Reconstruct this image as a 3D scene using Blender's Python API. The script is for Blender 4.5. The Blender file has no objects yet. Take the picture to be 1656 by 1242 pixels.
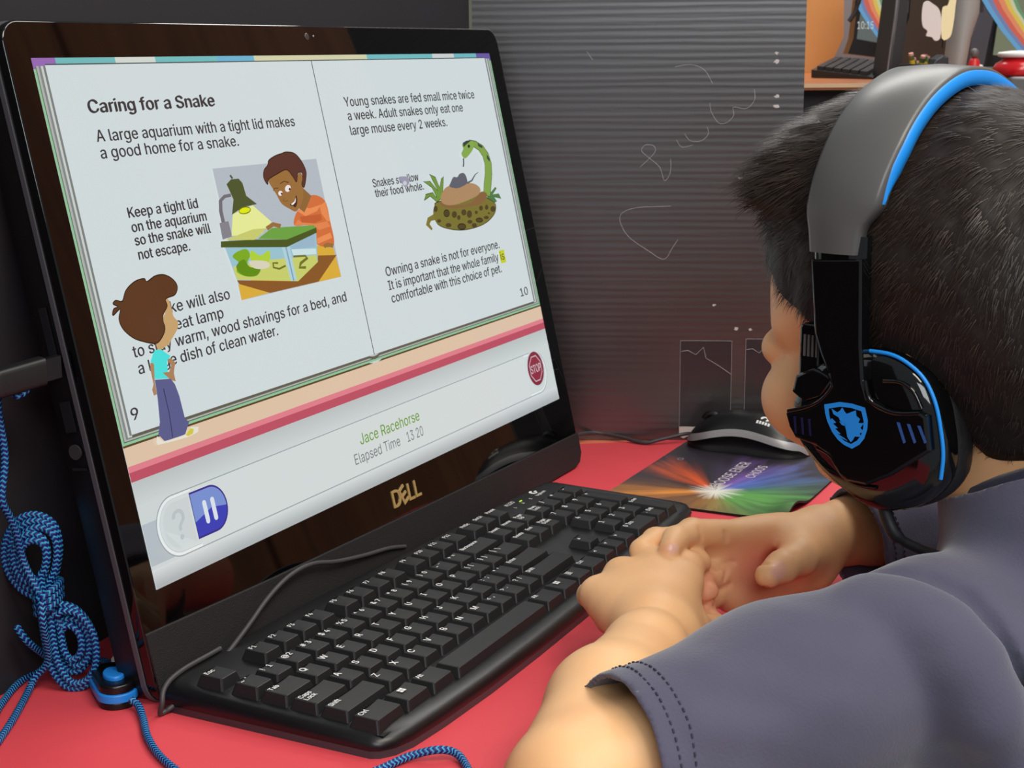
import bpy, bmesh, math, random
import numpy as np
from mathutils import Vector, Matrix
from mathutils.geometry import tessellate_polygon

# ------------------------------------------------------------------ camera, light, exposure
sc = bpy.context.scene
C = sc.collection
MM = 0.001


def lin(c):
    return tuple((x / 255 / 12.92) if x / 255 <= 0.04045 else ((x / 255 + 0.055) / 1.055) ** 2.4 for x in c)


cam_d = bpy.data.cameras.new('camera')
cam = bpy.data.objects.new('camera', cam_d)
C.objects.link(cam)
sc.camera = cam
cam_d.sensor_width = 36.0
cam_d.lens = 36.0 * 2477.64 / 1656.0
cam_d.clip_start = 0.02
cam_d.clip_end = 60
cam.matrix_world = Matrix(((0.45063, 0.19292, -0.87166, -0.62198),
                           (-0.89267, 0.08855, -0.44190, -0.47015),
                           (-0.00807, 0.97723, 0.21211, 0.35208),
                           (0, 0, 0, 1)))
cam_d.dof.use_dof = True
cam_d.dof.focus_distance = 0.84
cam_d.dof.aperture_fstop = 40.0

sc.view_settings.view_transform = 'Standard'
sc.view_settings.look = 'None'
sc.view_settings.gamma = 1.0
sc.view_settings.use_curve_mapping = False
sc.view_settings.exposure = 0.0

w = bpy.data.worlds.new('room_light')
sc.world = w
w.use_nodes = True
bg = w.node_tree.nodes['Background']
bg.inputs[0].default_value = (0.86, 0.93, 1.0, 1)
bg.inputs[1].default_value = 0.30


def area(name, loc, target, sx, sy, power, col):
    d = bpy.data.lights.new(name, 'AREA')
    d.shape = 'RECTANGLE'
    d.size = sx
    d.size_y = sy
    d.energy = power
    d.color = col
    o = bpy.data.objects.new(name, d)
    C.objects.link(o)
    o.location = loc
    o.rotation_euler = (Vector(target) - Vector(loc)).to_track_quat('-Z', 'Y').to_euler()
    return o


area('ceiling_light', (-0.35, -1.15, 1.75), (-0.2, -0.75, 0), 1.2, 0.6, 28, (1.0, 0.92, 0.8))
area('added_sheen_light', (-1.8, -1.38, 1.42), (0.62, 0.1, 0.3), 1.3, 0.9, 27, (0.95, 0.98, 1.0))  # unseen area light added behind the camera for panel sheen and front fill
area('ceiling_light', (1.0, -0.75, 1.75), (0.9, -0.55, 0), 1.2, 0.6, 15, (1.0, 0.96, 0.9))
area('ceiling_light', (2.0, 0.3, 1.75), (2.1, 0.3, 0), 1.2, 0.6, 26, (1.0, 0.97, 0.92))


# ------------------------------------------------------------------ materials
def mat(name, col, rough=0.5, metal=0.0, spec=0.5, bump=None, var=None, sheen=0.0, sss=0.0, coat=0.0):
    m = bpy.data.materials.new(name)
    m.use_nodes = True
    nt = m.node_tree
    b = nt.nodes['Principled BSDF']
    b.inputs['Base Color'].default_value = (*lin(col), 1)
    b.inputs['Roughness'].default_value = rough
    b.inputs['Metallic'].default_value = metal
    b.inputs['Specular IOR Level'].default_value = spec
    if sheen:
        b.inputs['Sheen Weight'].default_value = sheen
        b.inputs['Sheen Roughness'].default_value = 0.5
    if sss:
        b.inputs['Subsurface Weight'].default_value = sss
        b.inputs['Subsurface Radius'].default_value = (1.0, 0.4, 0.2)
        b.inputs['Subsurface Scale'].default_value = 0.004
    if coat:
        b.inputs['Coat Weight'].default_value = coat
        b.inputs['Coat Roughness'].default_value = 0.08
    if bump or var:
        tc = nt.nodes.new('ShaderNodeTexCoord')
    if bump:
        n = nt.nodes.new('ShaderNodeTexNoise')
        n.inputs['Scale'].default_value = bump[0]
        n.inputs['Detail'].default_value = 4
        nt.links.new(tc.outputs['Object'], n.inputs['Vector'])
        bp = nt.nodes.new('ShaderNodeBump')
        bp.inputs['Strength'].default_value = bump[1]
        bp.inputs['Distance'].default_value = bump[2]
        nt.links.new(n.outputs['Fac'], bp.inputs['Height'])
        nt.links.new(bp.outputs['Normal'], b.inputs['Normal'])
    if var:
        n = nt.nodes.new('ShaderNodeTexNoise')
        n.inputs['Scale'].default_value = var[0]
        n.inputs['Detail'].default_value = 5
        nt.links.new(tc.outputs['Object'], n.inputs['Vector'])
        mx = nt.nodes.new('ShaderNodeMix')
        mx.data_type = 'RGBA'
        mx.inputs[6].default_value = (*lin(col), 1)
        mx.inputs[7].default_value = (*lin(var[1]), 1)
        rr = nt.nodes.new('ShaderNodeMapRange')
        rr.inputs[1].default_value = 0.35
        rr.inputs[2].default_value = 0.7
        nt.links.new(n.outputs['Fac'], rr.inputs[0])
        nt.links.new(rr.outputs[0], mx.inputs[0])
        nt.links.new(mx.outputs[2], b.inputs['Base Color'])
    return m


def ramp_mat(name, stops, rough, coord, expr):
    """colour ramp driven by expr(nodes, links, coordinate socket)"""
    m = bpy.data.materials.new(name)
    m.use_nodes = True
    nt = m.node_tree
    b = nt.nodes['Principled BSDF']
    b.inputs['Roughness'].default_value = rough
    tc = nt.nodes.new('ShaderNodeTexCoord')
    cr = nt.nodes.new('ShaderNodeValToRGB')
    while len(cr.color_ramp.elements) < len(stops):
        cr.color_ramp.elements.new(0.5)
    for e, (p, c) in zip(cr.color_ramp.elements, stops):
        e.position = p
        e.color = (*lin(c), 1)
    s = expr(nt, tc.outputs[coord], b)
    nt.links.new(s, cr.inputs[0])
    nt.links.new(cr.outputs[0], b.inputs['Base Color'])
    return m


def mth(nt, op, a, b=None):
    n = nt.nodes.new('ShaderNodeMath')
    n.operation = op
    for i, v in enumerate((a, b)):
        if v is None:
            continue
        if isinstance(v, (int, float)):
            n.inputs[i].default_value = v
        else:
            nt.links.new(v, n.inputs[i])
    return n.outputs[0]


def sep(nt, v):
    n = nt.nodes.new('ShaderNodeSeparateXYZ')
    nt.links.new(v, n.inputs[0])
    return n.outputs


def emis_attr(name, strength, rough, spec=0.5):
    m = mat(name, (4, 4, 4), rough, spec=spec)
    nt = m.node_tree
    b = nt.nodes['Principled BSDF']
    a = nt.nodes.new('ShaderNodeVertexColor')
    a.layer_name = 'Col'
    nt.links.new(a.outputs[0], b.inputs['Emission Color'])
    b.inputs['Emission Strength'].default_value = strength
    return m


# ------------------------------------------------------------------ mesh builder (millimetres, world axes)
ORG = {}


class MB:
    def __init__(self):
        self.v, self.f, self.m, self.s, self.c, self.uv = [], [], [], [], [], []

    def add(self, vs, fs, m=0, smooth=False, col=None, uvs=None):
        o = len(self.v)
        self.v += [tuple(p) for p in vs]
        for i, f in enumerate(fs):
            self.f.append([k + o for k in f])
            self.m.append(m)
            self.s.append(smooth)
            self.c.append(col)
            self.uv.append(uvs[i] if uvs else None)
        return self

    def box(self, c, sz, fr=None, m=0):
        hx, hy, hz = sz[0] / 2, sz[1] / 2, sz[2] / 2
        vs = [(c[0] + sx * hx, c[1] + sy * hy, c[2] + sz_ * hz) for sx in (-1, 1) for sy in (-1, 1) for sz_ in (-1, 1)]
        if fr:
            vs = [fr(*p) for p in vs]
        return self.add(vs, [(0, 1, 3, 2), (4, 6, 7, 5), (0, 4, 5, 1), (2, 3, 7, 6), (0, 2, 6, 4), (1, 5, 7, 3)], m)

    def prism(self, poly, z0, z1, fr=None, m=0, smooth=False, inset=0.0, cap=True):
        """poly extruded from z0 to z1; inset rounds the z1 edge"""
        P = np.array(poly, float)
        a = 0.5 * np.sum(P[:, 0] * np.roll(P[:, 1], -1) - np.roll(P[:, 0], -1) * P[:, 1])
        if a < 0:
            P = P[::-1]
        n = len(P)
        rings = [(P, z0)]
        if inset:
            e = np.roll(P, -1, 0) - np.roll(P, 1, 0)
            e /= np.linalg.norm(e, axis=1)[:, None] + 1e-9
            nn = np.c_[-e[:, 1], e[:, 0]]
            sg = 1 if z1 > z0 else -1
            for t in (0, 30, 60, 90):
                q = math.radians(t)
                rings.append((P + nn * inset * (1 - math.cos(q)), z1 - sg * inset * (1 - math.sin(q))))
        else:
            rings.append((P, z1))
        vs = []
        for R_, z in rings:
            for x, y in R_:
                vs.append(fr(x, y, z) if fr else (x, y, z))
        fs = []
        for k in range(len(rings) - 1):
            for i in range(n):
                j = (i + 1) % n
                fs.append((k * n + i, k * n + j, (k + 1) * n + j, (k + 1) * n + i))
        if z1 < z0:
            fs = [f[::-1] for f in fs]
        self.add(vs, fs, m, smooth)
        if cap:
            top = vs[-n:]
            bot = vs[:n]
            self.add(top, [list(range(n)) if z1 > z0 else list(range(n))[::-1]], m)
            self.add(bot, [list(range(n))[::-1] if z1 > z0 else list(range(n))], m)
        return self

    def tube(self, path, r, n=8, m=0, closed=False, cap=True, flat=1.0):
        P = np.array(path, float)
        N = len(P)
        rr = np.broadcast_to(np.array(r, float), (N,))
        if closed:
            T = np.roll(P, -1, 0) - np.roll(P, 1, 0)
        else:
            T = np.gradient(P, axis=0)
        T /= np.linalg.norm(T, axis=1)[:, None] + 1e-9
        ref = np.array([0.13, 0.21, 0.97])
        nv = np.cross(T[0], ref)
        nv /= np.linalg.norm(nv)
        L = np.r_[0, np.cumsum(np.linalg.norm(np.diff(P, axis=0), axis=1))]
        vs, fs, uvs = [], [], []
        for i in range(N):
            nv = nv - T[i] * (nv @ T[i])
            nv /= np.linalg.norm(nv) + 1e-9
            bv = np.cross(T[i], nv)
            for k in range(n):
                a = 2 * math.pi * k / n
                vs.append(P[i] + rr[i] * (nv * math.cos(a) * flat + bv * math.sin(a)))
        R_ = N if closed else N - 1
        for i in range(R_):
            i2 = (i + 1) % N
            for k in range(n):
                k2 = (k + 1) % n
                fs.append((i * n + k, i * n + k2, i2 * n + k2, i2 * n + k))
                l2 = L[i + 1] if i + 1 < N else L[i] + np.linalg.norm(P[0] - P[-1])
                uvs.append(((k / n, L[i]), ((k + 1) / n, L[i]), ((k + 1) / n, l2), (k / n, l2)))
        self.add(vs, fs, m, True, None, uvs)
        if cap and not closed:
            self.add(vs[:n], [list(range(n))[::-1]], m)
            self.add(vs[-n:], [list(range(n))], m)
        return self

    def grid(self, G, m=0, smooth=True, flip=False, closed_u=False):
        G = np.array(G, float)
        a, b = G.shape[:2]
        fs = []
        for i in range(a if closed_u else a - 1):
            i2 = (i + 1) % a
            for j in range(b - 1):
                f = (i * b + j, i2 * b + j, i2 * b + j + 1, i * b + j + 1)
                fs.append(f[::-1] if flip else f)
        return self.add(G.reshape(-1, 3), fs, m, smooth)

    def ball(self, c, r, m=0, nu=16, nv=10, fr=None):
        r = (r, r, r) if isinstance(r, (int, float)) else r
        G = []
        for i in range(nu):
            a = 2 * math.pi * i / nu
            row = []
            for j in range(nv + 1):
                b = math.pi * j / nv - math.pi / 2
                p = (c[0] + r[0] * math.cos(a) * math.cos(b), c[1] + r[1] * math.sin(a) * math.cos(b), c[2] + r[2] * math.sin(b))
                row.append(fr(*p) if fr else p)
            G.append(row)
        return self.grid(G, m, True, closed_u=True)

    def lathe(self, prof, c, n=32, m=0, smooth=True, fr=None):
        G = []
        for i in range(n):
            a = 2 * math.pi * i / n
            row = []
            for (r, z) in prof:
                p = (c[0] + r * math.cos(a), c[1] + r * math.sin(a), c[2] + z)
                row.append(fr(*p) if fr else p)
            G.append(row)
        return self.grid(G, m, smooth, closed_u=True)

    def poly(self, pts, fr, z, m=0, col=None):
        return self.add([fr(x, y, z) for x, y in pts], [list(range(len(pts)))], m, False, col)

    def text(self, s, fr, x, y, z, size=None, width=None, align='L', bold=0.0, m=0, col=None):
        V, F = glyphs(s, 0.0)
        if not len(V):
            return self
        V = V.copy()
        V[:, 0] -= V[:, 0].min()
        w0 = V[:, 0].max()
        sx = sy = size
        if width is not None:
            sx = width / w0
            if size is None:
                sy = sx
        V[:, 0] *= sx
        V[:, 1] *= sy
        if align == 'C':
            V[:, 0] -= w0 * sx / 2
        self.add([fr(x + a, y + b, z) for a, b in V], F, m, False, col)
        n = int(math.ceil(bold / 0.03))         # heavier weights: repeated strikes, shifted sideways and up
        for k in range(n):
            q = bold * sy * (k + 1) / n
            self.add([fr(x + a + q, y + b + q * 0.35, z + 0.002 * (k + 1)) for a, b in V], F, m, False, col)
        return self

    def build(self, name, mats, parent=None, org=None, smooth=None, bevel=None, sub=0):
        if org is None:
            org = ORG.get(parent.name, (0, 0, 0)) if parent else (0, 0, 0)
        me = bpy.data.meshes.new(name)
        V = (np.array(self.v, float) - np.array(org)) * MM
        me.from_pydata([tuple(p) for p in V], [], self.f)
        me.polygons.foreach_set('material_index', self.m)
        sm = self.s if smooth is None else [smooth] * len(self.f)
        me.polygons.foreach_set('use_smooth', sm)
        if any(c is not None for c in self.c):
            ca = me.color_attributes.new('Col', 'FLOAT_COLOR', 'CORNER')
            buf = []
            for f, c in zip(self.f, self.c):
                buf += list((*lin(c), 1) if c else (0, 0, 0, 1)) * len(f)
            ca.data.foreach_set('color', buf)
        if any(u is not None for u in self.uv):
            ul = me.uv_layers.new(name='UVMap')
            buf = []
            for f, u in zip(self.f, self.uv):
                for k in range(len(f)):
                    buf += list(u[k]) if u else [0, 0]
            ul.data.foreach_set('uv', buf)
        for x in (mats if isinstance(mats, (list, tuple)) else [mats]):
            me.materials.append(x)
        me.update()
        o = bpy.data.objects.new(name, me)
        C.objects.link(o)
        if parent:
            o.parent = parent
        else:
            o.location = Vector(org) * MM
        ORG[o.name] = tuple(org)
        if bevel:
            bm = o.modifiers.new('bevel', 'BEVEL')
            bm.width = bevel[0] * MM
            bm.segments = bevel[1]
            bm.limit_method = 'ANGLE'
            bm.angle_limit = math.radians(35)
            bm.harden_normals = True
        return o


_gl = {}


def _inside(p, L):
    c = False
    n = len(L)
    for i in range(n):
        x0, y0 = L[i]
        x1, y1 = L[(i + 1) % n]
        if (y0 > p[1]) != (y1 > p[1]) and p[0] < (x1 - x0) * (p[1] - y0) / (y1 - y0) + x0:
            c = not c
    return c


def _glyph(ch, bold):
    """triangles of one letter, cap height 0.716"""
    k = (ch, bold)
    if k not in _gl:
        adv, ls = GLYPH.get(ch, (300, []))
        q = 0.716 / 509
        L = [np.array(l, float).reshape(-1, 2) * q for l in ls]
        ar = [0.5 * np.sum(l[:, 0] * np.roll(l[:, 1], -1) - np.roll(l[:, 0], -1) * l[:, 1]) for l in L]
        sg = np.sign(ar[int(np.argmax(np.abs(ar)))]) if L else 1
        O = []
        for l, a_ in zip(L, ar):
            e = np.roll(l, -1, 0) - np.roll(l, 1, 0)
            e /= np.linalg.norm(e, axis=1)[:, None] + 1e-9
            O.append(l + np.c_[e[:, 1], -e[:, 0]] * sg * bold)
        VV, FF, n = [], [], 0
        for i in range(len(L)):
            if ar[i] * sg < 0:
                continue
            ring = [O[i]] + [O[j] for j in range(len(L)) if ar[j] * sg < 0 and _inside(L[j][0] + 1e-5, L[i])]
            W_ = np.concatenate(ring)
            for f in tessellate_polygon([[Vector((x, y, 0)) for x, y in l] for l in ring]):
                p0, p1, p2 = (W_[t] for t in f)
                f = [t + n for t in f]
                FF.append(f if (p1[0] - p0[0]) * (p2[1] - p0[1]) - (p1[1] - p0[1]) * (p2[0] - p0[0]) > 0 else f[::-1])
            VV.append(W_)
            n += len(W_)
        V = np.concatenate(VV) if VV else np.zeros((0, 2))
        _gl[k] = (V, FF, adv * q)
    return _gl[k]


def glyphs(s, bold=0.0):
    V, F, x = [], [], 0.0
    n = 0
    for ch in s:
        v, f, adv = _glyph(ch, bold)
        if len(v):
            V.append(v + [x, 0])
            F += [[i + n for i in t] for t in f]
            n += len(v)
        x += adv + bold
    return (np.concatenate(V) if V else np.zeros((0, 2))), F


def thing(name, loc, label, cat, group=None):
    o = bpy.data.objects.new(name, None)
    C.objects.link(o)
    o.empty_display_size = 0.02
    o.location = Vector(loc) * MM
    ORG[o.name] = tuple(loc)
    return tag(o, label, cat, group)


def tag(o, label, cat, group=None):
    o['label'] = label
    o['category'] = cat
    if group:
        o['group'] = group
    return o


def struct(o):
    o['kind'] = 'structure'
    return o


def frame(o, ax, ay, az):
    o, ax, ay, az = (np.array(q, float) for q in (o, ax, ay, az))
    return lambda x, y, z: o + ax * x + ay * y + az * z


def spline(pts, n=8, closed=False):
    P = np.array(pts, float)
    N = len(P)
    out = []
    for i in range(N if closed else N - 1):
        if closed:
            p0, p1, p2, p3 = P[(i - 1) % N], P[i], P[(i + 1) % N], P[(i + 2) % N]
        else:
            p0, p1, p2, p3 = P[max(i - 1, 0)], P[i], P[i + 1], P[min(i + 2, N - 1)]
        for k in range(n):
            t = k / n
            out.append(0.5 * ((2 * p1) + (-p0 + p2) * t + (2 * p0 - 5 * p1 + 4 * p2 - p3) * t * t + (-p0 + 3 * p1 - 3 * p2 + p3) * t ** 3))
    if not closed:
        out.append(P[-1])
    return np.array(out)


def rrect(x0, y0, x1, y1, r, n=5):
    o = []
    for cx, cy, a0 in ((x1 - r, y1 - r, 0), (x0 + r, y1 - r, 90), (x0 + r, y0 + r, 180), (x1 - r, y0 + r, 270)):
        for k in range(n + 1):
            a = math.radians(a0 + 90 * k / n)
            o.append((cx + r * math.cos(a), cy + r * math.sin(a)))
    return o


def ell(cx, cy, rx, ry, n=28):
    return [(cx + rx * math.cos(2 * math.pi * i / n), cy + ry * math.sin(2 * math.pi * i / n)) for i in range(n)]


WORLD = frame((0, 0, 0), (1, 0, 0), (0, 1, 0), (0, 0, 1))

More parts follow.
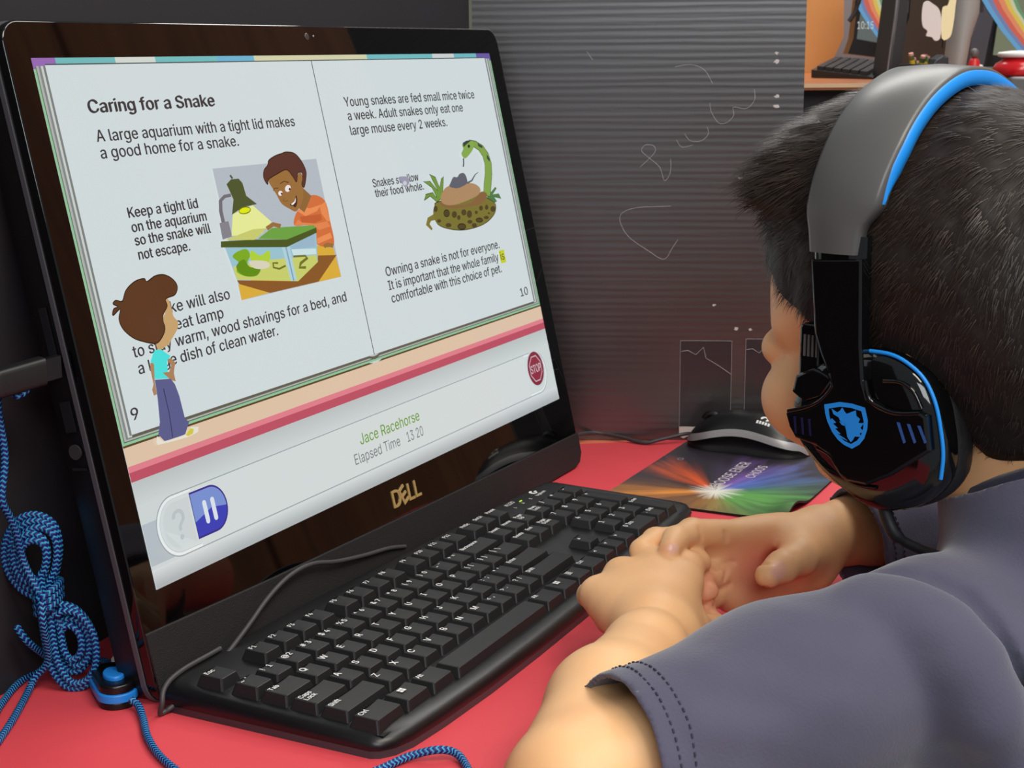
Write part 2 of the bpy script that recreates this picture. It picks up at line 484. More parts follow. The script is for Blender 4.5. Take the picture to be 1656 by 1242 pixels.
# ------------------------------------------------------------------ traced outlines (millimetres)
ART=[((176,184,192),[(130.3,-69.1),(242.9,-70.3),(242.3,-151.5),(130.0,-151.3)],0),((214,170,60),[(221.9,-127.5),(240.4,-131.4),(242.3,-151.5),(214.3,-151.3),(158.6,-150.8),(130.0,-151.3),(130.3,-141.5),(219.1,-134.9)],0),((134,86,40),[(129.8,-138.7),(192.0,-147.8),(218.5,-138.3),(220.6,-134.2),(242.3,-136.5),(214.7,-151.2),(160.1,-151.0),(131.4,-141.3)],0),((206,110,60),[(201.3,-111.5),(208.2,-102.9),(218.4,-101.3),(227.9,-94.0),(242.1,-98.7),(243.4,-113.3),(241.3,-129.7),(222.2,-126.6),(224.9,-115.7),(215.4,-113.0)],1),((232,140,86),[(208.2,-102.9),(216.2,-107.1),(230.5,-105.0),(236.5,-101.2),(222.4,-102.5),(218.4,-101.3)],0),((222,130,80),[(206.9,-108.3),(210.4,-110.7),(225.8,-113.2),(239.7,-112.9),(242.2,-116.6),(228.6,-117.8),(224.9,-115.7),(216.8,-113.3),(202.0,-111.6)],0),((190,92,50),[(209.6,-106.8),(234.1,-107.5),(234.1,-111.4),(224.5,-112.6),(210.4,-110.7)],0),((232,140,86),[(223.7,-122.9),(240.5,-120.8),(241.5,-124.5),(222.8,-126.7)],0),((226,136,80),[(234.7,-101.9),(242.5,-99.6),(243.4,-113.3),(239.7,-112.9),(235.0,-107.2)],0),((140,100,54),[(219.1,-87.7),(227.7,-94.4),(219.8,-101.4),(215.7,-104.5),(210.9,-101.4)],0),((150,108,58),[(184.7,-79.9),(194.3,-76.9),(206.2,-75.2),(216.5,-78.9),(220.0,-85.2),(217.7,-95.2),(207.5,-102.8),(199.7,-100.4),(192.7,-96.4),(189.3,-90.2),(184.9,-83.2)],1),((86,50,42),[(184.7,-79.9),(182.2,-83.0),(179.7,-78.7),(181.7,-73.9),(186.7,-70.9),(189.2,-67.8),(197.1,-65.4),(204.5,-64.4),(210.5,-63.7),(218.7,-65.1),(223.8,-69.2),(227.0,-74.6),(227.3,-79.7),(221.9,-87.9),(219.7,-86.0),(223.1,-79.0),(218.2,-78.2),(214.3,-83.9),(211.6,-80.3),(206.2,-75.2),(195.6,-77.0)],1),((150,108,58),[(221.9,-82.1),(221.3,-83.2),(220.5,-84.2),(219.6,-85.0),(218.6,-85.5),(217.6,-85.6),(216.8,-85.3),(216.2,-84.7),(215.9,-83.9),(215.9,-82.8),(216.2,-81.6),(216.8,-80.5),(217.6,-79.5),(218.5,-78.7),(219.5,-78.2),(220.4,-78.1),(221.3,-78.4),(221.9,-79.0),(222.2,-79.8),(222.2,-80.9)],0),((235,225,225),[(205.9,-88.2),(205.1,-88.8),(204.2,-89.2),(203.2,-89.5),(202.1,-89.6),(201.2,-89.5),(200.4,-89.1),(200.0,-88.6),(199.8,-88.0),(199.9,-87.3),(200.4,-86.6),(201.2,-86.0),(202.1,-85.5),(203.1,-85.2),(204.2,-85.1),(205.1,-85.3),(205.9,-85.6),(206.4,-86.1),(206.5,-86.8),(206.4,-87.5)],0),((60,34,30),[(206.0,-88.1),(205.9,-88.4),(205.6,-88.6),(205.3,-88.7),(205.0,-88.8),(204.6,-88.8),(204.3,-88.8),(204.0,-88.6),(203.8,-88.4),(203.8,-88.2),(203.8,-87.9),(203.9,-87.7),(204.2,-87.5),(204.5,-87.3),(204.9,-87.2),(205.2,-87.2),(205.6,-87.3),(205.8,-87.4),(206.0,-87.6),(206.1,-87.9)],0),((235,225,225),[(196.2,-90.0),(195.9,-90.5),(195.4,-90.9),(194.7,-91.2),(194.0,-91.4),(193.2,-91.4),(192.5,-91.3),(192.0,-91.0),(191.6,-90.6),(191.4,-90.1),(191.5,-89.6),(191.8,-89.1),(192.3,-88.7),(193.0,-88.4),(193.7,-88.2),(194.4,-88.2),(195.1,-88.3),(195.7,-88.6),(196.1,-89.0),(196.2,-89.5)],0),((60,34,30),[(196.0,-90.3),(195.9,-90.5),(195.7,-90.7),(195.5,-90.8),(195.2,-90.9),(194.8,-90.9),(194.6,-90.8),(194.3,-90.7),(194.2,-90.5),(194.1,-90.3),(194.1,-90.1),(194.2,-89.9),(194.4,-89.8),(194.7,-89.6),(195.0,-89.6),(195.3,-89.6),(195.6,-89.6),(195.8,-89.7),(196.0,-89.9),(196.1,-90.1)],0),((84,50,30),[(195.8,-83.9),(200.7,-82.7),(205.0,-83.9),(205.5,-83.3),(200.7,-82.1),(195.5,-83.4)],0),((84,50,30),[(187.1,-87.7),(188.9,-86.2),(192.8,-86.6),(192.9,-86.1),(188.6,-85.8),(186.5,-87.4)],0),((70,34,30),[(201.3,-98.0),(207.1,-96.0),(210.6,-92.5),(210.5,-96.3),(207.3,-100.2),(204.5,-99.3)],1),((240,238,236),[(202.4,-97.8),(207.0,-96.4),(209.7,-93.9),(208.2,-96.9),(204.4,-98.6)],0),((120,80,42),[(196.6,-93.3),(194.3,-94.9),(197.2,-95.7),(200.4,-95.2),(200.2,-94.8),(197.3,-95.3),(195.0,-94.8),(197.1,-93.5)],0),((110,108,116),[(142.2,-85.5),(135.2,-85.8),(129.2,-88.7),(127.1,-95.2),(127.1,-102.4),(130.6,-102.3),(130.6,-95.3),(132.4,-89.5),(136.2,-87.8),(142.2,-87.6)],0),((130,128,136),[(125.0,-102.4),(134.0,-102.1),(134.4,-111.7),(124.5,-112.6)],0),((226,232,150),[(139.9,-98.3),(161.6,-94.7),(177.5,-107.0),(164.2,-113.4),(133.9,-111.3)],0),((72,84,44),[(140.2,-79.6),(145.7,-76.9),(153.4,-77.1),(156.3,-80.1),(157.3,-88.3),(166.4,-94.4),(150.9,-95.0),(138.9,-98.6),(143.7,-89.5),(141.2,-82.1)],0),((220,230,20),[(158.5,-97.0),(158.2,-97.6),(157.3,-98.2),(155.9,-98.7),(154.2,-99.0),(152.4,-99.2),(150.5,-99.1),(148.9,-98.9),(147.6,-98.5),(146.7,-97.9),(146.5,-97.3),(146.8,-96.6),(147.7,-96.1),(149.0,-95.6),(150.7,-95.2),(152.5,-95.1),(154.4,-95.1),(156.0,-95.4),(157.4,-95.8),(158.2,-96.3)],0),((80,84,80),[(144.8,-74.6),(146.5,-76.9),(148.2,-76.3),(146.4,-74.0)],0),((150,192,206),[(124.9,-117.0),(185.0,-124.4),(223.9,-118.2),(218.5,-138.3),(192.0,-147.8),(129.3,-138.2)],0),((196,204,108),[(166.1,-130.4),(185.2,-131.6),(192.0,-132.4),(218.1,-133.5),(218.5,-138.3),(192.0,-147.8),(129.3,-138.2),(128.4,-130.1)],0),((120,168,34),[(130.2,-124.0),(136.0,-121.5),(145.3,-121.0),(147.7,-125.3),(143.2,-130.4),(151.4,-137.1),(140.6,-137.7),(131.0,-133.6),(134.8,-128.5)],1),((92,140,20),[(131.5,-130.5),(140.6,-126.9),(144.6,-132.2),(155.1,-134.4),(149.6,-138.5),(137.0,-136.8)],1),((172,206,60),[(150.1,-122.4),(158.0,-126.6),(168.3,-124.5),(165.0,-131.5),(147.9,-128.6)],1),((214,208,186),[(145.8,-128.7),(161.9,-130.7),(165.4,-134.1),(158.8,-135.3),(148.7,-133.5)],1),((110,112,40),[(181.8,-135.6),(174.7,-136.7),(169.8,-135.4),(169.9,-133.4),(174.4,-134.2),(174.8,-132.9),(168.7,-132.4),(168.1,-136.1),(174.5,-138.0),(182.3,-136.8)],0),((110,112,40),[(192.2,-132.1),(204.6,-133.2),(206.1,-133.7),(198.1,-136.0),(195.4,-139.9),(203.3,-141.1),(204.0,-139.3),(197.9,-138.8),(200.1,-137.4),(208.6,-134.9),(205.7,-131.5),(192.7,-130.3)],0),((172,206,216),[(182.3,-124.1),(190.6,-124.7),(190.6,-147.0),(184.1,-146.7)],0),((120,160,182),[(186.0,-124.6),(186.5,-146.8),(187.9,-146.8),(187.4,-124.6)],0),((150,180,200),[(191.7,-124.8),(222.2,-118.9),(219.6,-128.0),(192.8,-126.6)],0),((200,222,224),[(192.0,-126.7),(219.4,-129.3),(218.6,-133.1),(192.6,-130.8)],0),((70,86,34),[(122.1,-113.5),(156.4,-116.2),(189.6,-119.9),(224.9,-115.7),(224.3,-119.1),(187.8,-124.7),(120.8,-117.1)],0),((196,200,110),[(126.2,-113.2),(138.3,-111.7),(156.1,-109.6),(170.7,-110.4),(158.0,-115.5),(155.0,-116.3)],0),((104,160,66),[(159.1,-116.1),(176.0,-110.9),(192.6,-111.9),(222.6,-113.9),(224.9,-115.7),(189.6,-119.9)],0),((150,108,58),[(171.5,-112.0),(178.2,-110.1),(184.8,-112.0),(186.9,-109.5),(178.3,-107.3),(169.7,-109.5)],0),((150,108,58),[(229.5,-130.4),(233.4,-129.7),(239.1,-131.3),(241.1,-128.8),(234.1,-127.0),(228.3,-127.8)],0),((170,130,94),[(35.8,-173.4),(38.5,-174.7),(35.8,-184.3),(35.1,-191.7),(32.5,-192.0),(32.1,-188.6),(34.3,-185.7),(34.5,-177.3)],0),((74,220,216),[(41.7,-167.3),(46.7,-167.5),(53.7,-172.9),(49.7,-175.1),(47.6,-184.9),(36.2,-183.1),(38.5,-174.7),(36.0,-173.0),(39.6,-169.0)],0),((168,128,92),[(50.2,-174.8),(53.5,-173.7),(56.4,-177.2),(53.2,-182.6),(53.1,-187.7),(49.1,-186.1),(43.9,-180.8),(49.5,-181.4),(52.5,-178.2)],0),((88,92,138),[(36.1,-183.5),(49.4,-185.4),(51.9,-189.2),(53.3,-196.3),(53.7,-210.2),(56.6,-212.5),(50.6,-218.9),(40.3,-218.7),(32.7,-218.7),(28.7,-213.9),(32.3,-207.2),(34.9,-194.2)],0),((50,54,90),[(41.1,-189.6),(41.2,-204.1),(39.5,-218.1),(40.2,-218.2),(41.9,-204.1),(41.9,-189.7)],0),((226,222,206),[(25.6,-217.4),(27.3,-214.4),(31.5,-218.4),(40.2,-219.0),(51.4,-218.7),(57.0,-215.7),(63.5,-217.1),(62.2,-219.9),(52.6,-220.7),(37.3,-220.1),(26.2,-219.3)],0),((206,196,70),[(51.2,-219.1),(56.2,-216.3),(59.1,-217.4),(57.6,-219.7),(52.8,-220.3)],0),((196,160,110),[(59.2,-140.5),(62.9,-141.1),(63.8,-147.6),(63.9,-151.1),(66.5,-154.9),(64.5,-158.9),(56.7,-164.4),(54.9,-165.8),(46.8,-167.8),(43.9,-166.4),(45.2,-162.4),(54.6,-155.5)],1),((90,56,34),[(24.7,-136.2),(29.6,-130.8),(38.2,-127.0),(46.4,-126.4),(48.2,-128.4),(55.9,-126.2),(63.5,-126.4),(70.1,-129.7),(73.0,-134.4),(69.4,-139.0),(60.6,-140.3),(60.4,-144.5),(54.8,-149.6),(54.1,-157.1),(48.5,-162.2),(43.0,-163.6),(33.9,-160.9),(26.5,-157.5),(20.2,-151.5),(18.8,-145.6),(21.6,-140.3),(14.8,-142.9),(16.5,-139.5),(20.3,-138.8),(16.9,-136.7),(19.8,-135.1)],1),((196,160,110),[(57.7,-152.1),(57.5,-153.1),(57.1,-153.9),(56.6,-154.6),(56.1,-155.0),(55.5,-155.1),(55.1,-154.9),(54.7,-154.4),(54.5,-153.7),(54.4,-152.8),(54.5,-151.8),(54.8,-150.8),(55.2,-150.0),(55.7,-149.3),(56.2,-148.9),(56.7,-148.8),(57.2,-149.0),(57.6,-149.5),(57.8,-150.2),(57.8,-151.1)],0),((112,146,62),[(375.5,-96.4),(385.6,-97.2),(394.2,-105.2),(389.7,-96.9),(386.6,-91.7),(394.6,-94.6),(397.8,-102.9),(403.1,-96.6),(407.2,-94.9),(403.0,-103.3),(398.5,-110.9),(389.4,-113.4),(381.1,-108.1),(371.0,-110.5),(375.4,-106.3),(386.0,-105.8),(390.8,-110.2),(386.3,-101.9)],0),((80,120,70),[(468.8,-118.5),(475.5,-110.0),(478.7,-113.1),(487.8,-109.6),(489.4,-111.1),(480.7,-115.3),(491.3,-115.5),(493.9,-120.1),(482.6,-118.0),(485.6,-121.5),(471.1,-123.7)],0),((128,160,72),[(475.7,-116.5),(481.5,-107.1),(486.4,-98.8),(489.1,-90.0),(487.2,-82.1),(480.7,-75.4),(470.3,-71.1),(459.6,-69.4),(456.1,-75.4),(465.0,-75.4),(472.1,-78.4),(476.8,-83.7),(477.8,-90.1),(474.8,-97.9),(469.6,-105.7),(464.4,-115.1)],0),((132,166,76),[(447.4,-71.8),(460.4,-69.7),(466.4,-72.8),(461.2,-78.1),(447.4,-83.5),(442.6,-79.7),(447.1,-75.9)],1),((60,66,60),[(448.4,-71.1),(454.7,-69.8),(463.3,-69.9),(453.4,-72.8),(448.3,-74.6)],0),((40,40,40),[(459.0,-74.5),(458.7,-74.9),(458.3,-75.3),(457.7,-75.6),(457.1,-75.7),(456.4,-75.7),(455.9,-75.6),(455.4,-75.4),(455.1,-75.1),(455.0,-74.7),(455.0,-74.3),(455.3,-73.9),(455.8,-73.5),(456.3,-73.2),(457.0,-73.1),(457.6,-73.0),(458.2,-73.1),(458.6,-73.4),(458.9,-73.7),(459.1,-74.1)],0),((70,70,80),[(443.4,-83.2),(442.0,-87.2),(440.2,-89.8),(442.0,-90.0),(443.9,-87.4),(445.3,-83.3)],0),((60,76,56),[(472.4,-72.5),(479.9,-75.7),(478.4,-77.4),(472.6,-75.3)],0),((60,76,56),[(484.5,-82.4),(487.8,-86.8),(486.2,-88.8),(483.0,-85.8)],0),((122,114,48),[(380.4,-122.5),(384.3,-116.3),(393.5,-113.2),(456.9,-111.9),(469.4,-117.2),(480.7,-122.4),(481.1,-126.7),(475.0,-131.8),(459.5,-136.6),(438.2,-138.6),(417.2,-138.1),(397.9,-135.0),(383.8,-130.2)],1),((128,116,52),[(380.1,-122.0),(370.7,-123.6),(366.0,-128.7),(372.2,-133.4),(374.6,-132.7),(371.5,-128.5),(374.8,-126.5),(381.8,-126.5)],0),((80,66,34),[(404.5,-123.6),(404.0,-124.3),(403.1,-125.0),(401.8,-125.5),(400.5,-125.7),(399.0,-125.7),(397.7,-125.4),(396.6,-125.0),(395.9,-124.3),(395.6,-123.5),(395.7,-122.7),(396.3,-121.9),(397.2,-121.3),(398.4,-120.8),(399.8,-120.5),(401.2,-120.5),(402.5,-120.8),(403.6,-121.3),(404.3,-122.0),(404.7,-122.7)],0),((80,66,34),[(415.5,-125.6),(414.9,-126.4),(414.1,-127.1),(412.9,-127.6),(411.7,-127.8),(410.4,-127.8),(409.2,-127.6),(408.3,-127.1),(407.7,-126.5),(407.4,-125.7),(407.5,-124.9),(408.1,-124.1),(408.9,-123.4),(410.1,-122.9),(411.3,-122.7),(412.6,-122.7),(413.8,-122.9),(414.7,-123.4),(415.4,-124.0),(415.6,-124.8)],0),((80,66,34),[(431.0,-125.4),(430.5,-126.2),(429.6,-126.8),(428.5,-127.2),(427.2,-127.4),(425.9,-127.4),(424.7,-127.2),(423.7,-126.7),(423.0,-126.1),(422.7,-125.4),(422.9,-124.7),(423.4,-123.9),(424.2,-123.3),(425.3,-122.9),(426.6,-122.7),(427.9,-122.7),(429.1,-122.9),(430.1,-123.4),(430.8,-124.0),(431.1,-124.7)],0),((80,66,34),[(439.3,-127.6),(438.7,-128.5),(437.8,-129.3),(436.6,-129.8),(435.3,-130.1),(433.9,-130.1),(432.7,-129.9),(431.8,-129.3),(431.1,-128.6),(430.9,-127.7),(431.1,-126.8),(431.7,-126.0),(432.6,-125.2),(433.8,-124.6),(435.1,-124.3),(436.4,-124.3),(437.6,-124.6),(438.6,-125.1),(439.2,-125.8),(439.5,-126.7)],0),((80,66,34),[(449.3,-127.2),(449.0,-127.6),(448.5,-128.0),(447.8,-128.2),(447.0,-128.3),(446.2,-128.3),(445.5,-128.2),(444.9,-127.9),(444.4,-127.6),(444.2,-127.2),(444.3,-126.7),(444.6,-126.3),(445.1,-126.0),(445.8,-125.8),(446.6,-125.6),(447.4,-125.6),(448.1,-125.8),(448.7,-126.0),(449.2,-126.4),(449.4,-126.8)],0),((80,66,34),[(459.0,-124.7),(458.6,-125.3),(457.9,-125.8),(457.1,-126.2),(456.1,-126.4),(455.1,-126.4),(454.2,-126.2),(453.4,-125.8),(452.9,-125.3),(452.7,-124.7),(452.8,-124.1),(453.3,-123.5),(453.9,-123.0),(454.8,-122.6),(455.8,-122.4),(456.8,-122.4),(457.7,-122.5),(458.5,-122.9),(459.0,-123.4),(459.2,-124.0)],0),((80,66,34),[(468.3,-124.8),(467.9,-125.4),(467.3,-126.0),(466.4,-126.4),(465.5,-126.6),(464.6,-126.6),(463.7,-126.4),(463.1,-126.0),(462.6,-125.5),(462.5,-124.9),(462.6,-124.3),(463.0,-123.7),(463.7,-123.2),(464.5,-122.8),(465.4,-122.6),(466.3,-122.5),(467.2,-122.7),(467.8,-123.1),(468.3,-123.6),(468.4,-124.2)],0),((80,66,34),[(480.0,-127.4),(479.5,-128.1),(478.6,-128.6),(477.4,-129.1),(476.1,-129.3),(474.7,-129.3),(473.4,-129.0),(472.3,-128.6),(471.6,-128.0),(471.2,-127.3),(471.3,-126.5),(471.8,-125.8),(472.7,-125.3),(473.9,-124.8),(475.3,-124.6),(476.7,-124.6),(478.0,-124.9),(479.0,-125.3),(479.8,-125.9),(480.1,-126.6)],0),((80,66,34),[(419.9,-128.5),(419.5,-129.0),(418.9,-129.5),(418.1,-129.8),(417.3,-130.0),(416.4,-130.0),(415.6,-129.8),(415.0,-129.5),(414.6,-129.0),(414.4,-128.5),(414.5,-127.9),(414.9,-127.4),(415.5,-126.9),(416.2,-126.6),(417.1,-126.4),(418.0,-126.4),(418.7,-126.5),(419.4,-126.9),(419.8,-127.3),(420.0,-127.9)],0),((80,66,34),[(389.2,-128.1),(388.9,-128.4),(388.3,-128.7),(387.5,-129.0),(386.6,-129.1),(385.6,-129.0),(384.7,-128.9),(383.9,-128.6),(383.3,-128.2),(383.1,-127.8),(383.1,-127.4),(383.4,-127.1),(384.0,-126.7),(384.8,-126.5),(385.7,-126.4),(386.7,-126.5),(387.6,-126.6),(388.4,-126.9),(388.9,-127.2),(389.2,-127.6)],0),((80,66,34),[(403.4,-132.9),(402.9,-133.4),(402.1,-133.8),(401.0,-134.0),(399.6,-134.1),(398.2,-134.1),(396.9,-133.8),(395.8,-133.5),(395.0,-133.0),(394.5,-132.5),(394.5,-131.9),(395.0,-131.5),(395.8,-131.1),(396.9,-130.8),(398.2,-130.7),(399.6,-130.7),(401.0,-131.0),(402.1,-131.3),(402.9,-131.8),(403.4,-132.3)],0),((80,66,34),[(425.4,-136.2),(424.8,-136.8),(423.6,-137.4),(422.0,-137.7),(420.0,-137.8),(418.0,-137.7),(416.1,-137.4),(414.4,-136.9),(413.2,-136.3),(412.6,-135.6),(412.6,-134.8),(413.2,-134.2),(414.3,-133.7),(415.9,-133.3),(417.9,-133.2),(419.9,-133.3),(421.8,-133.6),(423.5,-134.1),(424.7,-134.8),(425.4,-135.5)],0),((80,66,34),[(437.4,-133.7),(437.0,-134.1),(436.3,-134.4),(435.2,-134.7),(434.0,-134.8),(432.7,-134.7),(431.5,-134.5),(430.4,-134.2),(429.7,-133.8),(429.3,-133.3),(429.2,-132.8),(429.6,-132.4),(430.4,-132.1),(431.4,-131.8),(432.7,-131.7),(433.9,-131.8),(435.2,-132.0),(436.2,-132.3),(437.0,-132.7),(437.4,-133.2)],0),((80,66,34),[(454.7,-134.0),(454.2,-134.5),(453.2,-134.9),(451.8,-135.1),(450.2,-135.2),(448.4,-135.1),(446.7,-134.8),(445.3,-134.4),(444.2,-133.9),(443.6,-133.4),(443.5,-132.9),(444.0,-132.4),(445.0,-132.1),(446.4,-131.8),(448.0,-131.8),(449.8,-131.9),(451.5,-132.1),(452.9,-132.5),(454.0,-133.0),(454.6,-133.5)],0),((80,66,34),[(465.5,-133.0),(465.1,-133.4),(464.4,-133.7),(463.3,-133.9),(462.0,-134.0),(460.7,-133.9),(459.4,-133.7),(458.3,-133.4),(457.5,-133.0),(457.0,-132.6),(457.0,-132.2),(457.4,-131.8),(458.1,-131.5),(459.2,-131.3),(460.5,-131.2),(461.8,-131.2),(463.1,-131.4),(464.2,-131.7),(465.0,-132.1),(465.5,-132.6)],0),((80,66,34),[(443.2,-137.0),(442.8,-137.5),(442.0,-138.0),(440.9,-138.2),(439.6,-138.4),(438.3,-138.3),(437.1,-138.1),(436.0,-137.7),(435.3,-137.3),(434.9,-136.7),(434.9,-136.2),(435.4,-135.7),(436.2,-135.2),(437.2,-134.9),(438.5,-134.8),(439.8,-134.9),(441.0,-135.1),(442.1,-135.5),(442.8,-135.9),(443.2,-136.5)],0),((80,66,34),[(387.5,-118.6),(387.1,-119.3),(386.5,-119.9),(385.6,-120.3),(384.7,-120.6),(383.8,-120.6),(383.0,-120.4),(382.3,-120.0),(381.9,-119.4),(381.8,-118.8),(382.0,-118.1),(382.4,-117.4),(383.1,-116.8),(383.9,-116.3),(384.8,-116.1),(385.7,-116.0),(386.5,-116.2),(387.2,-116.6),(387.6,-117.2),(387.7,-117.9)],0),((80,66,34),[(469.0,-129.8),(468.8,-130.0),(468.4,-130.2),(467.9,-130.3),(467.3,-130.3),(466.7,-130.3),(466.1,-130.2),(465.6,-130.1),(465.2,-129.9),(465.0,-129.7),(465.0,-129.4),(465.2,-129.2),(465.5,-129.1),(466.0,-129.0),(466.6,-128.9),(467.3,-129.0),(467.9,-129.1),(468.4,-129.2),(468.8,-129.4),(469.0,-129.6)],0),((134,98,60),[(396.1,-113.4),(411.7,-118.2),(439.5,-118.7),(461.4,-111.6),(470.3,-115.2),(457.4,-121.0),(431.3,-121.4),(408.1,-120.2),(393.5,-116.5)],1),((172,136,98),[(395.1,-113.3),(398.3,-108.2),(406.9,-103.6),(424.0,-102.3),(448.9,-103.6),(460.1,-108.0),(458.0,-112.7),(443.7,-115.6),(418.8,-117.8),(402.7,-117.0)],1),((96,96,106),[(412.7,-103.4),(415.8,-100.3),(421.5,-96.7),(427.5,-97.1),(432.7,-94.8),(439.7,-95.0),(442.3,-98.9),(441.2,-103.0),(432.6,-105.0),(422.6,-105.6)],1),((96,96,106),[(441.7,-103.8),(450.5,-102.1),(457.9,-97.6),(463.2,-96.2),(462.8,-95.8),(456.8,-97.0),(449.0,-101.1),(440.7,-102.2)],0),((150,150,172),[(341.5,-90.6),(353.5,-91.5),(354.4,-95.4),(348.0,-98.8),(344.3,-95.9)],1),((196,200,206),[(350.7,-95.8),(350.4,-96.3),(349.9,-96.7),(349.1,-97.0),(348.3,-97.2),(347.4,-97.2),(346.7,-97.0),(346.0,-96.7),(345.6,-96.3),(345.4,-95.8),(345.5,-95.3),(345.8,-94.9),(346.4,-94.4),(347.1,-94.1),(347.9,-93.9),(348.8,-93.9),(349.5,-94.1),(350.2,-94.4),(350.6,-94.8),(350.8,-95.3)],0)]
PATHS={'kcord':[(255.3,59.4,14.7),(233.4,59.5,19.9),(203.3,59.4,24.2),(168.9,58.8,30.5),(141.7,59.3,37.2),(116.8,58.4,37.9),(92.0,57.1,32.2),(66.5,54.9,22.2),(41.4,52.1,14.1),(21.2,50.0,9.0),(0.9,49.3,6.0),(-10.3,49.8,3.8),(-12.9,54.3,0.7)],'kcord2':[(-16.3,53.5,3.0),(-18.5,49.5,9.0),(-15.1,51.1,14.5),(-6.1,53.6,17.0),(7.8,55.7,17.5),(19.8,55.7,17.8),(30.8,55.6,17.8),(41.7,56.1,17.5)],'tail':[(-8.6,148.7,6.0),(-28.9,136.5,3.0),(-58.9,118.6,2.2),(-88.5,102.4,2.2),(-118.3,84.9,2.2)],'tail_up':[(-18.7,125.8,58.0),(-20.9,125.8,46.0),(-20.6,129.3,30.7)],'up':[(-12.2,134.3,47.2),(-12.3,142.8,77.0),(-16.3,146.2,95.9),(-20.3,149.5,106.6),(-24.8,153.8,118.6),(-31.8,162.7,140.5),(-33.8,166.6,168.3),(-30.0,159.4,185.4),(-23.8,147.8,184.2)],'back':[(-25.3,145.0,40.0),(-24.0,139.7,32.0),(-14.3,140.7,22.0),(3.8,143.9,6.0)],'back2':[(-80.4,119.3,2.2),(-48.1,138.4,2.2),(-20.0,152.1,2.2),(3.2,155.5,2.2),(19.7,147.0,2.2),(21.0,124.3,5.0),(10.6,109.5,7.0)],'front':[(-16.8,72.6,6.0),(-17.9,66.6,4.0),(-28.1,54.8,2.2),(-42.3,40.4,2.2),(-54.7,24.3,2.2),(-64.3,7.3,2.2),(-72.5,-12.7,2.2),(-77.7,-42.9,2.2),(-66.0,-67.1,2.2),(-40.2,-82.2,2.2),(-21.6,-90.2,2.2),(-5.1,-96.6,3.0),(2.4,-108.6,6.0),(7.7,-116.4,4.0),(2.3,-125.4,2.2),(-13.6,-138.5,2.2),(-32.5,-150.3,2.2)],'loopA':[(-15.7,132.7,52.3),(-21.2,142.9,59.8),(-24.4,148.9,72.6),(-24.2,148.6,87.0),(-20.5,141.7,99.5),(-15.6,132.5,102.9),(-11.3,124.4,97.4),(-10.1,122.2,84.8),(-11.6,125.0,68.5),(-14.0,129.5,54.8)],'loopB':[(-15.5,132.4,48.6),(-15.1,131.6,32.0),(-13.8,129.1,13.4),(-10.1,122.2,1.3),(-5.1,112.8,3.7),(-2.2,107.4,16.7),(-2.4,107.9,35.3),(-6.1,114.7,48.3),(-10.9,123.6,52.1),(-14.2,129.8,50.4)],'waist':[(-17.0,135.2,52.3),(-11.4,124.7,59.4)],'ctrl':[(-3.6,111.6,6.0),(6.4,91.0,6.0),(-5.5,95.6,6.0),(-6.7,80.2,2.0),(1.2,94.8,14.0)],'mcord':[(581.5,95.7,10.0),(621.9,92.2,8.0),(642.6,83.3,6.0),(645.4,62.7,4.0),(641.0,36.4,2.0),(643.3,16.2,2.5),(641.8,0.8,8.0)]}
SCRATCH=[[(148.8,250.4),(161.1,262.6),(161.0,268.8),(153.6,270.0),(149.9,265.1),(156.2,259.0),(166.2,250.3),(170.5,238.5),(175.6,245.4),(175.9,257.7)],[(176.5,215.7),(146.7,214.4),(133.0,209.4),(131.8,200.7),(139.4,188.1),(157.1,175.5),(170.9,168.0),(178.3,178.1),(183.2,185.7)],[(187.9,279.7),(192.9,273.6),(202.7,273.5),(208.7,279.6),(207.4,285.7)],[(209.4,306.3),(210.8,299.0),(217.1,289.3),(224.4,289.2),(230.4,295.3),(230.2,302.5),(241.2,301.3),(248.3,308.5),(248.0,318.1)],[(178.5,337.7),(191.8,339.5),(204.0,335.1),(211.5,323.1)],[(101.0,351.5),(106.4,344.2)],[(180.6,274.8),(185.6,268.0),(195.4,269.9)]]
TEAR=[(266.5,349.0),(266.7,341.4),(267.6,311.5),(267.8,303.0),(216.6,126.3),(237.1,104.6),(249.7,104.2),(237.7,240.3)]
STRIPX=[0.0, 17.9, 65.9, 100.9, 159.8, 198.5, 335.2, 430.7, 465.4, 503.0, 527.0]
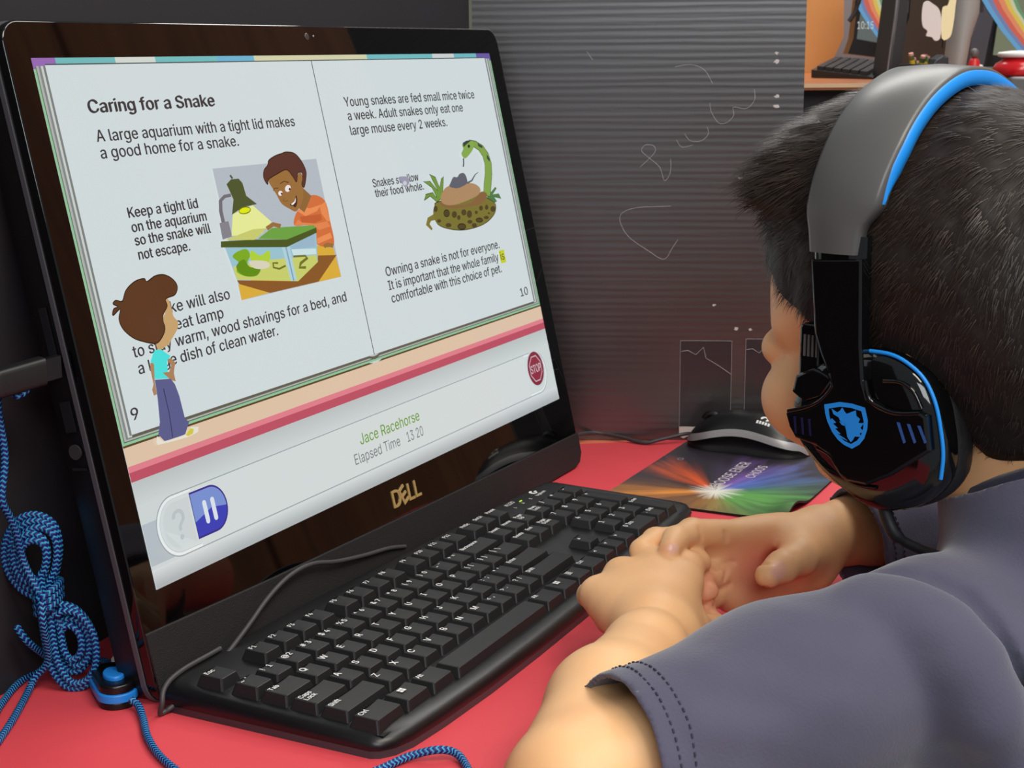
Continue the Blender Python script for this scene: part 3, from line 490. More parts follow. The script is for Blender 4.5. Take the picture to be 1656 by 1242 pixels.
FAR={'tan':(2900,[(500.0,539.0),(608.3,538.2),(612.3,373.1),(594.4,331.9),(581.4,309.6),(506.8,310.2)]),'greyback':(3050,[(597.1,548.2),(798.8,546.6),(810.4,311.7),(605.3,313.4)]),'mon':(2640,[(585.6,521.2),(670.9,520.6),(666.2,400.7),(640.2,334.0),(565.8,343.7),(574.1,369.1)]),'scr':(2640,[(593.9,521.2),(668.8,520.6),(663.7,410.8),(637.1,357.4),(579.4,368.0),(584.7,416.5)]),'s0':(2640,[(564.8,456.8),(580.2,416.5),(598.6,389.1),(621.3,360.6),(627.6,360.5),(605.4,389.1),(587.6,416.5),(572.5,456.7)]),'t0':(2330,[(679.7,443.0),(702.2,407.4),(725.1,376.1),(755.6,341.8),(763.9,341.7),(733.3,376.0),(710.4,407.4),(689.0,443.0)]),'s1':(2640,[(572.5,456.7),(587.6,416.5),(605.4,389.1),(627.6,360.5),(632.8,360.5),(611.2,389.0),(593.8,416.4),(579.0,456.7)]),'t1':(2330,[(689.0,443.0),(710.4,407.4),(733.3,376.0),(763.9,341.7),(770.8,341.6),(740.2,375.9),(717.3,407.3),(696.8,442.9)]),'s2':(2640,[(579.0,456.7),(593.8,416.4),(611.2,389.0),(632.8,360.5),(639.0,360.4),(618.0,389.0),(601.3,416.4),(586.7,456.6)]),'t2':(2330,[(696.8,442.9),(717.3,407.3),(740.2,375.9),(770.8,341.6),(779.1,341.6),(748.5,375.9),(725.5,407.2),(706.1,442.8)]),'s3':(2640,[(586.7,456.6),(601.3,416.4),(618.0,389.0),(639.0,360.4),(645.2,360.4),(624.9,388.9),(608.8,416.3),(594.5,456.5)]),'t3':(2330,[(706.1,442.8),(725.5,407.2),(748.5,375.9),(779.1,341.6),(787.4,341.5),(756.7,375.8),(733.7,407.2),(715.4,442.7)]),'s4':(2640,[(594.5,456.5),(608.8,416.3),(624.9,388.9),(645.2,360.4),(650.5,360.3),(630.6,388.9),(615.0,416.2),(600.9,456.5)]),'t4':(2330,[(715.4,442.7),(733.7,407.2),(756.7,375.8),(787.4,341.5),(794.3,341.4),(763.6,375.8),(740.6,407.1),(723.1,442.7)]),'s5':(2640,[(600.9,456.5),(615.0,416.2),(630.6,388.9),(650.5,360.3),(654.6,360.3),(635.1,388.8),(619.9,416.2),(606.1,456.4)]),'t5':(2330,[(723.1,442.7),(740.6,407.1),(763.6,375.8),(794.3,341.4),(799.8,341.4),(769.1,375.7),(746.1,407.1),(729.3,442.6)]),'s6':(2640,[(606.1,456.4),(619.9,416.2),(635.1,388.8),(654.6,360.3),(658.8,360.3),(639.7,388.8),(624.9,416.2),(611.2,456.4)]),'t6':(2330,[(729.3,442.6),(746.1,407.1),(769.1,375.7),(799.8,341.4),(805.3,341.4),(774.6,375.7),(751.6,407.0),(735.5,442.6)]),'time':(2640,[(579.6,388.3),(598.5,384.1)]),'dark':(2150,[(532.2,489.4),(546.4,489.3),(533.8,305.6),(515.9,305.7)]),'darkedge':(2150,[(528.8,489.4),(533.0,489.4),(526.5,391.8),(518.5,305.7),(515.1,305.7),(523.2,391.8)]),'brown':(2750,[(688.2,527.7),(780.2,526.9),(783.3,308.8),(665.7,309.8)]),'wingL':(2050,[(558.9,364.4),(553.4,361.3),(549.2,366.0),(542.6,367.7),(543.9,373.9),(538.8,378.7),(536.8,386.6),(536.4,396.0),(536.8,403.8),(538.1,410.0),(542.8,412.3),(548.6,408.4),(554.5,403.6),(558.1,395.8),(559.7,381.7)]),'wingR':(2050,[(561.3,364.4),(559.6,398.9),(563.3,405.1),(568.0,406.6),(572.2,419.1),(580.0,422.1),(579.4,405.0),(577.4,381.5),(573.4,365.8)]),'col':(2200,[(618.2,492.0),(660.1,491.7),(660.2,400.2),(650.0,366.6),(643.8,322.5),(614.2,322.7),(617.1,366.8)]),'aiobody':(2330,[(695.5,500.0),(724.5,499.7),(714.8,324.1),(679.8,324.3),(682.0,367.5),(697.4,403.0)]),'aioedge':(2330,[(717.2,499.8),(726.3,499.7),(718.1,394.0),(713.1,338.5),(708.4,324.1),(701.9,324.2),(712.6,394.0)]),'scr2':(2330,[(727.2,499.7),(791.6,499.2),(802.7,333.3),(714.7,341.2),(719.9,393.9)]),'mon2':(2330,[(720.9,499.8),(800.7,499.1),(812.8,319.7),(705.6,324.1),(716.2,394.0)]),'keys':(2350,[(449.7,321.5)])}
GLYPH={'A':(480,[[17,2,86,2,134,142,342,142,347,138,395,2,462,2,366,264,277,506,202,509],[154,200,238,454,258,392,324,202]]),'B':(456,[[60,2,302,4,342,17,383,46,400,66,414,106,418,138,411,182,403,202,386,226,342,256,318,262,354,285,388,322,396,346,394,402,383,438,362,466,330,491,294,503,62,509],[126,58,126,231,278,228,326,204,343,182,355,138,347,102,330,81,294,64],[126,286,126,452,250,451,282,446,312,430,330,402,336,370,323,326,290,297,262,288]]),'C':(510,[[42,239,49,179,70,115,105,63,150,25,206,1,266,-7,342,6,370,18,422,57,435,71,448,91,472,159,410,161,401,135,374,95,358,82,310,62,290,55,222,60,182,78,150,107,126,144,109,195,105,271,109,315,125,363,137,383,150,402,183,431,222,450,266,457,338,440,383,403,410,349,472,351,448,419,427,447,374,489,342,504,266,517,206,509,150,485,102,442,69,391,49,331,41,259]]),'D':(502,[[60,2,218,0,290,8,350,31,400,70,435,122,452,170,462,258,451,342,432,394,398,442,350,480,298,500,226,509,62,509],[126,58,125,450,222,452,274,446,322,427,350,403,379,362,383,350,395,306,400,258,392,190,380,150,360,118,318,81,274,64,218,57]]),'E':(419,[[60,2,376,2,374,56,130,57,125,62,126,228,354,230,354,285,138,286,125,290,126,452,372,454,370,509,62,509,60,506]]),'F':(410,[[60,2,125,2,126,220,342,221,346,226,346,274,342,278,126,280,125,450,202,452,369,454,366,509,62,509,60,506]]),'G':(520,[[41,239,49,175,61,139,70,115,106,63,150,25,194,6,270,-7,330,2,374,18,424,55,452,91,471,139,477,255,285,255,286,199,398,202,415,199,411,163,396,123,374,94,342,70,310,58,282,54,230,58,182,78,162,96,150,107,125,147,109,195,104,251,109,315,125,363,150,403,182,432,222,450,266,457,314,449,337,439,373,411,410,349,470,349,472,355,451,411,431,443,374,489,358,497,338,505,266,517,202,508,150,485,102,443,69,391,48,331]]),'H':(517,[[60,2,125,2,125,230,130,232,390,232,392,2,457,2,457,494,454,509,392,506,390,289,130,289,125,294,125,506,62,509]]),'I':(300,[[31,2,269,2,269,54,185,57,183,62,183,450,269,454,269,506,265,509,33,509,31,506,33,452,119,450,119,62,113,57,33,57]]),'J':(396,[[35,159,46,79,75,34,119,6,183,-7,219,-2,251,6,296,35,325,79,336,143,337,467,335,509,273,507,273,147,266,103,247,74,223,58,187,50,147,57,122,75,105,103,98,171,35,173]]),'K':(467,[[60,2,125,2,125,166,198,244,371,2,448,2,243,290,355,410,446,506,442,509,362,507,206,338,126,245,125,506,122,509,60,506]]),'L':(393,[[60,2,361,2,358,57,126,58,125,270,125,506,122,509,60,506]]),'M':(628,[[60,2,122,2,120,386,122,431,285,2,338,0,343,2,439,246,506,433,504,2,568,2,568,74,566,509,475,506,353,190,314,73,153,506,62,509]]),'N':(523,[[60,2,125,2,120,418,122,430,386,2,464,2,464,506,458,509,400,506,402,79,379,122,138,506,62,509]]),'O':(533,[[42,239,49,179,69,119,106,63,150,25,194,6,270,-7,330,2,378,22,432,67,464,115,484,171,492,231,492,271,487,323,467,387,427,447,385,483,358,496,330,508,266,517,206,509,150,485,104,443,69,391,49,331,41,259],[106,223,104,255,109,315,125,363,150,402,182,432,234,452,266,457,298,452,350,433,384,403,407,367,424,319,428,287,430,251,426,203,408,143,388,111,370,94,346,74,306,58,266,53,230,58,182,78,150,107,126,143,110,191]]),'P':(445,[[60,2,125,2,127,186,294,193,330,206,350,221,367,234,391,266,404,302,408,366,403,394,390,430,366,462,330,488,282,504,234,509,62,509,60,506],[126,244,126,452,270,448,298,439,314,426,334,398,344,346,340,314,316,270,298,257,266,246]]),'Q':(533,[[41,242,49,178,69,118,106,63,150,25,206,1,266,-7,330,1,354,12,402,-48,467,-46,404,38,432,66,464,114,478,156,488,186,492,278,488,322,464,394,432,442,386,483,330,508,266,516,206,508,150,484,111,450,73,398,58,358,49,330],[106,222,104,254,109,314,125,362,150,402,182,432,222,449,266,456,306,451,346,435,370,416,388,398,408,366,424,318,430,258,426,202,417,170,407,142,384,106,366,91,313,158,248,158,316,62,266,53,234,57,182,77,150,107,125,146,109,194]]),'R':(449,[[60,2,125,2,126,198,242,202,352,2,426,1,315,210,334,218,362,237,392,274,404,306,409,350,403,402,392,430,366,465,330,491,290,504,62,509],[126,257,126,452,234,452,298,440,317,426,335,402,345,350,340,318,318,281,266,258]]),'S':(447,[[40,129,48,93,64,61,96,28,132,8,172,-4,212,-8,272,-5,324,12,356,32,387,65,404,105,408,137,393,201,360,237,340,250,192,300,136,331,119,353,118,397,132,420,172,450,196,456,252,455,268,452,300,439,326,413,340,379,396,379,401,381,400,385,394,417,374,453,348,479,316,498,280,510,228,516,180,511,140,499,104,478,76,449,59,413,52,373,64,321,87,289,128,260,272,214,328,182,342,161,342,117,308,73,256,52,224,49,164,60,144,71,111,109,106,133,100,137,40,137]]),'T':(449,[[32,454,193,450,193,2,257,2,257,214,257,450,414,452,417,506,414,509,34,509]]),'U':(517,[[61,162,69,118,86,79,116,42,158,13,210,-3,258,-8,314,-2,358,13,401,42,432,78,451,122,455,154,457,506,454,509,393,506,392,286,389,142,375,110,358,89,322,65,298,56,270,53,218,57,186,69,158,90,141,114,129,142,124,506,62,509]]),'V':(480,[[17,506,206,0,279,2,449,470,462,506,458,509,394,506,242,53,85,506,82,509]]),'W':(686,[[17,506,153,6,158,0,231,2,327,358,342,433,455,2,530,1,660,470,669,506,666,509,606,509,602,505,494,65,490,70,381,506,378,509,306,508,221,182,194,62,83,506,78,509]]),'X':(474,[[19,2,92,2,194,146,236,218,242,214,381,2,455,2,277,262,436,494,444,506,440,509,372,506,236,303,104,508,32,508,199,262,194,250]]),'Y':(472,[[21,502,204,206,204,2,206,0,268,2,269,210,357,350,451,502,450,509,380,506,265,318,238,261,93,506,22,509,18,506]]),'Z':(438,[[40,454,322,454,324,450,45,50,42,2,394,0,400,2,400,54,394,57,118,54,115,58,395,458,397,506,394,509,42,509]]),'a':(389,[[36,72,48,46,68,23,128,-5,188,-6,208,-1,248,22,276,49,280,0,332,0,338,4,334,288,322,320,284,362,260,373,216,383,180,380,140,376,104,364,60,324,42,292,100,275,108,289,148,322,172,330,220,329,240,322,267,296,274,276,273,244,252,230,184,222,77,192,43,160,35,140],[96,83,95,124,102,136,156,165,272,190,276,188,274,160,272,116,265,96,228,59,204,50,148,47,120,59,103,72]]),'b':(424,[[53,2,111,1,115,60,175,4,231,-8,271,-2,315,17,347,47,365,74,385,130,390,186,385,246,373,286,347,329,315,360,267,380,227,384,171,373,115,321,114,506,111,509,53,506],[115,178,117,230,143,294,159,311,175,319,219,330,255,324,279,312,301,290,316,262,326,202,329,186,325,150,302,90,275,64,255,52,239,49,219,48,183,53,163,65,141,86,126,114]]),'c':(396,[[36,172,43,124,59,80,84,45,120,15,160,-2,228,-6,288,11,323,36,342,56,362,100,360,103,304,117,273,68,248,55,172,51,144,67,124,90,111,112,99,172,98,200,99,224,123,284,144,309,172,325,208,330,260,317,282,300,304,263,356,275,361,280,354,300,320,345,304,357,240,381,160,378,120,362,80,327,55,288,39,236]]),'d':(424,[[35,174,40,130,56,83,79,46,116,14,156,-3,196,-8,228,-4,272,17,308,59,314,54,314,2,368,0,372,2,372,330,372,506,312,508,310,322,256,371,244,375,192,384,156,379,116,363,78,330,56,294,39,246],[96,190,99,226,124,290,144,311,160,320,204,330,240,324,264,311,285,290,302,258,312,190,309,150,284,87,264,66,240,53,204,48,168,53,148,64,126,86,108,122]]),'e':(404,[[35,174,39,138,56,86,79,50,116,17,152,1,200,-7,228,-7,252,-4,308,18,337,42,364,90,308,105,284,73,252,53,232,48,180,50,152,61,127,82,111,106,101,138,100,154,100,166,104,169,370,170,368,242,357,282,346,306,296,360,264,375,204,384,164,380,116,360,96,343,79,326,55,290,39,242],[100,222,100,242,110,270,144,311,168,324,204,330,232,327,260,316,275,302,298,270,304,221]]),'f':(254,[[6,330,82,326,82,2,84,0,142,2,143,326,200,328,228,330,227,378,144,380,142,418,154,458,160,464,180,472,204,473,224,469,228,472,243,518,220,528,160,527,136,520,100,489,84,458,83,382,8,380]]),'g':(425,[[36,174,40,134,55,90,63,78,84,50,116,25,144,13,176,9,232,9,252,16,308,65,311,62,311,-6,304,-46,283,-74,260,-87,248,-92,176,-94,137,-78,100,-41,52,-70,84,-111,132,-139,168,-148,248,-147,268,-142,292,-135,324,-116,350,-90,367,-54,372,-10,371,378,315,378,312,321,256,371,224,379,196,384,156,379,112,361,79,330,54,290,39,246],[96,194,100,230,124,290,152,316,172,325,204,330,240,324,264,312,284,292,301,262,311,198,309,154,284,95,264,76,252,69,204,60,168,65,144,77,123,98,110,122]]),'h':(410,[[53,2,114,2,118,258,139,298,147,308,167,319,211,329,247,323,263,312,277,298,291,270,297,234,297,2,355,0,354,242,353,286,341,322,319,351,295,369,267,379,227,384,187,379,153,362,126,334,115,317,114,506,55,509]]),'i':(167,[[42,482,53,458,63,449,99,446,123,470,123,490,123,498,115,511,83,524,67,521,47,501],[53,2,114,2,113,378,55,380,53,374]]),'j':(167,[[-9,-141,68,-127,86,-113,110,-65,114,375,112,379,56,379,54,375,54,-29,39,-73,24,-83,-10,-89],[43,479,52,459,60,450,68,446,100,446,122,467,123,491,123,499,112,513,80,524,65,519,45,499]]),'k':(381,[[53,2,114,2,114,138,155,177,293,2,371,2,203,214,203,218,335,353,356,374,355,380,283,377,123,214,115,213,114,506,55,509]]),'l':(189,[[55,72,62,40,75,20,95,7,151,-2,181,4,171,52,123,62,116,76,114,368,113,508,54,508]]),'m':(610,[[53,2,114,2,118,266,127,289,156,318,179,328,231,325,254,310,268,290,274,258,275,1,335,2,338,270,347,293,375,320,391,327,447,326,471,314,490,290,497,254,497,66,497,2,557,2,553,298,540,330,528,346,499,371,435,386,407,383,355,360,337,342,319,309,310,330,290,358,259,379,195,384,151,364,139,353,130,342,115,310,112,378,55,380]]),'n':(410,[[53,2,114,2,118,258,141,302,159,316,211,329,243,324,271,305,289,278,297,234,297,2,357,2,355,118,353,286,341,322,319,351,291,371,263,380,227,384,187,379,153,362,126,334,115,314,112,378,55,380]]),'o':(415,[[35,174,39,138,56,86,83,46,116,17,132,9,164,-3,208,-8,252,-3,292,13,333,46,358,82,374,126,380,198,376,242,361,286,333,330,300,360,272,372,252,379,204,384,164,379,124,364,79,326,56,290,44,254,35,198],[96,186,100,226,124,286,146,310,168,323,208,330,244,324,268,312,290,290,306,262,318,194,316,150,293,90,268,65,248,54,208,46,168,53,146,66,127,86,107,122]]),'p':(424,[[53,-141,114,-141,115,57,171,6,231,-7,283,2,315,18,348,47,370,83,385,131,390,191,385,247,380,263,369,295,346,331,307,364,275,378,231,385,171,373,115,322,111,378,55,379],[115,177,117,231,141,291,160,311,171,317,187,325,219,330,255,325,279,312,301,291,317,259,327,195,325,151,300,87,279,66,259,54,219,47,183,54,160,67,139,89,126,115]]),'q':(424,[[36,171,40,131,56,83,75,51,108,18,144,1,196,-7,248,3,308,57,311,55,312,-142,372,-141,372,63,372,375,368,379,316,379,314,323,308,320,256,371,240,376,196,385,148,377,112,361,79,331,55,291,40,247],[96,191,99,227,125,291,146,311,168,323,204,330,240,324,264,312,284,291,301,259,312,187,310,151,285,87,264,66,240,53,204,47,168,53,145,67,124,89,107,127]]),'r':(259,[[53,2,114,2,118,262,126,282,159,316,183,324,239,322,243,326,243,382,191,381,179,380,151,367,115,326,111,379,54,378]]),'s':(365,[[38,89,45,65,62,39,110,4,122,0,146,-5,226,-4,262,7,290,24,316,53,327,77,331,105,324,145,308,169,274,195,146,232,114,257,109,277,114,297,134,319,162,331,186,333,222,327,241,317,270,278,322,291,314,316,284,353,246,374,190,384,158,383,86,354,66,333,57,317,49,285,53,237,69,213,110,184,238,147,256,133,268,101,262,81,246,64,214,51,154,49,126,59,105,81,94,106,38,95]]),'t':(227,[[6,330,65,326,66,94,72,54,79,42,92,21,124,3,180,-4,211,2,200,54,176,51,164,53,136,62,131,70,128,130,128,326,204,330,203,378,128,380,126,470,68,472,66,382,8,380]]),'u':(410,[[54,273,58,93,70,57,91,30,115,11,143,0,179,-5,219,0,255,16,285,45,295,66,299,1,355,0,357,361,355,379,297,377,293,121,268,77,243,60,199,51,163,57,136,77,120,105,114,145,114,377,53,377]]),'v':(389,[[19,378,162,2,167,0,227,3,355,337,369,378,306,378,218,134,195,60,84,378]]),'w':(567,[[25,374,136,6,141,0,200,2,285,308,368,2,429,1,533,338,544,378,481,378,397,67,318,374,313,380,253,379,169,65,87,378,25,379]]),'x':(379,[[22,2,91,1,187,153,196,146,287,1,357,2,226,190,346,370,350,378,347,380,283,379,191,233,99,379,31,378,154,194]]),'y':(389,[[19,375,163,-1,130,-73,103,-89,63,-86,48,-137,67,-143,139,-135,178,-105,193,-81,281,147,368,371,367,379,307,379,304,375,214,127,195,61,190,67,86,375,79,379,23,379]]),'z':(380,[[42,2,339,2,336,56,128,58,333,330,334,370,333,378,328,380,50,378,48,326,52,324,253,322,43,46]]),'0':(453,[[50,231,53,179,69,115,98,59,130,25,170,3,234,-6,282,2,318,22,360,63,384,111,400,175,404,279,400,331,388,383,358,447,322,485,294,501,278,509,226,517,174,508,138,489,93,443,69,395,53,331],[114,189,113,315,124,367,142,407,157,427,190,452,226,461,262,453,290,435,312,407,328,371,336,315,344,255,331,147,313,103,290,74,266,59,226,50,190,57,163,75,137,111,122,151]]),'1':(453,[[76,2,392,2,390,55,278,56,276,58,276,506,202,509,190,504,87,426,86,362,90,361,202,444,206,446,209,442,212,58,210,56,78,56]]),'2':(453,[[64,2,389,2,386,57,156,58,336,258,371,318,376,334,376,410,363,442,341,470,314,492,262,512,226,516,186,512,142,496,109,470,86,442,73,410,67,366,70,362,126,363,140,414,174,448,198,457,254,456,274,448,309,418,317,398,318,350,311,326,279,278,66,49]]),'3':(453,[[46,123,53,91,69,59,98,30,134,10,170,-2,214,-7,266,-2,314,15,342,35,368,63,387,103,393,143,388,183,364,231,341,255,306,277,266,288,223,291,371,459,372,507,198,509,74,509,70,507,70,455,287,451,157,299,157,251,170,247,242,245,278,233,294,221,311,203,319,187,329,143,325,115,298,76,290,70,274,61,214,50,186,54,142,73,126,88,106,133,46,133]]),'4':(453,[[41,106,278,105,282,102,282,2,342,1,344,102,410,105,413,110,412,162,344,166,342,317,286,318,282,314,282,166,130,164,114,164,113,170,309,506,306,509,246,507,41,158]]),'5':(453,[[61,123,69,87,84,59,102,39,142,10,178,-2,222,-7,262,-2,306,14,345,43,371,79,385,115,392,163,379,231,362,262,318,308,294,321,278,325,234,333,210,333,158,317,138,302,137,311,149,435,154,453,362,453,366,455,366,463,366,507,362,509,96,507,68,255,126,246,170,269,218,277,250,273,298,243,313,223,328,159,324,131,299,83,278,66,222,50,194,53,154,73,137,91,122,129,62,130]]),'6':(453,[[66,147,69,115,81,83,101,51,138,18,174,2,226,-7,270,-2,310,14,343,39,367,71,384,111,388,175,384,203,371,239,346,270,314,296,278,309,218,313,194,305,178,299,180,303,321,507,254,509,250,506,101,283,81,239,65,167],[130,123,128,187,137,211,174,252,194,261,254,262,278,252,313,215,322,192,324,127,315,103,278,63,258,54,198,53,178,61,138,103]]),'7':(453,[[62,454,322,450,98,2,164,0,184,38,390,446,391,506,388,509,64,509]]),'8':(453,[[54,123,58,95,77,59,106,30,138,10,162,3,222,-7,274,-2,314,10,349,31,379,63,395,95,400,143,387,195,376,215,326,257,306,263,304,267,334,283,358,308,375,339,380,367,378,411,363,447,338,476,302,500,262,513,226,517,190,513,150,500,118,480,90,450,78,423,70,379,73,359,78,339,94,307,118,283,149,267,146,263,126,257,78,215,65,195,52,135],[122,106,120,115,122,171,133,191,170,224,198,233,258,232,286,221,320,191,327,179,333,163,331,107,322,90,278,58,258,53,198,53,174,58,130,90],[138,346,137,399,145,419,178,450,198,457,250,457,274,450,309,419,314,405,316,351,308,331,274,301,258,294,202,293,182,298,145,331]]),'9':(453,[[66,334,69,306,85,266,106,237,138,213,174,200,230,196,274,210,132,2,201,2,285,126,352,226,372,266,388,342,384,394,380,406,368,434,341,470,298,500,266,511,234,516,186,511,146,496,112,470,85,434,70,398,64,354],[130,319,129,378,138,406,175,446,194,455,254,457,278,447,315,406,322,386,324,322,316,298,278,257,258,249,198,248,174,257,138,296]]),'.':(188,[[52,37,64,9,76,0,112,-1,138,25,138,49,137,61,128,72,92,87,76,82,56,61]]),',':(188,[[39,-117,85,-117,136,67,132,71,72,71,67,67]]),'?':(358,[[28,381,89,379,95,385,107,425,137,453,157,459,201,459,217,454,250,425,259,405,258,357,229,313,169,269,140,225,133,153,193,153,200,201,221,236,292,293,307,313,318,341,324,381,318,421,307,449,285,476,253,499,221,511,197,515,161,515,109,502,77,482,49,452,32,413],[120,37,132,9,145,0,181,0,206,25,207,49,207,57,195,73,161,86,145,83,124,61]]),'!':(196,[[54,37,66,10,74,4,82,-1,114,-1,140,25,140,49,140,57,130,72,98,86,79,81,58,60],[65,293,69,161,128,161,130,373,132,505,130,509,66,509,64,505]]),'@':(676,[[41,160,45,108,61,48,85,-4,122,-52,170,-89,222,-114,298,-130,390,-133,442,-125,502,-107,491,-64,486,-59,410,-80,298,-81,250,-69,222,-57,170,-21,145,8,134,24,110,88,101,128,98,180,101,228,114,284,137,336,165,372,198,402,238,422,290,438,366,442,402,438,446,426,490,402,524,372,548,340,576,264,576,128,557,76,538,63,498,65,476,92,476,136,474,332,422,335,418,308,381,332,330,343,310,341,290,338,255,320,226,294,205,260,194,228,188,184,193,136,205,96,226,60,250,36,286,18,326,14,362,18,382,27,418,66,423,64,442,36,490,15,498,12,550,15,582,31,599,48,615,76,632,144,632,268,620,312,596,364,565,404,525,440,474,468,418,486,350,492,278,486,218,470,168,444,122,407,86,360,61,308,45,240],[242,180,253,240,266,260,306,288,334,290,358,289,400,268,412,248,422,184,419,148,401,96,382,78,358,68,302,70,278,83,261,104,245,152]]),'#':(440,[[11,142,87,138,65,2,68,0,115,2,140,140,264,140,243,2,292,0,317,138,388,140,398,174,400,190,396,192,326,194,346,314,420,317,428,367,355,370,377,506,372,509,326,506,306,382,300,368,176,369,198,506,148,508,125,370,52,368,43,334,41,318,44,316,115,314,96,194,20,192],[148,193,168,316,292,316,272,192]]),'$':(447,[[40,128,47,96,64,60,91,32,132,8,172,-4,200,-6,202,-72,244,-72,246,-8,272,-5,324,12,360,35,386,64,402,96,408,136,394,200,360,237,332,254,244,284,244,452,268,453,300,438,326,412,340,378,396,378,401,380,394,416,375,452,348,478,316,498,280,510,244,516,244,580,204,583,202,516,136,497,103,476,75,448,67,432,58,412,52,372,60,328,88,288,132,259,202,236,202,56,200,54,168,59,144,70,112,108,104,136,40,138],[120,351,119,400,132,420,164,446,200,456,202,408,200,298,136,331],[244,56,244,220,248,222,272,214,312,191,332,178,342,160,340,114,312,75,256,52,248,51]]),'%':(676,[[79,356,88,333,124,295,148,286,204,286,248,313,273,360,272,443,264,464,228,504,204,514,145,512,100,484,79,440],[128,384,127,412,138,452,156,469,176,473,200,467,214,452,219,416,223,388,217,364,213,348,196,331,176,327,152,333,138,348],[135,4,136,0,188,0,194,4,538,508,484,510,480,506],[403,68,412,44,448,4,472,-6,532,-5,574,20,598,68,598,148,590,172,556,210,532,221,472,222,428,195,404,148],[456,83,455,128,464,160,480,176,500,180,524,175,539,160,544,128,550,96,537,52,524,40,500,35,480,39,463,56]]),'^':(327,[[28,280,89,280,160,436,165,439,239,280,297,278,283,316,197,492,133,494,125,484]]),'&':(448,[[35,123,40,95,52,67,74,39,108,13,148,-1,236,-2,304,22,328,44,364,1,432,1,436,3,433,7,367,87,386,115,397,143,407,223,351,223,337,155,328,136,268,207,219,267,288,322,297,335,322,383,318,439,308,458,268,498,240,509,168,510,136,500,108,480,92,459,80,431,78,395,78,371,88,343,136,271,59,207,47,187,35,135],[100,120,98,131,103,159,128,194,172,230,260,126,290,87,276,74,248,58,192,46,164,50,124,70,108,91],[140,379,139,415,144,427,168,453,184,459,224,457,244,446,258,427,260,395,259,387,230,347,184,310]]),'*':(453,[[90,313,115,273,203,329,206,325,201,225,247,223,250,225,247,330,335,274,361,313,269,365,358,413,359,420,335,458,247,403,250,505,247,509,203,509,206,409,203,403,115,459,90,417,185,365]]),'(':(273,[[90,190,94,138,110,58,138,-18,174,-90,179,-96,235,-94,207,-30,162,110,151,206,154,250,174,370,191,426,235,538,178,538,153,494,114,382,98,298]]),')':(273,[[38,-94,95,-96,101,-90,136,-18,160,50,179,138,185,206,181,266,161,378,145,434,99,535,95,540,39,538,65,478,101,366,112,314,122,198,121,162,101,66]]),'_':(319,[[0,-54,314,-56,320,-54,320,-2,2,0]]),'+':(453,[[61,176,63,172,195,172,198,36,251,34,255,36,255,168,259,172,387,172,391,176,391,220,387,226,255,228,255,360,251,364,203,364,198,360,198,228,63,226]]),'-':(453,[[114,190,336,189,338,242,116,244]]),'=':(453,[[72,99,378,97,381,151,74,153],[72,247,378,245,381,299,74,301]]),'~':(453,[[53,151,106,150,112,179,121,195,154,210,178,204,254,149,298,138,326,140,369,163,387,187,396,211,400,251,346,253,332,207,318,197,298,193,274,199,198,256,150,266,130,264,82,240,70,223,57,191]]),'`':(219,[[49,527,114,430,164,431,117,527]]),'{':(273,[[30,194,36,190,64,188,80,179,88,173,100,150,111,-22,120,-46,152,-78,172,-87,236,-94,235,-46,200,-40,192,-35,176,-22,167,-2,161,138,147,186,116,212,92,218,92,226,108,232,140,248,149,258,157,282,166,442,176,466,200,483,236,490,234,538,172,530,133,506,119,486,106,438,100,294,88,271,80,265,64,257,30,250]]),'}':(273,[[37,-94,99,-88,139,-63,153,-46,167,6,174,150,187,175,207,187,243,194,243,250,207,257,187,269,175,290,163,454,153,490,119,523,91,532,39,540,37,490,75,483,97,466,108,442,113,306,125,258,155,233,179,226,182,222,139,200,125,186,114,154,109,2,95,-25,75,-39,38,-46]]),'[':(273,[[101,-94,237,-94,235,-44,161,-42,161,482,163,488,211,488,237,490,235,539,102,538]]),']':(273,[[37,-94,173,-94,173,534,167,540,99,540,39,540,37,490,111,488,113,482,113,-42,39,-44]]),'|':(230,[[88,-162,141,-162,141,670,138,673,88,670]]),'\\':(249,[[16,526,178,-74,232,-76,234,-70,72,529,68,533,20,533,15,530]]),'/':(249,[[15,-74,68,-76,73,-70,235,530,232,533,178,530]]),':':(188,[[52,37,64,9,76,0,112,-1,138,25,138,49,137,61,128,72,92,87,76,82,56,61],[51,313,63,285,76,275,112,275,138,301,138,325,138,333,127,349,92,362,76,358,56,337]]),';':(188,[[39,-117,85,-117,136,67,132,71,72,71,67,67],[59,315,70,287,80,278,88,274,116,274,146,299,146,319,146,335,136,349,100,362,84,358,62,335]]),'"':(321,[[72,472,78,320,128,320,130,360,135,508,72,510],[188,448,194,320,243,320,246,384,250,508,187,508]]),"'":(206,[[72,472,78,320,128,320,130,360,135,508,72,510]]),'<':(453,[[65,181,123,148,387,16,387,81,147,192,146,205,155,209,387,316,387,382,67,221]]),'>':(453,[[66,17,383,176,387,181,387,217,383,223,116,357,67,383,67,315,303,207,309,197,303,192,67,83]]),' ':(188,[])}

# ------------------------------------------------------------------ the room
m_floor = mat('floor_vinyl', (120, 112, 102), 0.5, var=(6, (138, 130, 120)))
m_wall = mat('wall_paint', (168, 168, 150), 0.85)
def grain(nt, c, scale):
    mp = nt.nodes.new('ShaderNodeMapping')
    mp.inputs['Scale'].default_value = scale
    nt.links.new(c, mp.inputs[0])
    n = nt.nodes.new('ShaderNodeTexNoise')
    n.inputs['Scale'].default_value = 1.6
    n.inputs['Detail'].default_value = 7
    n.inputs['Distortion'].default_value = 0.6
    nt.links.new(mp.outputs[0], n.inputs['Vector'])
    return n.outputs['Fac']


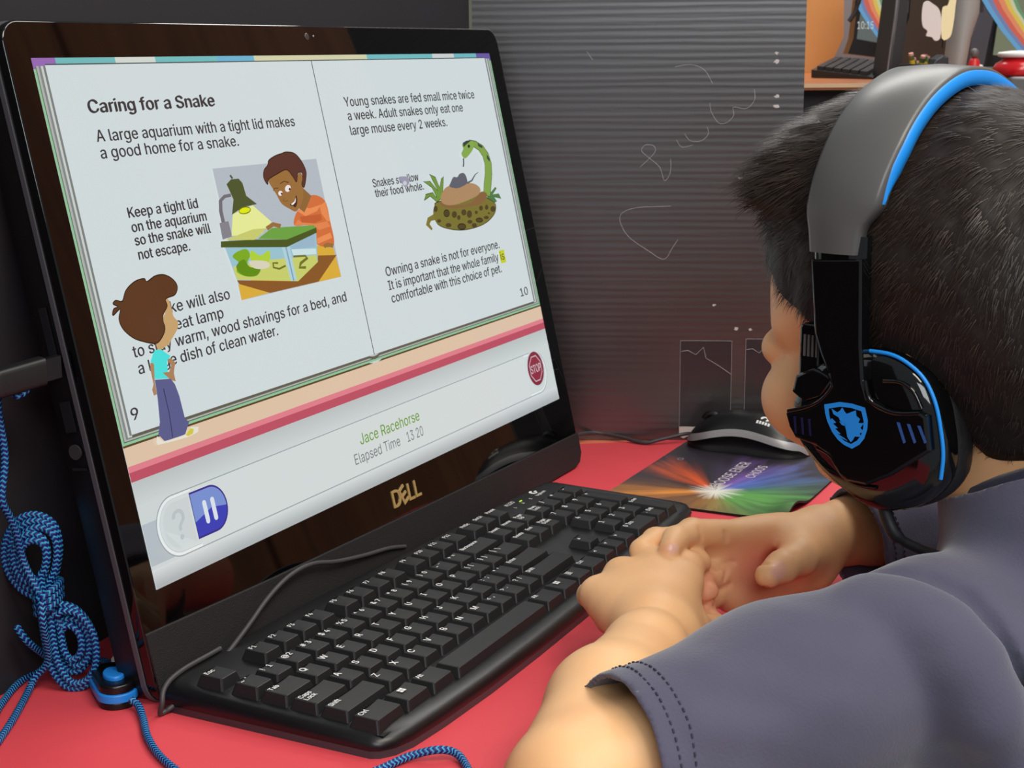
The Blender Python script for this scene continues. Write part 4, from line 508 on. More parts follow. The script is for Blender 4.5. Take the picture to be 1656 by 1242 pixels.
m_brown = ramp_mat('brown_wood_panel', [(0.25, (104, 60, 32)), (0.45, (150, 94, 54)), (0.6, (126, 74, 40)), (0.8, (170, 110, 66))], 0.5, 'Object',
                   lambda nt, c, b: grain(nt, c, (14, 14, 0.7)))
struct(MB().box((1500, -200, -570), (6400, 5400, 20)).build('floor', m_floor))
struct(MB().box((4650, 0, 400), (20, 5000, 1940)).build('wall_right', m_wall))
struct(MB().box((1500, 2450, 400), (6300, 20, 1940)).build('wall_back', m_wall))
# wooden cupboard behind the child, the thing mirrored brown in the glass
cb = thing('cupboard', (1800, -1150, -560), 'tall brown wooden cupboard standing behind the child, mirrored in the dark glass', 'cupboard')
MB().box((1800, -1150, 390), (420, 1400, 1900)).build('carcass', m_brown, cb, bevel=(3, 2))
for k in range(2):
    d = MB().box((1581, -1150 + (k - 0.5) * 690, 400), (18, 676, 1840)).build('door', m_brown, cb, bevel=(3, 2))
    MB().tube([(1572, -1150 + (k - 0.5) * 80, 330), (1555, -1150 + (k - 0.5) * 80, 340), (1555, -1150 + (k - 0.5) * 80, 440), (1572, -1150 + (k - 0.5) * 80, 450)], 5).build(
        'handle', mat('handle_metal', (150, 150, 150), 0.3, 1.0), d)

# ------------------------------------------------------------------ desk
m_top = mat('desk_orange_lit', (226, 116, 84), 0.45)  # salmon colour stands in for orange light on the tabletop beyond the cover
m_red = mat('red_table_paper', (220, 74, 84), 0.62, spec=0.35, bump=(220, 0.12, 0.0006), var=(9, (212, 68, 78)))
m_leg = mat('desk_leg_steel', (60, 60, 62), 0.4, 0.8)
desk = thing('desk', (180, 0, -560), 'long desk with a red top holding the black all-in-one computer', 'desk')
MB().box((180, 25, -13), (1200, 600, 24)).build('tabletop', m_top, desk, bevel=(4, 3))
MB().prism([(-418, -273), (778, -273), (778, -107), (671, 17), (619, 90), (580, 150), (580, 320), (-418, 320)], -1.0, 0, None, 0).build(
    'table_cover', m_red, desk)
for sx in (-370, 730):
    for sy in (-240, 290):
        MB().tube([(sx, sy, -560), (sx, sy, -25)], 16, 14).build('leg', m_leg, desk)


# ------------------------------------------------------------------ study carrel of black corrugated board
def corr(nt, c, b):
    s = sep(nt, c)
    n = nt.nodes.new('ShaderNodeTexNoise')
    n.inputs['Scale'].default_value = 1.0
    n.inputs['Detail'].default_value = 3
    mp = nt.nodes.new('ShaderNodeMapping')
    mp.inputs['Scale'].default_value = (7, 7, 120)
    nt.links.new(c, mp.inputs[0])
    nt.links.new(mp.outputs[0], n.inputs['Vector'])
    wv = mth(nt, 'SINE', mth(nt, 'ADD', mth(nt, 'MULTIPLY', s[2], 2 * math.pi / 0.0062), mth(nt, 'MULTIPLY', n.outputs['Fac'], 5.0)))
    h = mth(nt, 'ADD', mth(nt, 'MULTIPLY', wv, 0.5), mth(nt, 'MULTIPLY', n.outputs['Fac'], 2.2))
    bp = nt.nodes.new('ShaderNodeBump')
    bp.inputs['Strength'].default_value = 0.12
    bp.inputs['Distance'].default_value = 0.0005
    b.inputs['Specular IOR Level'].default_value = 1.0
    b.inputs['IOR'].default_value = 1.75
    nt.links.new(h, bp.inputs['Height'])
    nt.links.new(bp.outputs['Normal'], b.inputs['Normal'])
    n2 = nt.nodes.new('ShaderNodeTexNoise')
    n2.inputs['Scale'].default_value = 22
    n2.inputs['Detail'].default_value = 6
    nt.links.new(c, n2.inputs['Vector'])
    return mth(nt, 'ADD', mth(nt, 'MULTIPLY', n.outputs['Fac'], 0.55), mth(nt, 'MULTIPLY', n2.outputs['Fac'], 0.45))


m_corr = ramp_mat('black_corrugated_plastic', [(0.3, (29, 24, 26)), (0.5, (36, 31, 33)), (0.7, (45, 39, 42))], 0.30, 'Object', corr)
m_board = mat('black_board', (36, 34, 39), 0.7, bump=(60, 0.1, 0.001))
carrel = thing('study_carrel', (600, 186, 0), 'folding black corrugated plastic carrel standing around the computer', 'carrel')
bx = np.array([800, 46, 0.0]) / np.linalg.norm([800, 46, 0])
FB = frame((600, 189, 0), bx, (0, 0, 1), (-bx[1], bx[0], 0))
MB().prism([(-800, 0), (0, 0), (0, 560), (-800, 560)], 0, 5, FB).build('back_panel', m_board, carrel)
lw_ = FB(-800, 0, 2.5)
ld = np.array([-0.54, -0.84, 0])
FLp = frame((lw_[0], lw_[1], 0), ld, (0, 0, 1), (-ld[1], ld[0], 0))
MB().prism([(0, 0), (240, 0), (240, 560), (0, 560)], -2.5, 2.5, FLp).build('side_panel', m_board, carrel)  # left panel out of view, added to shade the back panel's left end
PD = np.array([72, -176, 0]) / 190.16
PN = np.array([-176, -72, 0]) / 190.16       # towards the child's side of the panel
FP = frame((600, 186, 0), PD, (0, 0, 1), PN)
side = MB().prism([(0, 0), (291, 0), (291, 560), (0, 560)], -5, 0, FP).build('side_panel', m_corr, carrel)
m_scr = mat('scratch_grey', (188, 182, 184), 0.8)
for l in SCRATCH:
    p = spline(l, 6)
    MB().tube([FP(x, y, 0.06) for x, y in p], 0.16, 4).build('scratch_mark', m_scr, side)
m_tear = mat('torn_liner', (190, 184, 182), 0.6)
rnd = random.Random(3)
for (x, y) in TEAR:
    pts = []
    rr = rnd.uniform(1.6, 3.4)
    for k in range(11):
        a = 2 * math.pi * k / 11
        q = rr * rnd.uniform(0.45, 1.2)
        pts.append((x + q * math.cos(a), y + q * math.sin(a) * rnd.uniform(0.5, 0.9)))
    MB().prism(pts, 0.02, 0.35, FP).build('torn_spot', m_tear, side)
MB().prism([(2, 236.2), (289, 238.4), (289, 239.3), (2, 237.2)], 0.0, 0.35, FP).build('crease', m_corr, side)
m_tape = bpy.data.materials.new('clear_tape')
m_tape.use_nodes = True
_b = m_tape.node_tree.nodes['Principled BSDF']
_b.inputs['Base Color'].default_value = (0.05, 0.045, 0.05, 1)
_b.inputs['Roughness'].default_value = 0.1
_b.inputs['Alpha'].default_value = 0.55
m_tape_edge = mat('tape_edge', (150, 144, 146), 0.4)
for s0, s1, z0, z1, lab in ((187.0, 233.5, 12, 93.5, 'clear tape strip on the black panel just above the front of the mouse'),
                            (246.0, 287.0, 8, 95.5, 'clear tape strip on the black panel, partly hidden by the face of the person')):
    tp = thing('tape_strip', FP(s0, z0, 0.2), lab, 'tape', 'tape strips on the black panel')
    G = [[FP(s0 + (s1 - s0) * i / 14, z0 + (z1 - z0) * j / 20, 0.35 + 0.28 * math.sin(i * 1.9 + j * 0.8) * math.sin(j * 1.3)) for j in range(21)] for i in range(15)]
    MB().grid(G, flip=True).build('film', m_tape, tp)
    e = MB()
    e.tube([FP(s0, z0, 0.5), FP(s0, z1, 0.5)], 0.3, 4).tube([FP(s1, z0, 0.5), FP(s1, z1, 0.5)], 0.3, 4).tube([FP(s0, z1, 0.5), FP(s1, z1, 0.5)], 0.22, 4)
    zz = z1 - 9
    e.tube([FP(s0 + q * (s1 - s0), zz + o, 0.6) for q, o in ((0.02, -1), (0.15, 0), (0.3, -4), (0.45, 3), (0.5, -7), (0.75, -14), (1, -22))], 0.35, 4)
    e.build('edge', m_tape_edge, tp)
MB().prism([(187, 4), (191, 2), (213, 13), (187, 13)], 0.3, 0.8, FP).build('paper_scrap', mat('paper_scrap', (200, 192, 186), 0.8), side)

# ------------------------------------------------------------------ all-in-one computer
th = math.radians(12.418)
SU = np.array([0, math.sin(th), math.cos(th)])
SN = np.array([0, -math.cos(th), math.sin(th)])
S0 = np.array([8.1, 135.4, 350.7])
FS = frame(S0, (1, 0, 0), SU, SN)
m_glass = mat('black_glass', (5, 5, 6), 0.03, spec=0.6)
m_case = mat('black_case_plastic', (14, 14, 16), 0.42)
m_grille = mat('speaker_grille', (22, 21, 22), 0.62, bump=(1500, 0.6, 0.0008))
m_rim = mat('grey_rim', (74, 74, 80), 0.35)
m_disp = emis_attr('lit_display', 1.0, 0.06, 0.5)
pc = thing('all_in_one_computer', FS(263, -361, -30), 'black all-in-one desktop computer with glossy bezel showing a lit storybook page', 'computer')
ol = rrect(-17.5, -357.8, 547, 20.5, 13, 6)
MB().prism(ol, -7, 0, FS, 0, True, 1.2).build('glass_bezel', m_glass, pc)
MB().prism(rrect(-18.6, -358.2, 548, 21.4, 13.5, 6), -9.5, -6.6, FS, 0, True).build('rim', m_rim, pc)
hs = MB()
rings = []
for (ins, z) in ((0, -9), (0.5, -26), (8, -34), (70, -58), (110, -62)):
    rings.append([FS(x, y, z) for x, y in rrect(-17 + ins, -357 + ins, 546 - ins, 19.5 - ins, 13, 6)])
G = [[rings[k][i] for k in range(len(rings))] for i in range(len(rings[0]))]
hs.grid(G, closed_u=True)
hs.add(rings[-1], [list(range(len(rings[-1])))[::-1]])
hs.build('rear_housing', m_case, pc)
MB().prism([(140, -330), (390, -330), (390, -60), (140, -60)], -70, -58, FS).build('stand_mount', m_case, pc)
MB().box((271, 132, 4), (240, 60, 8)).build('stand_foot', m_case, pc, bevel=(2, 2))
MB().prism([(120, 102), (128, 104), (141, 60), (141, 6), (120, 6)], 200, 342, lambda x, y, z: (z, x, y)).build('stand_leg', m_case, pc)
MB().prism([(-17.2, -316), (100, -320.5), (300, -325.5), (546.5, -330.5), (546.5, -348), (540, -355.5), (530, -357.6), (-8, -357.6), (-16, -353.5)],
           0.0, 1.6, FS, 0, False, 0.8).build('speaker_grille', m_grille, pc)
MB().ball((0, 0, 0), (1, 1, 0.5), nu=20, fr=lambda x, y, z: FS(264 + 2.6 * x, 12.5 + 2.6 * y, 0.2 + z)).build('webcam', mat('webcam_lens', (70, 60, 62), 0.15), pc)
MB().ball((0, 0, 0), (1, 1, 0.5), nu=12, fr=lambda x, y, z: FS(272 + 0.8 * x, 13 + 0.8 * y, 0.2 + z)).build('webcam_light', mat('webcam_dot', (150, 140, 140), 0.3), pc)
m_gold = mat('pale_gold_badge', (214, 186, 120), 0.38, 0.55)
lg = MB()


def prisms_from_text(mb, s, fr, x, y, z0, z1, size, width=None, bold=0.0, m=0, rot=0.0):
    V, F = glyphs(s, bold)
    V = V.copy()
    V[:, 0] -= V[:, 0].min()
    w0 = V[:, 0].max()
    sx = size if width is None else width / w0
    V = np.c_[V[:, 0] * sx, V[:, 1] * size]
    if rot:
        c, s_ = math.cos(rot), math.sin(rot)
        ctr = V.mean(0)
        V = (V - ctr) @ np.array([[c, s_], [-s_, c]]) + ctr
    mb.add([fr(x + a, y + b, z1) for a, b in V], F, m)
    from collections import Counter
    ed = Counter()
    for f in F:
        for i in range(len(f)):
            ed[tuple(sorted((f[i], f[(i + 1) % len(f)])))] += 1
    vs = [fr(x + a, y + b, z1) for a, b in V] + [fr(x + a, y + b, z0) for a, b in V]
    n = len(V)
    mb.add(vs, [(a, b, b + n, a + n) for (a, b), k in ed.items() if k == 1], m)


prisms_from_text(lg, 'D', FS, 246.5, -316.5, 0, 0.7, 16.5, 11.0, 0.02)
prisms_from_text(lg, 'E', FS, 257.5, -316.5, 0, 0.7, 16.5, 8.5, 0.02, rot=math.radians(24))
prisms_from_text(lg, 'L', FS, 267.6, -316.5, 0, 0.7, 16.5, 8.0, 0.02)
prisms_from_text(lg, 'L', FS, 276.6, -316.5, 0, 0.7, 16.5, 8.0, 0.02)
lg.build('maker_badge', m_gold, pc)
# ports on the left side
FL = frame(FS(-17.5, 0, 0), -SN, SU, (-1, 0, 0))
m_port = mat('port_metal', (62, 62, 66), 0.35, 0.8)
MB().prism([(14, -158), (19, -158), (19, -131), (14, -131)], 0, 0.9, FL).build('slot', m_port, pc)
MB().prism([(13, -200), (20, -200), (20, -183), (13, -183)], 0, 0.9, FL).build('usb_socket', m_port, pc)
MB().prism(ell(17, -211, 4.2, 4.2), 0, 1.2, FL).build('audio_socket', mat('socket_ring', (52, 52, 54), 0.4), pc)
MB().prism([(12, -222), (22, -221), (22, -219.6), (12, -220.6)], 0, 0.8, FL).build('marking', m_port, pc)

# ---- the picture on the lit display
dz = [0.02]


def LAY(mb, pts, col):
    dz[0] += 0.012
    mb.poly(pts, FS, dz[0], 0, col)


def R_(x0, y0, x1, y1):
    return [(x0, y0), (x1, y0), (x1, y1), (x0, y1)]


dp = MB()
LAY(dp, R_(0, -296, 527, 0), (198, 206, 206))
xs = [0, 25, 78, 114, 158.7, 189, 300, 402, 437.5, 481, 527]
XS = STRIPX
cs = [(146, 104, 176), (112, 182, 184), (206, 212, 206), (112, 184, 186), (104, 176, 206), (206, 206, 170), (112, 184, 190), (200, 206, 206), (110, 180, 190), (104, 88, 160)]
for i in range(10):
    LAY(dp, R_(XS[i], -6, XS[i + 1], 0), cs[i])
LAY(dp, R_(0, -214, 527, -6), (140, 192, 150))
LAY(dp, R_(1.6, -212.6, 525.4, -4.6), (92, 104, 92))
for k, c in enumerate(((170, 176, 172), (128, 134, 132), (196, 202, 200), (120, 126, 124))):
    LAY(dp, R_(2.2 + k * 1.7, -212 + k * 0.8, 524.6 - k * 1.9, -4.4), c)
LAY(dp, R_(9, -209.4, 516.8, -3.4), (206, 216, 218))
LAY(dp, R_(9, -4.0, 516.8, -3.3), (70, 84, 84))
LAY(dp, R_(262.4, -209.4, 263.3, -3.4), (80, 88, 88))
LAY(dp, [(9, -209.6), (256, -209.6), (262.8, -211), (269, -209.6), (516.8, -209.6), (516.8, -211), (270, -211), (262.8, -213), (255, -211), (9, -211)], (96, 92, 78))
LAY(dp, [(0, -214), (254, -214), (262.8, -216), (271, -214), (527, -214), (527, -215.2), (271, -215.2), (262.8, -217.3), (254, -215.2), (0, -215.2)], (84, 66, 40))
LAY(dp, R_(0, -226.6, 527, -215.2), (218, 192, 166))
LAY(dp, R_(0, -230.3, 527, -225.8), (220, 126, 138))
LAY(dp, R_(0, -234.6, 527, -229.2), (184, 80, 98))
for k in range(10):
    q = k / 10
    LAY(dp, R_(0, -296, 527, -234.6 - 15 * q), tuple(int(a + (b - a) * q) for a, b in zip((186, 192, 192), (204, 212, 212))))
for k in range(8):
    q = k / 8
    LAY(dp, R_(0, -296, 527, -285 - 10 * q), tuple(int(a + (b - a) * q) for a, b in zip((208, 214, 214), (166, 172, 174))))
LAY(dp, R_(0, -283, 20, -259), (176, 186, 192))
disp = dp.build('display', m_disp, pc)
tb = MB()
LAY(tb, rrect(10.5, -284.6, 514, -249, 17.6, 12), (148, 156, 160))
LAY(tb, rrect(11.1, -284.0, 513.4, -249.6, 17.2, 12), (226, 232, 232))
LAY(tb, rrect(13.2, -282.4, 511.5, -251.2, 15.6, 12), (188, 198, 198))
LAY(tb, rrect(13.6, -282.0, 511.1, -251.4, 15.4, 12), (206, 214, 214))
LAY(tb, R_(45, -284.0, 478, -249.7), (208, 215, 214))
LAY(tb, [(16, -266.8)] + [(29 - 13 * math.cos(a), -266.8 + 13.6 * math.sin(a)) for a in np.linspace(-1.5, 1.5, 14)] + [(41.5, -253.5), (41.5, -280)][::1], (200, 208, 208))
dcurve = lambda s: [(43 + 0.5 * s, -279.4 + s), (43 + 0.5 * s, -251.8 - s)] + [(60.5 + (14 - s) * math.cos(a), -265.6 + (13.8 - s) * math.sin(a)) for a in np.linspace(1.57, -1.57, 22)]
LAY(tb, dcurve(0), (56, 44, 130))
LAY(tb, dcurve(1.1), (58, 64, 176))
LAY(tb, [p for p in dcurve(1.1) if p[1] > -267.5] + [(72, -266.5), (60, -264.6), (43.5, -269.5)], (118, 142, 206))
for x0 in (52.5, 60.0):
    LAY(tb, rrect(x0, -273, x0 + 3.6, -259, 1.7, 4), (214, 222, 232))
LAY(tb, ell(495.2, -263.5, 15.6, 15.6), (200, 206, 210))
LAY(tb, ell(495.2, -263.5, 14.2, 14.2), (128, 44, 60))
oc = lambda r: [(495.2 + r * math.cos(math.pi / 8 + k * math.pi / 4), -263.5 + r * math.sin(math.pi / 8 + k * math.pi / 4)) for k in range(8)]
LAY(tb, oc(11.6), (206, 176, 186))
LAY(tb, oc(10.6), (140, 48, 66))
dz[0] += 0.012
tb.text('STOP', FS, 495.2, -266.8, dz[0], 9.2, 18.5, 'C', 0.03, col=(206, 186, 194))
tb.text('?', FS, 24.5, -275.5, dz[0], 24, 10.5, 'L', 0.02, col=(184, 192, 194))
tb.text('Jace Racehorse', FS, 222.7, -265.4, dz[0], 10.4, 79.6, 'L', 0.015, col=(104, 152, 44))
tb.text('Elapsed Time', FS, 211.9, -276.9, dz[0], 10.0, 58.9, 'L', 0.0, col=(112, 118, 120))
tb.text('13 20', FS, 280.7, -276.9, dz[0], 10.0, 22.7, 'L', 0.0, col=(112, 118, 120))
tb.build('toolbar', m_disp, disp)
INK = (58, 56, 58)
TXB = {}
BLK = {}
for k, l in enumerate((('Caring for a Snake',), ('A large aquarium with a tight lid makes', 'a good home for a snake.'), ('Keep a tight lid', 'on the aquarium', 'so the snake will', 'not escape.'), ('ke will also', 'eat lamp', 'to stay warm, wood shavings for a bed, and', 'a large dish of clean water.'), ('9',), ('10',), ('Young snakes are fed small mice twice', 'a week. Adult snakes only eat one', 'large mouse every 2 weeks.'), ('Snakes swallow', 'their food whole.'), ('Owning a snake is not for everyone.', 'It is important that the whole family', 'comfortable with this choice of pet.'))):
    for s in l:
        BLK[s] = k
dz[0] += 0.012
for s, x, y, size, wd, bold in (
        ('Caring for a Snake', 33.7, -31.2, 10.2, 112.5, 0.024), ('A large aquarium with a tight lid makes', 34.9, -47.3, 9.3, 191.9, 0.008),
        ('a good home for a snake.', 35.2, -56.8, 9.3, 126.4, 0.008),
        ('Keep a tight lid', 46.2, -91.4, 8.2, 62.3, 0.014), ('on the aquarium', 46.4, -99.7, 8.2, 67.5, 0.014),
        ('so the snake will', 46.5, -107.4, 8.2, 68.7, 0.014), ('not escape.', 46.8, -115.6, 8.2, 45.6, 0.014),
        ('ke will also', 63.5, -148.9, 9.3, 55.9, 0.008), ('eat lamp', 64.4, -159.1, 9.3, 45.1, 0.008),
        ('to stay warm, wood shavings for a bed, and', 24.2, -168.6, 9.3, 218.5, 0.008), ('a large dish of clean water.', 25.4, -178.3, 9.3, 133.5, 0.008),
        ('9', 11.3, -202, 9.3, 6.0, 0.0), ('10', 494.8, -202.4, 9.3, 13.7, 0.0),
        ('Young snakes are fed small mice twice', 291.7, -36.6, 9.3, 192.8, 0.008), ('a week. Adult snakes only eat one', 292.4, -46.4, 9.3, 168.6, 0.008),
        ('large mouse every 2 weeks.', 291.8, -56.8, 9.3, 138.8, 0.008),
        ('Snakes swallow', 306.2, -95.2, 8.2, 64.5, 0.01), ('their food whole.', 306.5, -102.5, 8.2, 68.7, 0.01),
        ('Owning a snake is not for everyone.', 298.6, -159.0, 9.3, 176.5, 0.008), ('It is important that the whole family', 298.2, -169.0, 9.3, 171.3, 0.008),
        ('comfortable with this choice of pet.', 298.8, -178.4, 9.3, 171.8, 0.008)):
    TXB.setdefault(BLK[s], MB()).text(s, FS, x, y, dz[0], size, wd, 'L', {0.024: 0.1, 0.014: 0.065, 0.01: 0.05}.get(bold, 0.042), col=INK)
dz[0] += 0.012
tx = TXB[8]
LAY(tx, R_(472.4, -171.5, 481.6, -161.0), (196, 204, 40))
dz[0] += 0.012
tx.text('is', FS, 473.4, -169.0, dz[0], 9.3, 6.6, 'L', 0.008, col=INK)
for tx in TXB.values():
    tx.build('page_text', m_disp, disp)
PIC = [MB(), MB(), MB()]
for col, pts, smo in ART:
    pb_ = PIC[0 if 80 < pts[0][0] < 240 else (1 if pts[0][0] <= 80 else 2)]
    p = [tuple(q) for q in spline(pts, 5, True)] if smo else pts
    dk = tuple(int(c * 0.5) for c in col)
    LAY(pb_, p, col)
    if len(pts) > 12 and max(q[0] for q in pts) - min(q[0] for q in pts) > 9:
        P_ = np.array([FS(x, y, dz[0] + 0.006) for x, y in p])
        dz[0] += 0.008
        n0 = np.array(p)
        e = np.roll(n0, -1, 0) - np.roll(n0, 1, 0)
        e /= np.linalg.norm(e, axis=1)[:, None] + 1e-9
        nn = np.c_[-e[:, 1], e[:, 0]] * 0.32
        a_, b_2 = n0 + nn, n0 - nn
        L = len(n0)
        pb_.add([FS(x, y, dz[0]) for x, y in a_] + [FS(x, y, dz[0]) for x, y in b_2],
                [(i, (i + 1) % L, (i + 1) % L + L, i + L) for i in range(L)], 0, False, dk)
for pb_ in PIC:
    pb_.build('page_picture', m_disp, disp)

# ------------------------------------------------------------------ keyboard
al = math.radians(1.5)
KY = np.array([0, math.cos(al), math.sin(al)])
KZ = np.array([0, -math.sin(al), math.cos(al)])
FK = frame((-1.0, -1.0, 20.6), (1, 0, 0), KY, KZ)
m_kcase = mat('keyboard_case', (16, 16, 18), 0.36, bump=(900, 0.05, 0.0005))
m_kbase = mat('keyboard_base', (58, 55, 60), 0.4)
m_groove = mat('keyboard_well', (7, 7, 8), 0.7)
m_key = mat('key_plastic', (25, 25, 27), 0.5, bump=(1600, 0.12, 0.0004))
m_leg_w = mat('key_legend', (222, 222, 222), 0.6)
kb = thing('keyboard', (220, -15, 0), 'wide black wired keyboard in front of the computer', 'keyboard')
out = [(-9.5, -76), (-7, -81), (0, -86), (12, -89.5), (40, -92.2), (90, -94.6), (150, -95.2), (220, -94.6), (290, -92.8), (360, -89.4), (420, -85), (444, -82), (452, -77),
       (453, -70), (453, 36), (450, 42), (418, 45.2), (280, 52), (134, 58.5), (16, 61), (-6, 60.5), (-9, 57)]


def flat_tab(z):
    return lambda x, y, q: np.array([x - 1.0, y - 1.0, z + q])


MB().prism(out, 0.0, 4.2, lambda x, y, z: (x - 1, y - 1, z), 0, True).build('base_plate', m_kbase, kb)
cs = MB()
ins = lambda d: [(x * (1 - d / 231.0) + 221.5 * d / 231.0, y + (d if y < -60 else (-d * 0.3 if y > 30 else 0))) for x, y in out]
rings = []
for d, z in ((0.0, 4.0), (-0.4, 6.0), (0.2, 8.2), (1.6, 10.2), (4.0, 11.6), (7.5, 12.4), (10.5, 12.6)):
    rings.append([np.array([x - 1.0, y - 1.0, z + 0.0]) for x, y in ins(d)])
# the deck rises towards the rear with the keys
for R0 in rings:
    for p in R0:
        p[2] += max(0.0, (p[1] + 80) * math.tan(al)) * min(1.0, max(0, (p[2] - 4) / 6))
cs.grid([[rings[k][i] for k in range(len(rings))] for i in range(len(out))], closed_u=True)
cs.add(rings[-1], [list(range(len(out)))])
cs.build('case', m_kcase, kb)
U = 19.05
bow = lambda x: -5.2 * (1 - ((x - 9.2) / 9.2) ** 2) if x < 18.4 else 0.0
GR = MB()
for (x0, y0, x1, y1) in ((-0.1, 1.10, 0.9, 2.1), (1.9, 1.10, 6.0, 2.1), (6.4, 1.10, 10.4, 2.1), (10.8, 1.10, 14.9, 2.1), (15.1, 1.10, 18.2, 2.1), (-0.1, -4.15, 15.0, 0.95), (15.1, -1.15, 18.2, 0.95), (15.1, -4.12, 18.2, -3.1),
                         (16.1, -3.2, 17.2, -2.1), (18.35, -4.15, 22.45, 0.95)):
    X0, X1, Y0, Y1 = x0 * U - 2.6, x1 * U - 2.2, y0 * U - 2.8, y1 * U - 1.6
    top = [(X0 + (X1 - X0) * i / 12, Y1) for i in range(13)]
    bot = [(X0 + (X1 - X0) * i / 12, Y0 + (bow(x0 + (x1 - x0) * i / 12) if y0 < -4 else 0)) for i in range(13)]
    GR.add([FK(x, y, -7.15) for x, y in top + bot[::-1]], [list(range(25, -1, -1))])
GR.build('key_well', m_groove, kb)

KEYS = []
_r = lambda y, x, items: [KEYS.append((x + sum(w for _, w in items[:i]), y, w, l)) for i, (l, w) in enumerate(items)]
_r(1.222, 0, [('Esc', 1)])
_r(1.222, 2.12, [('F1', 1), ('F2', 1), ('F3', 1), ('F4', 1)])
_r(1.222, 6.5, [('F5', 1), ('F6', 1), ('F7', 1), ('F8', 1)])
_r(1.222, 10.9, [('F9', 1), ('F10', 1), ('F11', 1), ('F12', 1)])
_r(1.222, 15.25, [('PrtSc', 1), ('ScrLk', 1), ('Pause', 1)])
_r(0, 0, [('~ `', 1), ('! 1', 1), ('@ 2', 1), ('# 3', 1), ('$ 4', 1), ('% 5', 1), ('^ 6', 1), ('& 7', 1), ('* 8', 1), ('( 9', 1), (') 0', 1), ('_ -', 1), ('+ =', 1), ('Backspace', 2)])
_r(-1, 0, [('Tab', 1.5)] + [(c, 1) for c in 'QWERTYUIOP'] + [('{ [', 1), ('} ]', 1), ('| \\', 1.5)])
_r(-2, 0, [('Caps\nLock', 1.75)] + [(c, 1) for c in 'ASDFGHJKL'] + [(': ;', 1), ('" \'', 1), ('Enter', 2.25)])
_r(-3, 0, [('Shift', 2.25)] + [(c, 1) for c in 'ZXCVBNM'] + [('< ,', 1), ('> .', 1), ('? /', 1), ('Shift', 2.75)])
_r(-4, -0.12, [('Ctrl', 1.5), ('#win', 1.35), ('Alt', 1.3), ('', 6.05), ('Alt', 1.3), ('#win', 1.25), ('#menu', 1.2), ('Ctrl', 1.3)])
_r(0, 15.25, [('Insert', 1), ('Home', 1), ('Page\nUp', 1)])
_r(-1, 15.25, [('Delete', 1), ('End', 1), ('Page\nDown', 1)])
_r(-3, 16.25, [('#up', 1)])
_r(-4, 15.25, [('#left', 1), ('#down', 1), ('#right', 1)])
_r(0, 18.5, [('Num\nLock', 1), ('/', 1), ('*', 1), ('-', 1)])
_r(-1, 18.5, [('7', 1), ('8', 1), ('9', 1)])
_r(-2, 18.5, [('4', 1), ('5', 1), ('6', 1)])
_r(-3, 18.5, [('1', 1), ('2', 1), ('3', 1)])
_r(-4, 18.5, [('0 Ins', 2), ('. Del', 1)])
KEYS.append((21.5, -2, 1, '+|'))
KEYS.append((21.5, -4, 1, 'Enter|'))


